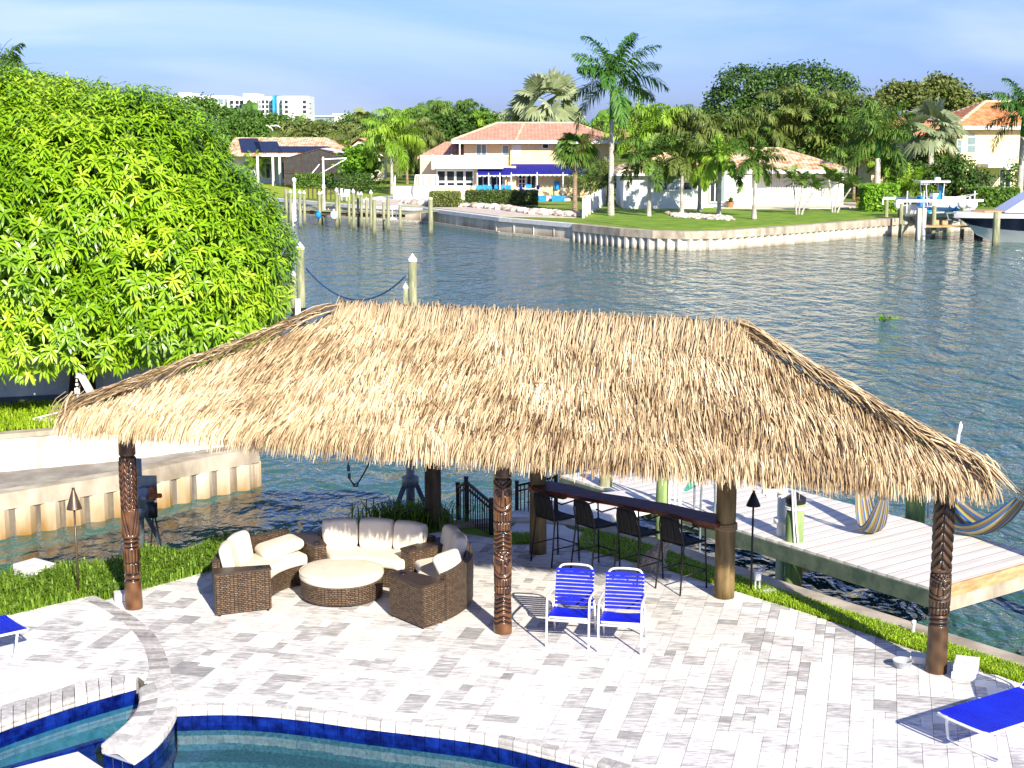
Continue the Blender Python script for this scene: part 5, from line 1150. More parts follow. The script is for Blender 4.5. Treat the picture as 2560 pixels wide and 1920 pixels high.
# palms ------------------------------------------------------------
def frond(S, base, az, el, L_, droop, nl, ll, lw, curl=.3, plum=0, var=.5, vee=.5, rach=None):
    n = 9; pts = [np.asarray(base, float)]; e = el
    for i in range(n-1): pts.append(pts[-1]+V3(math.cos(az)*math.cos(e), math.sin(az)*math.cos(e), math.sin(e))*L_/(n-1)); e -= droop/(n-1)*(.4+1.2*i/(n-1))
    pts = np.array(pts); s = np.linspace(.14, .99, nl); k = s*(n-1); i = np.minimum(k.astype(int), n-2); f = (k-i)[:, None]; P = pts[i]*(1-f)+pts[i+1]*f; Tn = unit(pts[i+1]-pts[i]); side = V3(-math.sin(az), math.cos(az), 0); up = unit(np.cross(np.broadcast_to(side, Tn.shape), Tn)); up = np.where(up[:, 2:3] < 0, -up, up)
    for sg in (-1, 1):
        th = RNG.normal(vee, .2+plum, nl)[:, None] if not plum else RNG.uniform(-1.2, 1.2, nl)[:, None]
        d = unit(side*sg*np.cos(th)+up*np.sin(th)+Tn*(.45+.6*s[:, None]**2)); w_ = ll*(np.sin(np.pi*(.12+.86*s))**.6)[:, None]*RNG.uniform(.85, 1.1, nl)[:, None]; z = V3(0, 0, 1)
        q = np.stack((P, P+d*w_*.5-z*w_*curl*.12, P+d*w_*.9-z*w_*curl*.6), 1)
        S.add(q, unit(np.cross(d, up)+Tn*.6), np.full(nl, lw), np.clip(var+RNG.normal(0, .12, nl), 0, 1))
    if rach is not None: rach.tube(pts, [.016*L_/3*(1-.6*j/n) for j in range(n)], 4, caps=False)
def fan(S, base, az, el, pet, rad, nb, bw, droop, var):
    d = V3(math.cos(az)*math.cos(el), math.sin(az)*math.cos(el), math.sin(el)); c = base+d*pet-V3(0, 0, .12*pet); side = V3(-math.sin(az), math.cos(az), 0); z = V3(0, 0, 1); up_ = np.cross(d, side); q_ = RNG.normal(0, .75); side = side*math.cos(q_)+up_*math.sin(q_)
    ang = np.linspace(-1.9, 1.9, nb)+RNG.normal(0, .05, nb); dn = unit(d-z*.45); D_ = unit(dn*np.cos(ang)[:, None]+side*np.sin(ang)[:, None]); n = np.cross(side, dn); ln = (rad*(.75+.25*np.cos(ang)))[:, None]*RNG.uniform(.9, 1.1, nb)[:, None]
    q = np.stack((np.broadcast_to(c, D_.shape), c+D_*ln*.55-z*ln*.03, c+D_*ln*.95-z*ln*droop*.45), 1)
    S.add(q, unit(np.cross(D_, n)+RNG.normal(0, .1, D_.shape)), np.full(nb, bw), np.clip(var+RNG.normal(0, .1, nb), 0, 1))
PROTO = {}
def crown_mesh(key):
    """unit crown meshes, shared by all palms of one kind"""
    if key in PROTO: return PROTO[key]
    kind, v = key; S = Strips(); mb = MB(); ra = MB(); O = V3(0, 0, 0); rr = random.Random(sum(map(ord, kind))+v*17)
    if kind == 'royal':
        for k in range(15): frond(S, O+V3(0, 0, .1), k*2.4+rr.random()*.5, R((76, 54, 36, 18, -2, -28)[k % 6]), rr.uniform(3.1, 3.9), rr.uniform(.9, 1.5), 70, .8, .095, .8, .35, rr.uniform(.3, .7), .3, ra)
    elif kind == 'foxtail':
        for k in range(13): frond(S, O, k*2.4+rr.random()*.5, R((72, 50, 32, 14, -2, -20)[k % 6]), rr.uniform(2.2, 2.8), rr.uniform(1.5, 2.3), 80, .55, .085, .6, .6, rr.uniform(.25, .75), .3, ra)
    elif kind == 'queen':
        for k in range(22): frond(S, O, k*2.4+rr.random()*.5, R((78, 62, 45, 28, 8, -15)[k % 6]), rr.uniform(2.6, 3.3), rr.uniform(1.6, 2.4), 70, .66, .075, 1.1, .35, rr.uniform(.3, .75), .25, ra)
    elif kind == 'date':
        for k in range(30): frond(S, O, k*2.4+rr.random()*.4, R(rr.choice((80, 65, 50, 35, 20, 5, -12))), rr.uniform(1.5, 2.0), rr.uniform(.7, 1.4), 30, .32, .05, .4, .1, rr.uniform(.3, .75), .5, ra)
    elif kind == 'adonidia':
        for k in range(9): frond(S, O, k*2.4+rr.random()*.4, R(rr.choice((75, 55, 35, 15))), rr.uniform(1.3, 1.6), rr.uniform(1.0, 1.6), 22, .5, .09, .5, 0, rr.uniform(.35, .8), .5, ra)
    elif kind == 'sabal':
        for k in range(46):
            z = 1-2*(k+.5)/46*.86; fan(S, O, k*2.4+rr.random()*.3, math.asin(max(-.95, min(.98, z))), rr.uniform(.7, 1.0), rr.uniform(.75, .95), 20, .11, rr.uniform(.4, 1.1), rr.uniform(.25, .75))
    elif kind == 'bismarck':
        for k in range(38):
            fan(S, O, k*2.4+rr.random()*.3, R(rr.uniform(-35, 85)), rr.uniform(1.0, 1.5), rr.uniform(1.1, 1.45), 24, .2, rr.uniform(.2, .7), rr.uniform(.3, .8))
    elif kind == 'areca':
        for k in range(26): frond(S, O+V3(rr.uniform(-.5, .5), rr.uniform(-.5, .5), rr.uniform(-1.5, .4)), k*2.4, R(rr.choice((82, 72, 60, 45))), rr.uniform(2.2, 3.2), rr.uniform(1.4, 2.2), 34, .55, .08, .6, .2, rr.uniform(.25, .75), .45, ra)
    S.mesh(mb, (.6, 1, .15)); o = mb.build('crown_'+kind, None); me = o.data; bpy.data.objects.remove(o)
    rm = None
    if ra.n: o = ra.build('stalks_'+kind, None); rm = o.data; bpy.data.objects.remove(o); rm.materials.append(M['stalk'])
    PROTO[key] = (me, rm); return PROTO[key]
CM = {}
def palm(kind, lab, base, h, size=1.0, m='palm', trunk_r=.16, tm='trunk', shaft=0, lean=0, v=0, group=None, swell=1.0, skirt=False, stems=None):
    """base = ground point, h = trunk height to the crown, size = crown scale"""
    t = T(kind+'_palm' if kind not in ('adonidia',) else 'small_palm', lab, 'palm tree', base, 0, group)
    st = stems or [(0, 0, h, lean)]
    for (ox, oy, hh, ln) in st:
        n = 9; pts = [V3(ox*(1-.0)+ln*(i/n)**1.5*1.0, oy, -.2+(hh-shaft+.2)*i/n) for i in range(n+1)]
        mb = MB(); mb.tube(pts, [trunk_r*(1.35 if i == 0 else 1.15 if i == 1 else 1.0)*(1-.25*i/n)*(swell if 3 <= i <= 6 else 1) for i in range(n+1)], 10); mb.build('trunk', M[tm], t, smooth=True)
        tp = pts[-1]
        if shaft: mb = MB(); mb.tube([tp-V3(0, 0, .02), tp+V3(0, 0, shaft*.25), tp+V3(0, 0, shaft+.1)], [trunk_r*.82, trunk_r*.86, trunk_r*.5], 10); mb.build('crownshaft', M['shaft'], t, smooth=True)
        me, rm = crown_mesh((kind, v))
        key = (kind, v, m)
        if key not in CM: c = me.copy(); c.materials.clear(); c.materials.append(M[m]); CM[key] = c
        top = tp+V3(0, 0, shaft)
        for nm, dat in (('crown', CM[key]), ('frond_stalks', rm)):
            if dat is None: continue
            o = bpy.data.objects.new(nm, dat); COL.objects.link(o); o.parent = t; o.location = top; o.scale = (size,)*3; o.rotation_euler = (0, 0, RNG.random()*6.28)
        if shaft > 2:
            S = Strips(); frond(S, tp+V3(.1, -.1, 0), -.35, R(-48), 3.9, .55, 50, .75, .07, .9, .3, .5); mb = MB(); S.mesh(mb, (.6, 1, .15)); mb.build('dead_frond', M['palm_dry'], t); S = Strips(); frond(S, tp+V3(-.1, 0, .1), 2.9, R(-30), 3.6, 1.0, 50, .7, .08, .9, .3, .2); mb = MB(); S.mesh(mb, (.6, 1, .15)); mb.build('dead_frond', M['palm_dry'], t)
        if skirt:
            S = Strips()
            for k in range(9): frond(S, top-V3(0, 0, .1), k*.75, R(-55), 1.1*size, .5, 16, .3*size, .05, .9, .2, .5)
            mb = MB(); S.mesh(mb, (.6, 1, .15)); mb.build('dead_fronds', M['palm_dry'], t)
    return t
p = D(-25, 190, 48); palm('royal', 'palm crown rising behind the mango tree in the top left corner', (p[0], p[1], 0), p[2]-.8, .7, 'palm', .16, shaft=.8, v=1)
# ================================================================== far shore
GZ = 0.0
sh = [(-1200, 470), (300, 474), (560, 483), (700, 497), (880, 512), (1060, 520), (1250, 544), (1438, 560), (1600, 576), (1750, 580), (1900, 571), (2100, 556), (2230, 546), (2330, 540), (2600, 534), (3400, 520)]
shore = g2(sh, GZ+.05)
iA = 7; shore2 = list(shore[:iA])+list(smooth(shore[iA:], 1))
mb = MB(); mb.poly([(x, y, GZ) for x, y in shore2]+[(7000, shore[-1][1], GZ), (7000, 9000, GZ), (-7000, 9000, GZ), (-7000, shore[0][1], GZ)]); mb_land = structure('ground', mb, M['lawn_far'])
iA = 7                                          # the corner where the older wall meets the sheet pile wall
W1, W2 = [np.array(p) for p in shore[:iA+1]], [np.array(p) for p in smooth(shore[iA:], 1)]
t = T('old_seawall', 'old stained concrete seawall with a dark waterline below the two storey house', 'seawall')
mb = MB(); a, b = offset(W1, -.12), offset(W1, .45)
for i in range(len(W1)-1): mb.prism([a[i], a[i+1], b[i+1], b[i]], -.22, .06)
mb.build('cap', M['concrete_pale'], t); mb = MB(); a, c = offset(W1, .0), offset(W1, -.14)
Q = resample(W1, 60); mb.grid([[(x, y, -2) for x, y in Q], [(x, y, -.2) for x, y in Q]])
for i in range(0, 60): q = Q[i]; mb.box((q[0], q[1], -.6), (.06, .1, .9), 0)
mb.build('wall_face', M['wall_far'], t)
mb = MB()
for i in range(len(W1)-1): mb.prism([c[i], c[i+1], a[i+1], a[i]], -1.3, -.98+.02*(i % 2))
mb.build('oyster_band', M['barnacle'], t)
t = T('sheet_pile_seawall', 'white corrugated sheet pile seawall with a concrete cap below the palm lawn', 'seawall')
mb = MB(); a, b = offset(W2, -.27), offset(W2, .5)
for i in range(len(W2)-1): mb.prism([a[i], a[i+1], b[i+1], b[i]], -.42, .07)
mb.build('cap', M['cap'], t); mb = MB(); corrug(mb, W2, -2, -.4, .66, .24, -1); mb.build('sheet_pile', M['sheet_far'], t)
def ground_y(py): return G(1280, py)[1]
def at(px, py, Y): return D(px, py, Y)
class House:
    """boxes given in picture columns at a distance Y; z from picture rows at that distance"""
    def __init__(s, name, lab, cat, Y, group=None): s.t = T(name, lab, cat, (0, 0, 0), 0, group); s.Y = Y
    def x(s, px, Y=None): return (px-1280)/FPX*(Y or s.Y)*1.0/(cP)*1.0 if False else D(px, 400, Y or s.Y)[0]
    def z(s, py, Y=None): return zat(py, Y or s.Y)
    def wall(s, x0, x1, y0, y1, d, m, Y=None, name='wall', dy=0):
        Yy = (Y or s.Y)+dy; mb = MB(); mb.bx(s.x(x0, Yy), s.x(x1, Yy), Yy, Yy+d, s.z(y1, Yy), s.z(y0, Yy)); return mb.build(name, M[m], s.t)
    def win(s, x0, x1, y0, y1, m='glass', dy=-.06, fw=.1, cols=1, rows=1, frame='white', name='window', arch=False):
        Yy = s.Y+dy; X0, X1, Z0, Z1 = s.x(x0), s.x(x1), s.z(y1), s.z(y0)
        mb = MB(); mb.bx(X0-fw, X0, Yy, Yy+.05, Z0-fw, Z1+fw); mb.bx(X1, X1+fw, Yy, Yy+.05, Z0-fw, Z1+fw); mb.bx(X0, X1, Yy, Yy+.05, Z1, Z1+fw); mb.bx(X0, X1, Yy-.04, Yy+.05, Z0-fw, Z0)
        for k in range(1, cols): c = X0+(X1-X0)*k/cols; mb.bx(c-fw*.4, c+fw*.4, Yy, Yy+.05, Z0, Z1)
        for k in range(1, rows): c = Z0+(Z1-Z0)*k/rows; mb.bx(X0, X1, Yy+.002, Yy+.045, c-fw*.3, c+fw*.3)
        f = mb.build(name, M[frame], s.t); mb = MB(); mb.bx(X0, X1, Yy+.025, Yy+.045, Z0, Z1)
        if arch: r_ = (X1-X0)/2; mb.add([(X0+r_+r_*math.cos(q), Yy+.025, Z1+r_*math.sin(q)) for q in np.linspace(0, math.pi, 14)], [list(range(14))])
        mb.build('pane', M[m], f); return f
def hip_roof(mb, x0, x1, y0, y1, z0, z1, ridge=None, ov=.5, th=.18):
    x0, x1, y0, y1 = x0-ov, x1+ov, y0-ov, y1+ov; d = (y1-y0)/2; ym = (y0+y1)/2; i = d if ridge is None else ridge
    r0, r1 = (x0+i, ym, z1), (x1-i, ym, z1); e = [(x0, y0, z0), (x1, y0, z0), (x1, y1, z0), (x0, y1, z0)]
    for F_ in ([e[0], e[1], r1, r0], [e[2], e[3], r0, r1]): mb.poly(F_)
    mb.poly([e[1], e[2], r1]); mb.poly([e[3], e[0], r0]); f = [(x, y, z-th) for x, y, z in e]
    for k in range(4): mb.poly([f[k], f[(k+1) % 4], e[(k+1) % 4], e[k]])
    mb.poly(f[::-1]); return r0, r1, e
def ridge_caps(mb, r0, r1, e, r=.13):
    for a, b in ((r0, r1), (e[0], r0), (e[1], r1), (e[2], r1), (e[3], r0)): mb.cyl(a, b, r, n=6)
def fascia(mb, e, th=.2):
    for k in range(4): a, b = np.array(e[k]), np.array(e[(k+1) % 4]); mb.bar(a-V3(0, 0, th*.6), b-V3(0, 0, th*.6), .08, th)
# --- two storey cream house
h = House('two_storey_house', 'two storey cream house with a pink hipped roof and a blue awning', 'house', 141)
h.wall(1090, 1290, 415, 505, 9, 'cream', dy=.0); h.wall(1160, 1276, 349, 418, 9, 'cream', dy=1.5, name='upper_wall'); h.wall(1276, 1524, 349, 505, 11, 'cream', dy=1.0, name='right_wing')
h.wall(1276, 1524, 345, 352, .3, 'white', dy=.9, name='frieze')
mb = MB(); x0, x1 = h.x(1160), h.x(1524); r0, r1, e = hip_roof(mb, x0, x1, 142, 153, h.z(350), h.z(307), 4.2, 1.1); o = mb.build('roof', M['roof_pink'], h.t)
mb = MB(); ridge_caps(mb, r0, r1, e); mb.cyl(((x0+x1)/2-2, 140.9, e[0][2]), ((x0+x1)/2-1.2, r0[1], r0[2]), .14, n=6); mb.build('ridge_tiles', M['roof_pale'], o)
mb = MB(); fascia(mb, e, .3); mb.build('fascia', M['white'], h.t)
x0, x1 = h.x(1052), h.x(1160); mb = MB(); r0, r1, e = hip_roof(mb, x0, x1+1, 144, 152, h.z(392, 144), h.z(354, 148), 2.5, .5); mb.build('side_roof', M['roof_pink'], h.t)
h.wall(1050, 1092, 388, 500, 7, 'cream', dy=2.2, name='side_wall')
# balcony
Yb = 139.6; mb = MB(); mb.bx(h.x(1082, Yb), h.x(1258, Yb), Yb, 142.4, h.z(422, Yb), h.z(414, Yb)); mb.build('balcony_floor', M['white'], h.t)
mb = MB()
for a, b, y in ((1082, 1176, 139.6), (1176, 1258, 140.0)):
    X0, X1, Z0, Z1 = h.x(a, y), h.x(b, y), h.z(414, y), h.z(388, y); mb.bx(X0, X1, y, y+.08, Z0, Z1-.1); mb.bx(X0-.05, X1+.05, y-.05, y+.13, Z1-.1, Z1)
    n = max(2, int((X1-X0)/1.2))
    for k in range(n+1): c = X0+(X1-X0)*k/n; mb.bx(c-.07, c+.07, y-.06, y+.14, Z0, Z1+.08)
mb.bx(h.x(1082), h.x(1082)+.08, 139.6, 142.4, h.z(414), h.z(390)); mb.build('balcony_rail', M['white'], h.t)
for k in range(14):
    c = h.x(1224)+k*.17; 
mb = MB(); [mb.bx(h.x(1180)+k*.24, h.x(1180)+k*.24+.1, 139.93, 139.99, h.z(412), h.z(392)) for k in range(12)]; mb.build('baluster_panel', M['white'], h.t)
h.Y = 141; h.wall(1148, 1151, 350, 394, .12, 'white', dy=-1.2, name='balcony_post')
h.Y = 142.5; h.win(1192, 1215, 362, 389, 'glass_pale', cols=2); h.win(1257, 1271, 364, 389, 'glass_pale'); h.Y = 142
h.win(1283, 1300, 364, 389, 'white'); h.win(1357, 1370, 361, 370, 'glass'); h.Y = 141
for k in range(4): h.win(1094+k*23.2, 1112+k*23.2, 428, 452, 'glass', fw=.12); 
for k in range(4): h.win(1095+k*23.2, 1112+k*23.2, 457, 464, 'glass', fw=.08)
h.win(1194, 1221, 436, 482, 'glass', cols=2, name='sliding_door', dy=-.05); h.win(1228, 1256, 436, 482, 'glass', cols=2, name='sliding_door', dy=-.05); h.Y = 142
h.win(1298, 1312, 436, 482, 'glass', cols=2, rows=4, name='french_door'); h.win(1318, 1338, 436, 482, 'glass', name='french_door', cols=2)
h.Y = 141
mb = MB(); mb.bx(h.x(1386), h.x(1398), 141.7, 141.95, h.z(474), h.z(455)); mb.build('outdoor_kitchen', M['blue_cloth'], h.t)
mb = MB()                                   # stair in front of the porch at the left
for k in range(6): mb.bx(h.x(992), h.x(1040), 139.5-k*.32, 139.5-k*.32+.32, 0, 1.15-k*.19)
mb.build('stair', M['concrete_pale'], h.t); mb = MB()
for px_, y0, y1 in ((990, 137.8, 139.8), (1040, 137.8, 139.8)):
    X = h.x(px_); mb = MB(); mb.bar((X, y0, .95), (X, y1, 2.1), .08, .08); mb.bar((X, y0, .3), (X, y1, 1.35), .06, .06)
    for k in range(7): y = y0+(y1-y0)*k/6; mb.bx(X-.04, X+.04, y-.04, y+.04, 1.15*k/6, .95+1.15*k/6)
    mb.build('stair_rail', M['white'], h.t)
mb = MB()
for k in range(14): c = h.x(1040)+k*.16; mb.bx(c, c+.08, 139.75, 139.85, 1.1, 2.1)
mb.bx(h.x(1040), h.x(1096), 139.73, 139.88, 2.1, 2.2); mb.build('porch_rail', M['white'], h.t)
mb = MB(); mb.bx(h.x(1040), h.x(1094), 139.9, 143, 0, 1.1); mb.bx(h.x(1030), h.x(1275), 137.6, 141, -.1, .22); mb.build('porch', M['concrete_pale'], h.t)
def awning(x0, x1, ya, yb, depth, Y):
    z1, z0 = zat(ya, Y), zat(yb, Y-depth); X0, X1 = D(x0, 400, Y)[0], D(x1, 400, Y)[0]; mb = MB()
    mb.poly([(X0, Y, z1), (X1, Y, z1), (X1, Y-depth, z0), (X0, Y-depth, z0)]); mb.poly([(X0, Y-depth, z0+.02), (X1, Y-depth, z0+.02), (X1, Y-depth+.01, z0-.22), (X0, Y-depth+.01, z0-.22)])
    for X in (X0, X1): mb.poly([(X, Y, z1), (X, Y-depth, z0), (X, Y, z0)])
    o = mb.build('awning', M['awning'], h.t); n = int((X1-X0)/.42); mb = MB()
    for k in range(n): c = X0+(X1-X0)*(k+.5)/n; mb.add([(c+.21*math.cos(q), Y-depth-.012, z0-.22+.16*math.sin(q)) for q in np.linspace(math.pi, 2*math.pi, 8)], [list(range(8))])
    mb.build('scalloped_edge', M['white'], o)
    for k in range(0, 4):
        c = X0+(X1-X0)*k/3; mb = MB(); mb.cyl((c, Y-depth+.05, .1), (c, Y-depth+.05, z0), .06, n=8); mb.build('awning_post', M['white'], h.t)
awning(1194, 1278, 419, 432, 1.6, 141.0); awning(1278, 1470, 410, 430, 2.0, 142.0)
# terrace furniture
def terrace_chair(px, Y, m, rz, lab, base=.22):
    t = T('terrace_chair', lab, 'chair', (D(px, 480, Y)[0], Y, base), rz, 'blue chairs on the far terrace')
    mb = MB(); mb.box((0, 0, .42), (.55, .55, .08)); mb.build('seat', M[m], t); mb = MB(); mb.box((0, .28, .72), (.55, .08, .62), 0, tilt=rot(0, R(-12))); mb.build('backrest', M[m], t)
    mb = MB()
    for a in (-.25, .25):
        for b in (-.25, .25): mb.cyl((a, b, 0), (a, b, .6), .03, n=6)
        mb.bar((a, -.27, .6), (a, .3, .6), .05, .04)
    mb.build('frame', M['white'], t); return t
labs = ['leftmost of the turquoise chairs under the awning', 'second turquoise chair from the left under the awning', 'third turquoise chair from the left under the awning', 'fourth turquoise chair from the left under the awning', 'fifth turquoise chair from the left under the awning', 'turquoise chair next to the awning step, sixth from the left']
for k, (px, Y, rz) in enumerate(((1200, 138.2, .3), (1213, 139.4, 0), (1226, 138.4, .5), (1242, 139.6, -.2), (1255, 139.6, .1), (1268, 138.9, -.3))): terrace_chair(px, Y, 'blue_cloth', rz, labs[k])
terrace_chair(1309, 139.3, 'awning', 1.2, 'deep blue chair left of the terrace table'); terrace_chair(1338, 139.3, 'awning', -1.2, 'deep blue chair right of the terrace table'); terrace_chair(1322, 140.6, 'blue_cloth', 0, 'pale blue chair behind the terrace table')
t = T('terrace_table', 'white round table between deep blue chairs on the far terrace', 'table', (D(1322, 480, 139.2)[0], 139.2, .2)); mb = MB(); mb.cyl((0, 0, .7), (0, 0, .75), .6, n=20); mb.build('table_top', M['white'], t); mb = MB(); mb.cyl((0, 0, 0), (0, 0, .7), .06); mb.cyl((0, 0, 0), (0, 0, .04), .3); mb.build('leg', M['white'], t)
mb = MB(); mb.bx(h.x(1275), h.x(1420), 134.5, 141, -.1, .2); structure('terrace', mb, M['concrete_pale'])
mb = MB(); mb.bx(h.x(1340, 134), h.x(1366, 134), 133.6, 134.5, .0, .5); mb.bx(h.x(1380, 134), h.x(1412, 134), 133.6, 134.5, .0, .5); tag(mb.build('pool_edge_wall', M['blue_cloth']), 'low blue tiled pool wall in front of the far terrace', 'pool wall')
# hedges
def hedge(lab, px0, px1, Y, hgt, dep, m='hedge', base=0, n=2600, leaf=.13):
    x0, x1 = D(px0, 480, Y)[0], D(px1, 480, Y)[0]; t = T('hedge', lab, 'hedge', ((x0+x1)/2, Y, base)); L_ = x1-x0
    mb = MB(); mb.bx(-L_/2+.1, L_/2-.1, .1, dep-.1, 0, hgt-.1); mb.build('twigs', M['bark'], t)
    P = RNG.uniform(-.5, .5, (n, 3))*V3(L_, dep, hgt); f = RNG.integers(0, 4, n); k = np.arange(n)
    P[f == 0, 2] = hgt/2; P[f == 1, 1] = -dep/2; P[f == 2, 1] = -dep/2; P[f == 3, 0] = np.sign(P[f == 3, 0])*L_/2; P += RNG.normal(0, .06, P.shape)+V3(0, dep/2, hgt/2)
    nn = unit(RNG.normal(0, .7, (n, 3))+V3(0, -.4, .5)); a = unit(np.cross(nn, RNG.normal(0, 1, (n, 3)))); S = Strips(); S.add(np.stack((P-a*leaf*.5, P, P+a*leaf*.5), 1), np.cross(nn, a), np.full(n, leaf*.7), np.clip(RNG.normal(.5, .22, n), 0, 1)); mb = MB(); S.mesh(mb, (.4, 1, .4)); mb.build('foliage', M[m], t); return t
hedge('clipped grey green hedge on the left of the rock edge', 1075, 1148, 123.5, 1.05, 2.2, 'leaf_olive', .15); hedge('long clipped hedge in front of the blue awning terrace', 1166, 1342, 124, 1.15, 1.6, 'hedge', .15, 4500)
# rock edging
def rocks(name, lab, P, n, r0, r1, dy, z=.08):
    mb = MB(); P = resample(P, n)
    for q in P:
        c = np.array((q[0]+RNG.normal(0, .15), q[1]+RNG.normal(0, dy), z+RNG.random()*.1)); s = RNG.uniform(r0, r1); n_ = 7
        th = np.linspace(0, 2*math.pi, n_, endpoint=False)+RNG.random(); rr = s*RNG.uniform(.7, 1.15, (4, n_)); prof = [(1, -.3), (1.05, .1), (.8, .5), (.25, .75)]
        G_ = [[(c[0]+k*rr[j, i]*math.cos(th[i])*1.25, c[1]+k*rr[j, i]*math.sin(th[i]), c[2]+hz*s) for i in range(n_)] for j, (k, hz) in enumerate(prof)]; v = RNG.random(); mb.grid(G_, closed_u=True, var=v); mb.add(G_[-1], [list(range(n_))], v)
    return tag(mb.build(name, M['rock']), lab, 'rocks', kind='stuff')
rocks('rock_edging', 'line of pale rocks along the old seawall in front of the hedges', g2([(1010, 507), (1075, 513), (1180, 518), (1260, 525), (1320, 533), (1440, 543)]), 150, .2, .42, .35)
rocks('pebble_bed', 'round bed of white pebbles under three palms on the far lawn', g2([(1682, 540), (1822, 548)]), 260, .1, .22, 1.1, .03)
mb = MB(); mb.prism([tuple(p) for p in g2([(985, 492), (1150, 505), (1330, 522), (1440, 545), (1250, 541), (1060, 517), (890, 510)])], -.02, .03); structure('rock_bank', mb, M['path'])
mb = MB(); mb.prism([tuple(p) for p in g2([(880, 502), (950, 491), (1040, 489), (1040, 493), (960, 500), (910, 507)])], 0, .035); structure('garden_path', mb, M['concrete_pale'])
# --- long low house with solar panels
h = House('solar_house', 'low white house with solar panels on a mottled tile roof', 'house', 176)
h.wall(572, 850, 385, 470, 11, 'stucco', dy=1.5)
X0, X1, zr, ze = h.x(575), h.x(842), h.z(344), h.z(386); y0, yr = 175, 182
mb = MB(); mb.poly([(X0-.5, y0, ze), (X1+2, y0, ze), (X1-2, yr, zr), (X0-.5, yr, zr)]); mb.poly([(X0-.5, yr, zr), (X1-2, yr, zr), (X1+2, 190, ze), (X0-.5, 190, ze)]); mb.poly([(X1+2, y0, ze), (X1+2, 190, ze), (X1-2, yr, zr)])
mb.poly([(X0-.5, y0, ze-.2), (X1+2, y0, ze-.2), (X1+2, y0, ze), (X0-.5, y0, ze)]); rf = mb.build('roof', M['roof_mix'], h.t)
mb = MB(); mb.add([(X0+.1, 176.6, 0), (X0+.1, 188, 0), (X0+.1, 188, ze), (X0+.1, yr, zr-.25), (X0+.1, 176.6, ze)], [(0, 1, 2, 3, 4)]); mb.build('gable', M['stucco'], h.t)
nrf = nrm(np.cross((1, 0, 0), V3(0, yr-y0, zr-ze)))
def rp_(px, s): X = h.x(px); return np.array((X, y0+(yr-y0)*s, ze+(zr-ze)*s))+nrf*.12
for a, b, s0, s1 in ((590, 640, .08, .88), (630, 690, .08, .7), (690, 820, .08, .42)):
    mb = MB(); mb.poly([rp_(a+18*(1-s0), s0), rp_(b+18*(1-s0), s0), rp_(b+18*(1-s1)-14, s1), rp_(a+18*(1-s1)-14, s1)]); mb.build('solar_panel', M['solar'], rf)
# flat-topped patio cover and pool screen cage
mb = MB(); mb.bx(h.x(655, 171), h.x(800, 171), 170.5, 176, h.z(391, 171), h.z(386, 171)); mb.build('patio_cover', M['white'], h.t)
for px in (645, 683, 700): mb = MB(); mb.bx(h.x(px, 171)-.12, h.x(px, 171)+.12, 170.6, 170.85, 0, h.z(390, 171)); mb.build('patio_post', M['white'], h.t)
h.Y = 177.4; h.win(665, 685, 410, 445, 'glass', cols=2); h.win(705, 735, 405, 448, 'glass', cols=2, name='sliding_door'); h.win(600, 612, 412, 428, 'glass_pale')
t = T('pool_cage', 'dark screened pool cage with a peaked top behind the lawn', 'screen enclosure'); Yc = 166; X0, Xm, X1 = D(711, 400, Yc)[0], D(800, 400, Yc)[0], D(880, 400, Yc)[0]; zb, ze, zp = .3, zat(396, Yc), zat(372, Yc)
mb = MB(); mb.add([(X0, Yc, zb), (X1, Yc, zb), (X1, Yc, ze), (Xm, Yc, zp), (X0, Yc, ze)], [(0, 1, 2, 3, 4)]); mb.add([(X0, Yc, zb), (X0, Yc+7, zb), (X0, Yc+7, ze), (X0, Yc, ze)], [(0, 1, 2, 3)]); mb.build('screen', M['screen'], t)
mb = MB(); mb.poly([(X0, Yc, ze), (Xm, Yc, zp), (Xm, Yc+7, zp), (X0, Yc+7, ze)]); mb.build('screen_roof', M['screen'], t); mb = MB(); mb.poly([(Xm, Yc-.02, zp+.03), (X1+1.5, Yc-.02, ze+.1), (X1+1.5, Yc+7, ze+.1), (Xm, Yc+7, zp+.03)]); mb.build('white_roof', M['white_metal'], t)
mb = MB()
for px in (711, 735, 757, 780, 803, 826, 850, 878): X = D(px, 400, Yc)[0]; k = ze+(zp-ze)*max(0, 1-abs(X-Xm)/(Xm-X0)); mb.bx(X-.06, X+.06, Yc-.1, Yc, 0, k)
for zz in (.35, 1.6): mb.bx(X0, X1, Yc-.09, Yc-.01, zz-.05, zz+.05)
mb.bar((X0, Yc-.05, ze), (Xm, Yc-.05, zp), .1, .1); mb.bar((Xm, Yc-.05, zp), (X1, Yc-.05, ze), .1, .1); mb.build('frame', M['bronze'], t)
# gable house behind
h = House('gable_house', 'small house with a reddish gable roof between the solar house and the palms', 'house', 172)
h.wall(848, 950, 385, 452, 9, 'beige', dy=1); X0, X1 = h.x(845), h.x(940); zr, ze = h.z(345), h.z(388)
mb = MB(); xm = X0+2.4; mb.poly([(X0-.4, 172, ze), (xm, 172, zr), (xm, 182, zr), (X0-.4, 182, ze)]); mb.poly([(xm, 172, zr), (X1, 172, zr-.2), (X1+2.5, 172, ze), (X0+7, 172, ze)]); mb.poly([(xm, 172, zr), (X1, 172, zr-.2), (X1, 182, zr-.2), (xm, 182, zr)]); mb.build('roof', M['roof_pink'], h.t)
mb = MB(); mb.add([(X0, 172.6, ze-.1), (X0+5.2, 172.6, ze-.1), (xm, 172.6, zr-.3)], [(0, 1, 2)]); mb.build('gable', M['beige'], h.t); h.Y = 173; h.win(880, 896, 410, 430, 'glass'); h.win(905, 915, 405, 448, 'glass', name='door')
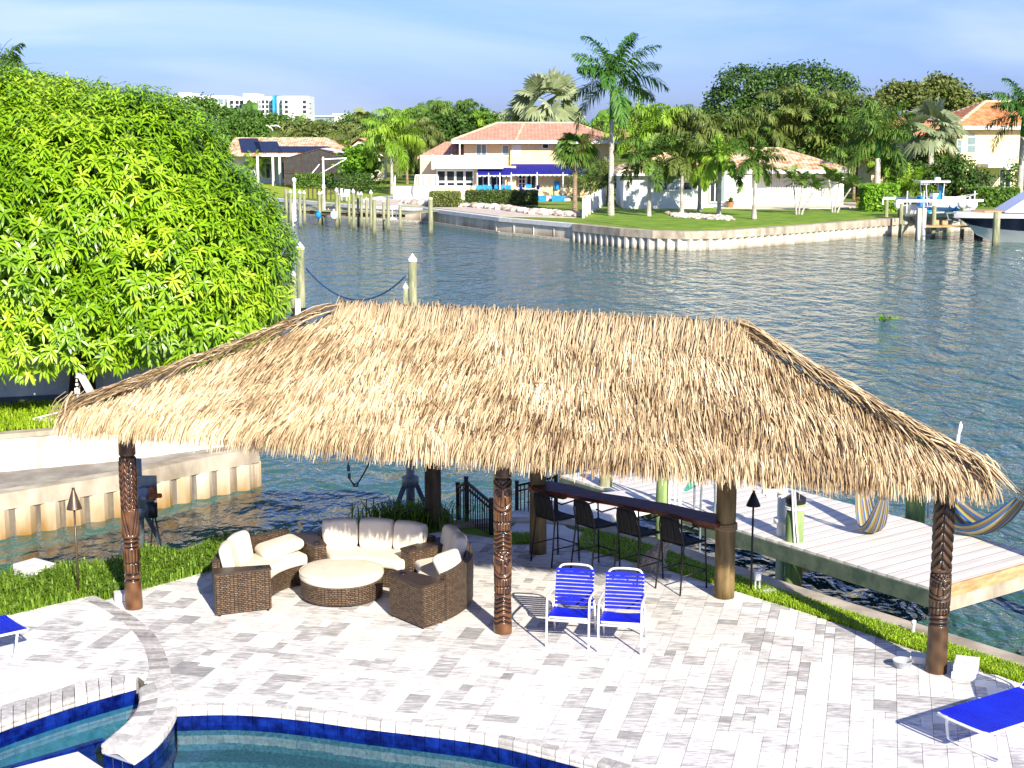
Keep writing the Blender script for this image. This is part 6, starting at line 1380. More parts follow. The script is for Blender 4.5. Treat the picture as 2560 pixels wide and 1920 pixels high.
# --- white single-storey house
h = House('bungalow', 'white single storey house with a mottled tile roof behind the palm lawn', 'house', 123)
h.wall(1560, 1760, 424, 530, 9, 'stucco', dy=-1.5); h.wall(1760, 1880, 424, 530, 8, 'stucco', dy=.5, name='middle_wall'); h.wall(1880, 2112, 424, 530, 8, 'stucco', dy=2.5, name='garage_wing')
mb = MB(); r0, r1, e = hip_roof(mb, h.x(1560), h.x(1775), 121.6, 131, h.z(430), h.z(386), 4.5, .7); o = mb.build('roof', M['roof_mix'], h.t); mb = MB(); ridge_caps(mb, r0, r1, e); mb.build('ridge_tiles', M['roof_pale'], o); mb = MB(); fascia(mb, e, .22); mb.build('fascia', M['white'], h.t)
mb = MB(); r0, r1, e = hip_roof(mb, h.x(1775), h.x(2100), 124.2, 134, h.z(424), h.z(374), 4.8, .9); o = mb.build('roof', M['roof_mix'], h.t); mb = MB(); ridge_caps(mb, r0, r1, e); mb.build('ridge_tiles', M['roof_pale'], o); mb = MB(); fascia(mb, e, .3); mb.build('fascia', M['white'], h.t)
h.Y = 121.4; h.win(1644, 1669, 436, 474, 'glass', rows=2); h.win(1674, 1698, 436, 474, 'glass_pale'); h.win(1704, 1730, 436, 474, 'glass', rows=2); h.Y = 123.4; h.win(1778, 1800, 436, 504, 'glass', cols=2, name='door'); h.win(1804, 1812, 436, 504, 'glass_pale', name='sidelight')
mb = MB()
for k in range(26): X = h.x(1930)+k*.21; mb.bx(X, X+.11, 125.38, 125.5, .1, h.z(446)); 
mb.build('shutter_panel', M['pvc'], h.t)
mb = MB(); mb.prism(g2([(1760, 514), (2140, 507), (2140, 520), (1990, 524), (1800, 522)]), -.02, .06); structure('drive', mb, M['path'])
for i, (px, py) in enumerate(((1612, 513), (1631, 513), (1647, 513), (1676, 513), (1702, 513))):
    p = G(px, py); leaf_tree('red_shrub', ('first', 'second', 'third', 'fourth', 'fifth')[i]+' small dark shrub from the left along the white house wall', [(p[0], p[1], .32, .32, .3, .34)], p, 26, .16, 'leaf_dark' if i % 2 else 'palm_dry', 'small shrubs along the white house', trunk_r=.03)['category'] = 'shrub'
def pot(lab, px, py, s, plant=True):
    p = G(px, py); t = T('potted_plant', lab, 'potted plant', p); mb = MB(); mb.lathe([(0, 0), (.2*s, 0), (.3*s, .4*s), (.32*s, .45*s), (.26*s, .42*s), (0, .38*s)], 14); mb.build('pot', M['terracotta'], t)
    N = 40; d = unit(RNG.normal(0, 1, (N, 3))+V3(0, 0, 1.2)); P0 = np.tile(V3(0, 0, .4*s), (N, 1)); S = Strips(); S.add(np.stack((P0, P0+d*.3*s, P0+d*.55*s-V3(0, 0, .1*s)), 1), unit(np.cross(d, V3(.3, .2, 1))), np.full(N, .12*s), RNG.random(N)); mb = MB(); S.mesh(mb); mb.build('foliage', M['leaf_mid'], t)
pot('terracotta potted plant by the door of the white house', 1840, 513, .9); pot('low terracotta pot with leaves near the small garden table', 1826, 520, 1.1); pot('terracotta pot at the right corner of the white house', 2146, 505, 1.0)
t = T('grill', 'dark barbecue grill standing before the white house', 'grill', G(1748, 515)); mb = MB(); superbox(mb, (0, 0, .95), (1.0, .6, .45), np.eye(3), .5, 10); mb.build('lid', M['black'], t, smooth=True); mb = MB(); mb.box((0, 0, .4), (.75, .5, .7)); mb.build('cart', M['black'], t); mb = MB(); mb.box((.7, 0, .8), (.4, .45, .05)); mb.box((-.7, 0, .8), (.4, .45, .05)); mb.build('side_shelf', M['black'], t)
# picket fence between the two gardens
a, b = G(1458, 545), G(1512, 512); t = T('picket_fence', 'white panel fence running back from the seawall between two gardens', 'fence', a); d = b-a; L_ = np.linalg.norm(d); d /= L_; n = int(L_/2.2); hh = 1.25
for k in range(n+1):
    q = d*L_*k/n; mb = MB(); mb.box((q[0], q[1], .7), (.16, .16, 1.4)); mb.lathe([(.12, 1.4), (0, 1.52)], 4, (q[0], q[1], 0)); mb.build('post', M['white'], t)
    if k < n:
        mb = MB(); q2 = d*L_*(k+1)/n
        for j in range(14): c = q+(q2-q)*(j+.5)/14; mb.box((c[0], c[1], .62), (.12, .03, 1.15-.18*math.sin(math.pi*(j+.5)/14)), math.atan2(d[1], d[0]))
        mb.bar(q+V3(0, 0, .3), q2+V3(0, 0, .3), .05, .08); mb.bar(q+V3(0, 0, .95), q2+V3(0, 0, .95), .05, .08); mb.build('panel', M['white'], t)
# --- orange-roofed house at the right edge
h = House('orange_roof_house', 'large pale yellow house with an orange tile roof at the right edge', 'house', 150)
h.wall(2200, 2430, 338, 470, 10, 'yellow', dy=1.5); h.wall(2404, 2700, 316, 478, 12, 'yellow', dy=0, name='right_wing'); h.wall(2180, 2260, 405, 474, 6, 'yellow', dy=-1.5, name='porch_wall')
mb = MB(); r0, r1, e = hip_roof(mb, h.x(2400), h.x(2760), 150, 162, h.z(314), h.z(252), 5.0, .9); o = mb.build('roof', M['roof_orange'], h.t); mb = MB(); ridge_caps(mb, r0, r1, e, .18); mb.build('ridge_tiles', M['roof_pale'], o); mb = MB(); fascia(mb, e, .35); mb.build('fascia', M['white'], h.t)
mb = MB(); r0, r1, e = hip_roof(mb, h.x(2190), h.x(2440), 151.5, 162, h.z(336), h.z(288), 5.0, .7); o = mb.build('roof', M['roof_orange'], h.t)
mb = MB(); r0, r1, e = hip_roof(mb, h.x(2150, 148), h.x(2262, 148), 146.5, 153, h.z(396), h.z(366), 2.5, .5); mb.build('porch_roof', M['roof_mix'], h.t)
h.Y = 151.5; h.win(2220, 2236, 338, 356, 'glass'); h.win(2272, 2288, 330, 372, 'glass', rows=2); h.Y = 150
h.win(2416, 2436, 344, 382, 'glass_pale', rows=2, arch=True); h.win(2392, 2402, 350, 382, 'glass_pale', rows=2); h.win(2502, 2528, 424, 466, 'glass', cols=2, name='french_door'); h.win(2560, 2580, 424, 466, 'glass', name='french_door')
mb = MB(); X0, X1 = h.x(2468, 147), h.x(2545, 147); mb.bx(X0, X1, 146.6, 150, h.z(419, 147), h.z(410, 147)); mb.build('porch_canopy', M['white'], h.t)
t = T('brick_grotto', 'small tan patio wall and posts between the dark bush and the hedge', 'garden wall', G(2420, 470)); mb = MB(); mb.box((0, 0, .5), (3, .4, 1.0)); mb.box((-1.4, 0, .9), (.3, .45, 1.8)); mb.build('wall', M['fascia'], t)
# --- hotel far away, other distant buildings
Yh = 720; hx = lambda px: D(px, 300, Yh)[0]; hz = lambda py: zat(py, Yh)
t = T('hotel', 'long white multi storey hotel with a turquoise stripe beyond the trees', 'hotel')
for a, b, tp, y0, nm in ((400, 560, 236, 22, 'west_wing'), (556, 608, 241, 14, 'middle_wing'), (606, 710, 241, 6, 'main_block'), (706, 772, 240, 0, 'end_block'), (420, 455, 229, 24, 'stair_tower'), (606, 640, 233, 4, 'stair_tower')):
    mb = MB(); mb.bx(hx(a), hx(b), Yh+y0, Yh+y0+22, -2, hz(tp)); mb.build(nm, M['hotel'], t)
mb = MB(); mb.bx(hx(683), hx(689), Yh-1, Yh+12, -2, hz(238)); mb.build('stripe', M['teal'], t)
wn = []
def hwin(px, py, w_, h_, Yo, m='glass'):
    mb = MB(); X, Z = hx(px), hz(py); mb.bx(X, X+w_, Yh+Yo-.25, Yh+Yo+.3, Z-h_, Z); mb.build('window', M[m], t)
for py in (251, 263.5, 275.5, 287.5): hwin(713, py, 1.5, 1.4, 0); hwin(758, py, 1.6, 1.4, 0)
for py in (250, 262, 274, 286):
    for k, px in enumerate((620, 629, 636, 643, 651, 661, 668, 675, 697, 702)): hwin(px, py, 1.1, 1.5, 6 if px < 700 else 6, 'glass' if k % 3 else 'glass_pale')
for k, px in enumerate((563, 577, 588, 600)): hwin(px, 250, 1.6, 1.6, 14); hwin(px, 262, 1.4, 1.5, 14)
for k in range(9): hwin(408+k*7.5, 246, .8, 1.4, 22)
for k in range(5): hwin(478+k*16, 245, 2.2, 2.2, 22, 'glass_pale')
for py in (255, 267, 279): mb = MB(); mb.bx(hx(772), hx(774.5), Yh+3, Yh+8, hz(py)-.3, hz(py)); mb.build('balcony', M['pvc'], t)
for lab, a, b, y0, y1, m in (('white flat roofed building right of the hotel', 835, 900, 287, 310, 'hotel'), ('dark glass block beside the white flat roofed building', 788, 836, 292, 306, 'glass_pale'), ('pale roof showing left of the silvery fan palm', 1236, 1285, 286, 300, 'hotel'), ('pale wall showing right of the silvery fan palm', 1412, 1460, 293, 320, 'hotel')):
    Yq = 420; mb = MB(); mb.bx(D(a, 300, Yq)[0], D(b, 300, Yq)[0], Yq, Yq+20, -1, zat(y0, Yq)); t = T('distant_building', lab, 'building'); mb.build('wall', M[m], t); mb = MB(); mb.bx(D(a, 300, Yq)[0]-.4, D(b, 300, Yq)[0]+.4, Yq-.4, Yq+20, zat(y0, Yq), zat(y0, Yq)+.35); mb.build('roof_edge', M['white'], t)
for lab, px in (('left of two curved white street lamps above the solar roof', 686), ('right of two curved white street lamps above the solar roof', 711)):
    Yq = 215; p = D(px, 400, Yq); t = T('street_lamp', lab, 'street lamp', (p[0], Yq, 0), 0, 'curved street lamps'); zt_ = zat(314, Yq); mb = MB(); mb.tube(smooth([(0, 0, 0), (0, 0, zt_-1.6), (-.15, 0, zt_-.5), (-.8, 0, zt_), (-1.3, 0, zt_)], 2), .11, 8); mb.build('pole', M['white_metal'], t, smooth=True); mb = MB(); mb.box((-1.5, 0, zt_-.02), (.7, .25, .14)); mb.build('lamp_head', M['white_metal'], t)
# ================================================================== far timber dock
t = T('timber_dock', 'long grey timber dock with many capped pilings below the far lawn', 'dock'); A, B = D(742, 520, 122), D(975, 539, 115.5); d = B-A; d[2] = 0; L_ = np.linalg.norm(d); d /= L_; n2 = V3(-d[1], d[0], 0); dz = -.12; n = int(L_/.2); mb = MB()
for k in range(n): c = A+d*(k+.5)*.2+n2*.8; mb.box((c[0], c[1], dz), (.18, 1.9, .05), math.atan2(d[1], d[0]))
mb.build('deck', M['piling'], t); mb = MB(); a, b = A.copy(), B.copy(); a[2] = b[2] = dz-.16; mb.bar(a, b, .06, .26); mb.bar(a+n2*1.7, b+n2*1.7, .06, .26); mb.build('stringer', M['log'], t)
mb = MB(); c = D(735, 512, 126); mb.bar(A+n2*1+V3(0, 0, -A[2]+dz), c+n2*4+V3(0, 0, -c[2]+.02), 1.3, .06); mb.bar(B*V3(1, 1, 0)+n2*1+V3(0, 0, dz), B*V3(1, 1, 0)+n2*6+V3(0, 0, 0), 1.5, .06); mb.build('gangway', M['piling'], t)
ordn = ['first', 'second', 'third', 'fourth', 'fifth', 'sixth', 'seventh', 'eighth', 'ninth', 'tenth', 'eleventh', 'twelfth', 'thirteenth', 'fourteenth', 'fifteenth']
PL = [(715, 472, 120.5, .22, 0, 'dark uncapped piling at the left end of the far dock'), (726, 481, 120, .17, .25, None), (749, 482, 115.5, .16, .25, None), (760, 483, 119, .15, .25, None), (798, 485, 118.6, .16, .25, None), (806, 483, 120.4, .15, .25, None), (841, 477, 116, .17, .28, None), (848, 487, 118.5, .13, 0, 'short bare piling behind the dock just left of the white fender'), (872, 500, 118, .14, 0, 'short bare piling in the middle of the far dock'), (883, 480, 114.2, .17, .28, None), (895, 486, 118, .14, .25, None), (903, 486, 117, .14, .25, None), (916, 499, 116.4, .14, .22, None), (927, 483, 113.6, .16, .28, None), (935, 500, 107.5, .18, 0, 'pale bare piling standing well in front of the far dock'), (959, 504, 115, .14, .2, None), (970, 489, 111.8, .16, .0, 'tall bare piling at the right end of the far dock'), (1000, 511, 111.8, .15, .2, None)]
k = 0
for px, py, Y, r, cp, lab in PL:
    if lab is None: lab = ordn[k]+' white capped piling from the left along the far timber dock'; k += 1
    p = D(px, py, Y); piling('dock_piling', lab, p, p[2], r*.78, 'piling', cp or None, group='pilings of the far timber dock')
p = D(1076, 497, 108.5); piling('dock_piling', 'lone piling with a white top standing before the old seawall', p, p[2], .17, 'piling', .12)
t = T('dock_lamp', 'white lamp post with a round globe at the left of the far dock', 'lamp', (D(736, 480, 121)[0], 121, 0)); zt_ = zat(447, 121); mb = MB(); mb.cyl((0, 0, -1), (0, 0, zt_-.3), .14, .1); mb.build('post', M['white_plastic'], t); mb = MB(); superbox(mb, (0, 0, zt_-.1), (.36, .36, .42), np.eye(3), 1, 12); mb.build('globe', M['white_plastic'], t, smooth=True)
ld = T('dock_ladder', 'white ladder hanging at the left end of the far dock', 'ladder', (D(738, 520, 116.5)[0], 116.5, 0)); mb = MB()
for x in (-.2, .2): mb.tube(smooth([(x, .5, .4), (x, .3, .75), (x, 0, .6), (x, 0, -1.2)], 1), .035, 6)
mb.build('rail', M['white_metal'], ld); mb = MB(); [mb.cyl((-.2, 0, .2-.3*i), (.2, 0, .2-.3*i), .03, n=6) for i in range(5)]; mb.build('rung', M['white_metal'], ld)
def ball(name, lab, px, py, Y, r, m): p = D(px, py, Y); mb = MB(); superbox(mb, (0, 0, 0), (2*r, 2*r, 2.3*r), np.eye(3), 1, 14); mb.cyl((0, 0, r), (0, 0, r*1.6), r*.25); return tag(mb.build(name, M[m], loc=tuple(p), smooth=True), lab, 'fender')
ball('dock_fender', 'round white fender hanging under the far dock', 835, 538, 115.4, .3, 'white_plastic'); ball('dock_fender', 'blue fender bag hanging on a piling of the far dock', 796, 538, 117.8, .24, 'blue_cloth')
t = T('dock_bench', 'white railed bench platform at the right end of the far dock', 'bench', (D(985, 536, 112.5)[0], 112.5, -.25)); mb = MB(); mb.box((0, 0, 0), (1.1, .7, .1)); mb.build('seat', M['white'], t); mb = MB(); mb.tube(smooth([(-.5, .3, 0), (-.5, .3, .85), (0, .3, .95), (.5, .3, .85), (.5, .3, 0)], 1), .05, 6); mb.cyl((-.15, .3, 0), (-.15, .3, .9), .04); mb.cyl((.15, .3, 0), (.15, .3, .9), .04); mb.build('backrest', M['white'], t)
# flagpole-like davit post, dock fence
t = T('boat_hoist', 'tall white boat hoist post with a cross arm above the far dock', 'boat hoist', (D(810, 505, 121.5)[0], 121.5, 0)); zt_ = zat(392, 121.5); mb = MB(); mb.cyl((0, 0, -.5), (0, 0, zt_), .1, .08); mb.box((0, 0, 1.8), (.25, .2, .3)); mb.build('post', M['white_metal'], t); mb = MB(); mb.bar((-.1, 0, zt_-.2), (1.9, 0, zt_-.1), .07, .09); mb.bar((-.3, 0, zt_-.6), (-.9, 0, zt_-1.3), .06, .08); mb.bar((0, 0, zt_-1.2), (1.9, 0, zt_-.15), .06, .06); mb.build('arm', M['white_metal'], t)
t = T('lawn_rail', 'low brown timber rail along the seawall of the far lawn', 'fence'); mb = MB(); a, b = G(760, 498), G(850, 502)
for i in range(9): c = a+(b-a)*i/8; mb.box((c[0], c[1], .55), (.12, .12, 1.1))
mb.bar(a+V3(0, 0, 1.05), b+V3(0, 0, 1.05), .1, .06); mb.build('rail', M['log_dark'], t)
t = T('wire_fence', 'low grey wire mesh fence on the lawn before the pool cage', 'fence'); mb = MB(); P = [G(735, 463), G(820, 460), G(880, 455), G(950, 452)]
for i, c in enumerate(resample(P, 14)): mb.cyl(c, c+V3(0, 0, 1.25), .04, n=6)
mb.build('post', M['galv'], t); mb = MB(); [mb.tube([p+V3(0, 0, h_) for p in P], .025, 5) for h_ in (1.22, .8, .4, .1)]; mb.build('wire', M['galv'], t)
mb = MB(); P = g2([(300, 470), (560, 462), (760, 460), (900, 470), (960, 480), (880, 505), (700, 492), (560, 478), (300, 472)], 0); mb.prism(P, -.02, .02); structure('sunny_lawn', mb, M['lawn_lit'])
mb = MB(); P = g2([(1462, 550), (1530, 520), (1700, 520), (2000, 524), (2200, 520), (2222, 540), (2100, 551), (1900, 565), (1750, 573), (1600, 569)], 0); mb.prism(P, -.02, .02); structure('palm_lawn', mb, M['lawn'])
leaf_tree('dark_bush', 'low dark bush on the lawn behind the far dock', [(*G(880, 486)[:2], .9, 2.6, 1.5, 1.1), (*G(915, 484)[:2], .9, 2.2, 1.4, 1.2)], G(895, 490), 330, .22, 'leaf_dark', trunk_r=.08)['category'] = 'bush'
hedge('low green hedge in front of the pool cage', 735, 830, 162, 1.5, 1.5, 'leaf_mid', 0, 1600, .22)
for px, py, lab, rz in ((852, 502, 'white adirondack chair left on the far seawall', .4), (864, 504, 'white adirondack chair right on the far seawall', -.4)):
    p = G(px, py); t = terrace_chair(px, p[1], 'white', rz, lab, .06); t['group'] = 'white chairs on the far seawall'
# ================================================================== boats
def boat_hull(mb, st, n=12):
    """st: stations (x, half beam, sheer z, chine z, keel z)"""
    rows = []
    for x, b, zs, zc, zk in st:
        sec = [(x, -b, zs), (x, -b*.97, zs*.5+zc*.5), (x, -b*.86, zc), (x, -b*.45, (zc+zk)/2-.02), (x, 0, zk)]; rows.append(sec+[(q[0], -q[1], q[2]) for q in sec[-2::-1]])
    return rows
def loft(mb, rows, lo=0, hi=1): mb.grid(rows)
p = D(2362, 520, 108.5); rzb = 0
bt = T('lift_boat', 'white and turquoise centre console boat with a hardtop sitting on a lift', 'boat', (D(2266, 520, 108)[0], 108, .12), R(4)); bt.scale = (.76, .85, .86)
st = [(0, 1.2, .95, .35, .05), (1.5, 1.25, .98, .35, .0), (3.5, 1.22, 1.08, .4, .0), (5.2, 1.0, 1.25, .55, .05), (6.4, .55, 1.4, .8, .3), (6.95, .03, 1.5, 1.2, .9)]
mb = MB(); rows = boat_hull(mb, st); mb.grid(rows); mb.poly(rows[0]); mb.build('hull', M['gel'], bt, smooth=False)
rowsB = [[(x, -b*.98-.012-.0*b, zs-.18), (x, -b*.985-.012, zs-.4), (x, -b*.9-.02, zc+.12)] for x, b, zs, zc, zk in st[:-1]]; mb = MB(); mb.grid(rowsB[1:]); mb.build('side_panel', M['gel_blue'], bt)
for x in (1.7, 4.1): mb = MB(); mb.add([(x-.12, -1.275, .38), (x+.16, -1.28, .42), (x+.3, -1.29, .72), (x+.12, -1.29, .92), (x-.06, -1.285, .7)], [(0, 1, 2, 3, 4)]); mb.build('graphic', M['hull_blue'], bt)
mb = MB(); [mb.bar((4.9+.22*i, -1.13+.06*i, .72+.02*i), (5.08+.22*i, -1.12+.06*i, 1.0), .03, .05) for i in range(4)]; mb.bar((4.8, -1.16, .98), (5.7, -.93, 1.12), .03, .04); mb.build('lettering', M['hull_blue'], bt)
mb = MB(); mb.prism([(0, -1.1), (4.8, -1.0), (6.3, -.4), (6.3, .4), (4.8, 1.0), (0, 1.1)], .6, .66); mb.build('deck', M['gel'], bt)
mb = MB(); mb.box((2.9, 0, 1.35), (1.1, .9, 1.3)); mb.build('console', M['gel'], bt, bevel=.06); mb = MB(); mb.add([(3.5, -.5, 2.0), (3.5, .5, 2.0), (3.15, .45, 2.7), (3.15, -.45, 2.7)], [(0, 1, 2, 3)]); mb.add([(2.5, -.47, 1.3), (3.45, -.47, 1.3), (3.15, -.47, 2.3)], [(0, 1, 2)]); mb.build('windscreen', M['blue_cloth'], bt)
mb = MB(); mb.prism([(.9, -.95), (3.2, -1.05), (3.9, -.75), (4.1, 0), (3.9, .75), (3.2, 1.05), (.9, .95)], 2.92, 3.06); mb.build('hardtop', M['gel'], bt, bevel=.05); mb = MB(); mb.lathe([(0, 0), (.3, 0), (.3, .22), (.2, .27), (0, .28)], 16, (2.9, 0, 3.06)); mb.build('radar_dome', M['gel'], bt, smooth=True)
for a, a2 in ((1.8, 1.5), (3.2, 3.3)):
    for s in (-1, 1): mb = MB(); mb.cyl((a, s*.6, .9), (a2, s*.75, 2.93), .045, n=8); mb.build('top_post', M['white_metal'], bt)
mb = MB(); [mb.cyl((1.0+.15*k, -.85, 2.9), (1.0+.15*k, -.85, 2.72), .03, n=6) for k in range(6)]; mb.build('rod_holders', M['white_metal'], bt)
mb = MB(); mb.box((1.5, 0, 1.2), (.75, 1.0, 1.1)); mb.build('seat_cover', M['blue_cloth'], bt, bevel=.1)
mb = MB(); [mb.tube(smooth([(4.4, s*1.0, 1.2), (4.6, s*1.0, 1.55), (6.0, s*.6, 1.8), (6.9, 0, 1.95)], 1), .025, 6) for s in (-1, 1)]; mb.build('bow_rail', M['white_metal'], bt)
ob = T_part('outboard_motor', bt)
mb = MB(); superbox(mb, (-.75, 0, 1.1), (.85, .62, .8), np.eye(3), .5, 14); mb.build('cowling', M['gel'], ob, smooth=True); mb = MB(); mb.box((-.62, 0, .5), (.36, .3, .6)); mb.box((-.66, 0, .0), (.22, .16, .7)); mb.box((-.8, 0, -.3), (.6, .4, .04)); mb.lathe([(0, -.3), (.1, -.25), (.12, .1), (.03, .3)], 10, (-.7, 0, -.35)); mb.build('leg', M['navy'], ob, bevel=.04)
lf = T('boat_lift', 'white boat lift with pilings and beams holding the turquoise boat', 'boat lift', (D(2270, 520, 108)[0], 108, 0))
for x, y in ((-1.0, -2.0), (3.4, -2.0), (-1.0, 2.2), (3.6, 2.2)):
    mb = MB(); mb.cyl((x, y, -2), (x, y, 1.3 if y > 0 else 1.2), .15, .13, 14); o = mb.build('piling', M['piling'], lf)
for y in (-2.0, 2.2): mb = MB(); mb.bar((-1.3, y, 1.38), (4.8, y, 1.42), .16, .18); mb.bar((-1.3, y, 1.35), (-1.3, y, .9), .1, .1); mb.build('top_beam', M['white_metal'], lf)
for x in (.5, 3.2): mb = MB(); mb.bar((x, -2.0, .0), (x, 2.2, .0), .16, .2); mb.cyl((x, -2.0, .05), (x, -2.0, 1.35), .02); mb.cyl((x, 2.2, .05), (x, 2.2, 1.35), .02); mb.build('cradle_beam', M['galv'], lf)
for x in (-.6, .6, 4.2): mb = MB(); mb.cyl((x, -1.9, .5), (x, -1.9, 2.1), .05, n=8); mb.build('guide_pole', M['white_plastic'], lf)
p = D(2300, 560, 103.5); t = piling('lift_piling', 'thick double piling with two white pipes in front of the lift boat', p, zat(521, 103.5), .3, 'piling'); mb = MB(); [mb.cyl((x, -.3, -1.5), (x, -.3, 1.0-.0), .13, n=12) for x in (-.16, .2)]; mb.build('pipe', M['white_plastic'], t, smooth=True)
p = D(2334, 560, 104.5); piling('lift_piling', 'slim weathered piling just right of the double white pipes', p, zat(514, 104.5), .15, 'piling')
t = T('lift_dock', 'low timber ledge dock under the bow of the lift boat', 'dock', (D(2355, 565, 104.6)[0], 104.6, -.3)); mb = MB(); mb.box((.6, 0, 0), (4.6, 1.3, .12)); mb.build('deck', M['fascia'], t); mb = MB(); [mb.cyl((x, y, -1.8), (x, y, -.05), .16) for x in (-1.4, 2.6) for y in (-.5, .5)]; mb.build('piling', M['log_dark'], t)
mb = MB(); mb.box((-.4, 0, .25), (.3, .3, .35)); mb.box((.2, .1, .22), (.4, .35, .3)); mb.build('dock_box', M['fascia'], t, bevel=.03)
for px, lab in ((2424, 'white round fender at the bow of the lift boat, right'), (2404, 'white round fender at the bow of the lift boat, left')): ball('boat_fender', lab, px, 509, 106, .3, 'white_plastic')
cr = T('motor_cruiser', 'large white motor cruiser with a navy hull cut off by the right edge', 'boat', (D(2382, 560, 101)[0], 101, WZ), R(-3))
st = [(0, .03, 1.95, 1.5, 1.1), (.5, .45, 1.96, 1.2, .5), (1.6, 1.0, 1.98, 1.0, .05), (3.5, 1.55, 2.0, .85, -.3), (6.5, 1.85, 2.0, .75, -.4), (13, 1.9, 1.9, .7, -.4)]
rows = []
for x, b, zs, zc, zk in st: sec = [(x, -b, zs), (x+.1, -b*.98, zs-.3), (x+.3, -b*.9, (zs+zc)/2-.05), (x+.55, -b*.8, zc), (x+.9, -b*.4, (zc+zk)/2), (x+1.1, 0, zk)]; rows.append(sec)
for (i0, i1, nm, m) in ((0, 1, 'sheer_strake', 'gel'), (1, 3, 'navy_hull', 'navy'), (3, 5, 'bottom', 'gel')):
    mb = MB(); mb.grid([r[i0:i1+1] for r in rows]); mb.grid([[(q[0], -q[1], q[2]) for q in r[i0:i1+1]] for r in rows]); mb.build(nm, M[m], cr, smooth=True)
mb = MB(); mb.grid([[(r[0][0], r[0][1], r[0][2]), (r[0][0], 0, r[0][2]+.12), (r[0][0], -r[0][1], r[0][2])] for r in rows]); mb.build('fore_deck', M['gel'], cr, smooth=True)
mb = MB(); mb.prism([(1.2, -.1), (1.9, -.75), (4.2, -1.2), (4.2, 1.2), (1.9, .75), (1.2, .1)], 2.02, 2.17); mb.build('teak_pad', M['teak'], cr)
mb = MB(); cab = [[(3.0, y, 2.1), (4.2, y*.97, 2.9), (5.6, y*.88, 3.75), (7.5, y*.85, 4.0), (13, y*.85, 4.0)] for y in (-1.5, -1.3, -.8, 0, .8, 1.3, 1.5)]; mb.grid(cab)
for y in (-1.5, 1.5): mb.poly([(3.0, y, 2.1), (4.2, y*.97, 2.9), (5.6, y*.88, 3.75), (7.5, y*.85, 4.0), (13, y*.85, 4.0), (13, y, 1.9)])
mb.build('cabin', M['gel'], cr); mb = MB(); mb.cyl((6.0, -.9, 3.9), (8.3, -.9, 6.6), .05, n=6); mb.build('antenna', M['white_metal'], cr); mb = MB(); superbox(mb, (6.9, -.5, 4.35), (.62, .62, .5), np.eye(3), .9, 12); mb.cyl((6.9, -.5, 4.0), (6.9, -.5, 4.2), .1); mb.build('satellite_dome', M['gel'], cr, smooth=True)
mb = MB(); [mb.tube([(4.6+1.3*k+.2*math.cos(q), -1.66-.04*k, 1.25+.12*math.sin(q)) for q in np.linspace(0, 6.28, 13)[:-1]], .025, 5, closed=True) for k in range(2)]; mb.build('porthole', M['white_metal'], cr)
mb = MB(); mb.bar((.2, -.1, 2.0), (-.5, 0, 1.95), .1, .08); mb.bar((-.45, 0, 2.0), (-.3, 0, 1.5), .06, .1); mb.bar((-.5, -.15, 1.5), (-.1, .1, 1.5), .06, .06); mb.build('anchor', M['galv'], cr)
p = D(2489, 600, 97.5); piling('mooring_post', 'weathered mooring piling in front of the navy hulled cruiser', p, zat(530, 97.5), .23, 'piling')
# ================================================================== far palms and trees
def gp(px, py): p = G(px, py); return (p[0], p[1], 0)
def pl(kind, lab, px, pybase, pytop, size, Y=None, **k):
    p = G(px, pybase) if Y is None else D(px, pybase, Y)*V3(1, 1, 0); return palm(kind, lab, (p[0], p[1], 0), zat(pytop, p[1]), size, **k)
g_lawn = 'palms on the far lawn'
pl('royal', 'tallest royal palm with a pale trunk and green crownshaft beside the picket fence', 1527, 540, 208, 1.2, m='palm_royal', trunk_r=.23, shaft=2.6, swell=1.05)
# crown base of the royal sits on its crownshaft
pl('sabal', 'short cabbage palm with a brown trunk before the cream house', 1437, 536, 372, 1.18, m='palm', trunk_r=.2, tm='trunk_brown', skirt=True)
pl('queen', 'lime green queen palm left of the porch stairs', 980, 486, 352, 1.32, m='palm_lime', trunk_r=.2)
pl('queen', 'olive palm with a pale trunk in front of the porch stairs', 1050, 480, 350, 1.2, m='palm_olive', trunk_r=.17, tm='trunk_brown', v=1, skirt=True)
FX = [(1622, 541, 398, 1.3, 'foxtail palm nearest the royal palm on the white house lawn', 0, 'palm'), (1704, 539, 392, 1.22, 'foxtail palm left of the pebble bed', 1, 'palm_olive'), (1748, 531, 400, 1.15, 'foxtail palm behind the pebble bed by the grill', 0, 'palm'), (1797, 541, 398, 1.2, 'foxtail palm right of the pebble bed', 1, 'palm_lime'), (1885, 548, 400, 1.05, 'lone foxtail palm with the bare ring of soil on the open lawn', 0, 'palm')]
for px, yb, yt, sz, lab, v, m_ in FX: pl('foxtail', lab, px, yb, yt+6, sz, m=m_, trunk_r=.17, shaft=.7, v=v, group='foxtail palms on the far lawn', tm='trunk')
for px, yb, lab in ((1994, 537, 'triple stemmed small palm left on the lawn before the shutters'), (2084, 532, 'triple stemmed small palm right on the lawn before the shutters')):
    p = gp(px, yb); palm('adonidia', lab, p, 0, 1.05, 'palm', .075, stems=[(-.1, 0, 2.55, -.35), (.1, .1, 2.2, .25), (.25, -.1, 1.95, 1.05)])
pl('royal', 'royal palm with a white trunk behind the lift boat', 2190, 520, 345, 1.15, m='palm', trunk_r=.3, shaft=1.6, v=1)
pl('bismarck', 'silvery fan palm in front of the orange roof', 2322, 505, 322, 1.3, m='palm_grey', trunk_r=.3, skirt=True)
pl('royal', 'royal palm crown leaning in from the right edge above the orange roof', 2548, 500, 290, 1.2, m='palm_royal', trunk_r=.3, shaft=1.8)
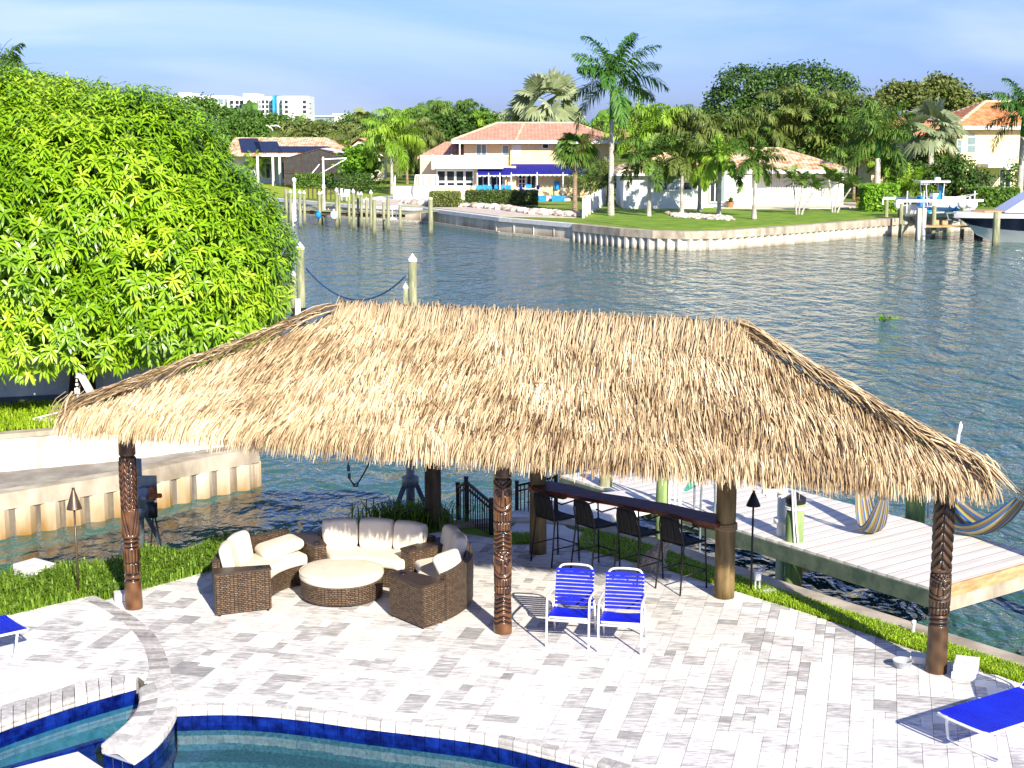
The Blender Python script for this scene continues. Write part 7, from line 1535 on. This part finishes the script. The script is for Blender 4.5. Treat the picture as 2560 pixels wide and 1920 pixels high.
pl('foxtail', 'left of twin foxtail palms before the far porch door', 2484, 480, 384, 1.25, m='palm', trunk_r=.17, shaft=.6, group='twin palms by the far porch'); pl('foxtail', 'right of twin foxtail palms before the far porch door', 2512, 478, 372, 1.3, m='palm_olive', trunk_r=.17, shaft=.6, v=1, group='twin palms by the far porch')
pl('bismarck', 'large silvery fan palm behind the cream house roof', 1366, 470, 262, 1.9, Y=165, m='palm_grey', trunk_r=.3, v=1)
pl('date', 'small feathery date palm beside the blue awning', 1476, 500, 462, 1.7, m='palm', trunk_r=.15, tm='trunk_brown'); pl('date', 'wide date palm by the fence end under the awning corner', 1520, 505, 462, 1.6, Y=131, m='palm_olive', trunk_r=.18, tm='trunk_brown', v=1)
pl('date', 'low green date palm behind the boat outboard', 2275, 512, 478, 1.6, m='palm_lime', trunk_r=.15, v=1)
pl('queen', 'yellow green arching palm beside the white royal trunk', 2222, 500, 425, .95, m='palm_lime', trunk_r=.12, v=1)
pl('royal', 'thin young palm by the solar house, taller', 664, 455, 396, .55, m='palm', trunk_r=.12, v=1); pl('royal', 'thin young palm by the solar house, shorter and leftmost', 643, 460, 410, .55, m='palm_lime', trunk_r=.12)
# row behind the white house
RW = [('areca', 1590, 300, 1.6, 136, 'palm_lime'), ('queen', 1660, 300, 1.5, 137, 'palm_lime'), ('queen', 1735, 312, 1.4, 136, 'palm_olive'), ('queen', 1800, 318, 1.35, 137, 'palm_olive'), ('areca', 1840, 320, 1.7, 138, 'palm'), ('areca', 1890, 325, 1.7, 139, 'palm'), ('queen', 1930, 290, 1.3, 139, 'palm_olive'), ('areca', 1985, 285, 2.1, 140, 'palm_olive'), ('areca', 2040, 290, 2.2, 140, 'palm'), ('areca', 2095, 305, 2.1, 139, 'palm_olive'), ('areca', 2135, 330, 1.8, 138, 'palm')]
wh = ['feathery clump nearest the tall royal trunk', 'arching lime palm above the white house window', 'olive arching palm with the leaning stem', 'olive arching palm above the grey front door', 'dense palm clump left of the garage roof', 'dense palm clump above the middle of the garage roof', 'taller olive palm beneath the big dark tree', 'tall drooping clump left of the ridge end', 'tall dark drooping clump over the ridge end', 'olive drooping clump right of the ridge end', 'dark clump behind the low porch roof']
for (kd, px, yt, sz, Y, m_), lab in zip(RW, wh): pl(kd, lab, px, 470, yt+38, sz, Y=Y, m=m_, trunk_r=.14, tm='trunk_brown', group='palm row behind the white house', v=px % 2)
# background trees
def bt_(lab, px, pytop, wpx, Y, m, hpx=None, n=900, leaf=.5, nl=5, group='background trees', base=0, seed=0):
    ztop = zat(pytop, Y); rx = wpx/2*Y/FPX; hh = (hpx or 90)*Y/FPX; cx = D(px, 300, Y)[0]; lob = []; r = random.Random(px*7+seed)
    for i in range(nl):
        fx = (i/(nl-1)*2-1) if nl > 1 else 0; q = rx*r.uniform(.42, .6); qz = min(hh*.5, q*r.uniform(.7, 1)); lob.append((cx+fx*rx*.66+r.uniform(-.1, .1)*rx, Y+r.uniform(-.3, .3)*rx, ztop-qz-(abs(fx)**2)*hh*.3*r.uniform(.6, 1.2), q, q, qz))
    if hh > 1.2*rx: lob.append((cx, Y, ztop-hh*.75, rx*.8, rx*.7, hh*.3))
    return leaf_tree('broadleaf_tree', lab, lob, (cx, Y, base), n, leaf, m, group, trunk_r=.3)
big = [(*D(px, py, 178), rx*178/FPX, 5, rz*178/FPX) for px, py, rx, rz in ((1815, 262, 55, 42), (1860, 215, 70, 42), (1935, 225, 70, 50), (2010, 205, 72, 42), (2080, 225, 60, 42), (1960, 275, 95, 45), (2090, 275, 45, 45), (1890, 290, 60, 40), (1800, 300, 40, 30))]
leaf_tree('broadleaf_tree', 'huge dark spreading oak crown towering over the palm row', big, (D(1950, 300, 178)[0], 178, 0), 2900, .42, 'leaf_dark', 'background trees', trunk_r=.6, inner=.15)
BT = [('dark rounded tree in front of the hotel west wing', 500, 246, 170, 235, 'leaf_mid', 95, 1300), ('dense tree left of the hotel, half behind the mango crown', 425, 262, 110, 225, 'leaf_dark', 80, 700), ('mid green tree below the turquoise hotel stripe', 680, 288, 150, 228, 'leaf_mid', 70, 1000), ('dark narrow conifer like tree before the hotel', 640, 272, 40, 232, 'leaf_dark', 60, 350), ('olive feathery tree above the solar roof', 760, 306, 120, 205, 'leaf_olive', 55, 800), ('olive tree at the left above the solar roof ridge', 610, 305, 130, 206, 'leaf_mid', 60, 800), ('bushy olive tree right of the street lamps', 830, 312, 120, 200, 'leaf_olive', 60, 800), ('bright green tree behind the lone thin palm', 895, 285, 110, 225, 'leaf_mid', 70, 800), ('dark tree behind the lime queen palm', 960, 300, 110, 196, 'leaf_dark', 80, 800), ('green tree behind the olive porch palm', 1040, 288, 130, 196, 'leaf_mid', 80, 900), ('dark green tree left of the cream house roof', 1120, 290, 120, 190, 'leaf_dark', 80, 900), ('round green tree touching the cream house roof', 1195, 278, 110, 200, 'leaf_mid', 70, 800), ('dark tree behind the cream house ridge', 1290, 292, 110, 205, 'leaf_dark', 50, 600), ('green tree right of the silvery fan palm', 1450, 312, 120, 190, 'leaf_mid', 60, 800), ('leafy tree behind the tall royal palm trunk', 1520, 298, 120, 185, 'leaf_bright', 90, 900), ('lime tree right of the tall royal palm', 1610, 280, 120, 180, 'leaf_mid', 100, 900), ('green tree beneath the small distant round crown', 1690, 300, 120, 182, 'leaf_mid', 90, 800), ('small round crown alone on the skyline', 1693, 272, 30, 260, 'leaf_dark', 26, 160), ('dark tree at the left foot of the huge oak', 1760, 292, 90, 176, 'leaf_dark', 90, 700), ('dark bushy tree at the right foot of the huge oak', 2110, 300, 110, 170, 'leaf_dark', 80, 700), ('olive crown between the two right hand palms', 2250, 214, 150, 175, 'leaf_olive', 90, 1200), ('spreading olive crown above the silvery fan palm', 2345, 196, 110, 178, 'leaf_olive', 60, 700), ('olive tree behind the orange roof ridge', 2400, 232, 90, 180, 'leaf_olive', 60, 500), ('small dark conifer tip over the orange roof', 2459, 232, 22, 230, 'leaf_dark', 32, 120), ('dark glossy tree before the arched windows', 2395, 395, 150, 128, 'leaf_dark', 100, 1000), ('dark green bush left of the glossy dark tree', 2290, 412, 100, 130, 'leaf_dark', 80, 600), ('green tree at the far right behind the cruiser', 2590, 400, 120, 140, 'leaf_mid', 90, 500), ('bright shrubby tree by the screened pool cage', 900, 372, 78, 158, 'leaf_bright', 80, 700)]
for i, (lab, px, yt, wp, Y, m_, hp, n) in enumerate(BT): bt_(lab, px, yt, wp, Y, m_, hp, int(n*.75), .5 if Y > 150 else .3, 5 if wp > 60 else 2, seed=i)
BP = [('sabal', 'round headed palm on a thin trunk on the skyline right of the hotel', 908, 262, 1.5, 220, 'palm_olive'), ('sabal', 'brownish fan palm beside the white flat roof', 814, 298, 1.6, 210, 'palm_olive'), ('queen', 'spiky coconut palm at the right end of the hotel', 775, 296, 1.2, 205, 'palm'), ('queen', 'feathery palm above the gable house', 880, 330, 1.5, 190, 'palm_olive'), ('queen', 'tall feathery palm left of three on the skyline', 1000, 275, 1.5, 205, 'palm_lime'), ('queen', 'dark feathery palm middle of three on the skyline', 1092, 262, 1.5, 205, 'palm'), ('queen', 'arching feathery palm right of three on the skyline', 1150, 258, 1.6, 205, 'palm'), ('sabal', 'dark fan palm behind the porch palm', 1068, 330, 1.4, 185, 'palm_olive'), ('queen', 'small feathery palm left of the cream roof', 1215, 275, 1.2, 200, 'palm_lime'), ('sabal', 'fan palm crown behind the royal trunk on the left', 1478, 296, 1.4, 195, 'palm'), ('queen', 'lime feathery palm right of the royal trunk', 1580, 275, 1.4, 172, 'palm_lime'), ('queen', 'palm behind the silvery fan palm on the right', 2280, 360, 1.5, 138, 'palm'), ('queen', 'feathery palm left of the white royal trunk', 2140, 290, 1.3, 142, 'palm_olive'), ('queen', 'shaggy palm in front of the solar roof ridge', 720, 320, 1.2, 200, 'palm_olive'), ('sabal', 'shaggy brown fan palm left of the gable house', 856, 336, 1.5, 183, 'palm_olive'), ('queen', 'weeping palm between the porch palms', 1018, 330, 1.4, 175, 'palm_olive')]
for i, (kd, lab, px, yt, sz, Y, m_) in enumerate(BP): pl(kd, lab, px, 460, yt+44, sz, Y=Y, m=m_, trunk_r=.16, tm='trunk_brown', v=i % 2, group='background palms')
hedge('bright green shrub hedge behind the lift beams', 2165, 2245, 117, 2.0, 2.0, 'leaf_bright', 0, 1500, .3); hedge('round topped green hedge by the far porch', 2440, 2550, 124, 1.5, 2.0, 'leaf_mid', 0, 1500, .25)
# far wood closing the view
N = 9000; Y = RNG.uniform(270, 420, N); px = RNG.uniform(-300, 3200, N); X = (px-1280)/FPX*Y; hh = 7.5+2.2*np.sin(px*.013)+1.6*np.sin(px*.041+1)+1.0*np.sin(px*.11); Z = hh*RNG.random(N)**.5+(Y-270)*.006
P = np.stack((X, Y, Z), 1); n = unit(RNG.normal(0, .6, (N, 3))+V3(0, -.5, .6)); a = unit(np.cross(n, RNG.normal(0, 1, (N, 3)))); S = Strips(); S.add(np.stack((P-a*1.0, P+n*.3, P+a*1.0), 1), np.cross(n, a), RNG.uniform(1.2, 2.2, N), np.clip(RNG.normal(.4, .25, N), 0, 1)); mb = MB(); S.mesh(mb, (.4, 1, .4)); tag(mb.build('far_wood', M['leaf_mid']), 'continuous line of far trees closing the horizon', 'wood', kind='stuff')
for k_, m_ in M.items():
    if m_.users == 0: pass
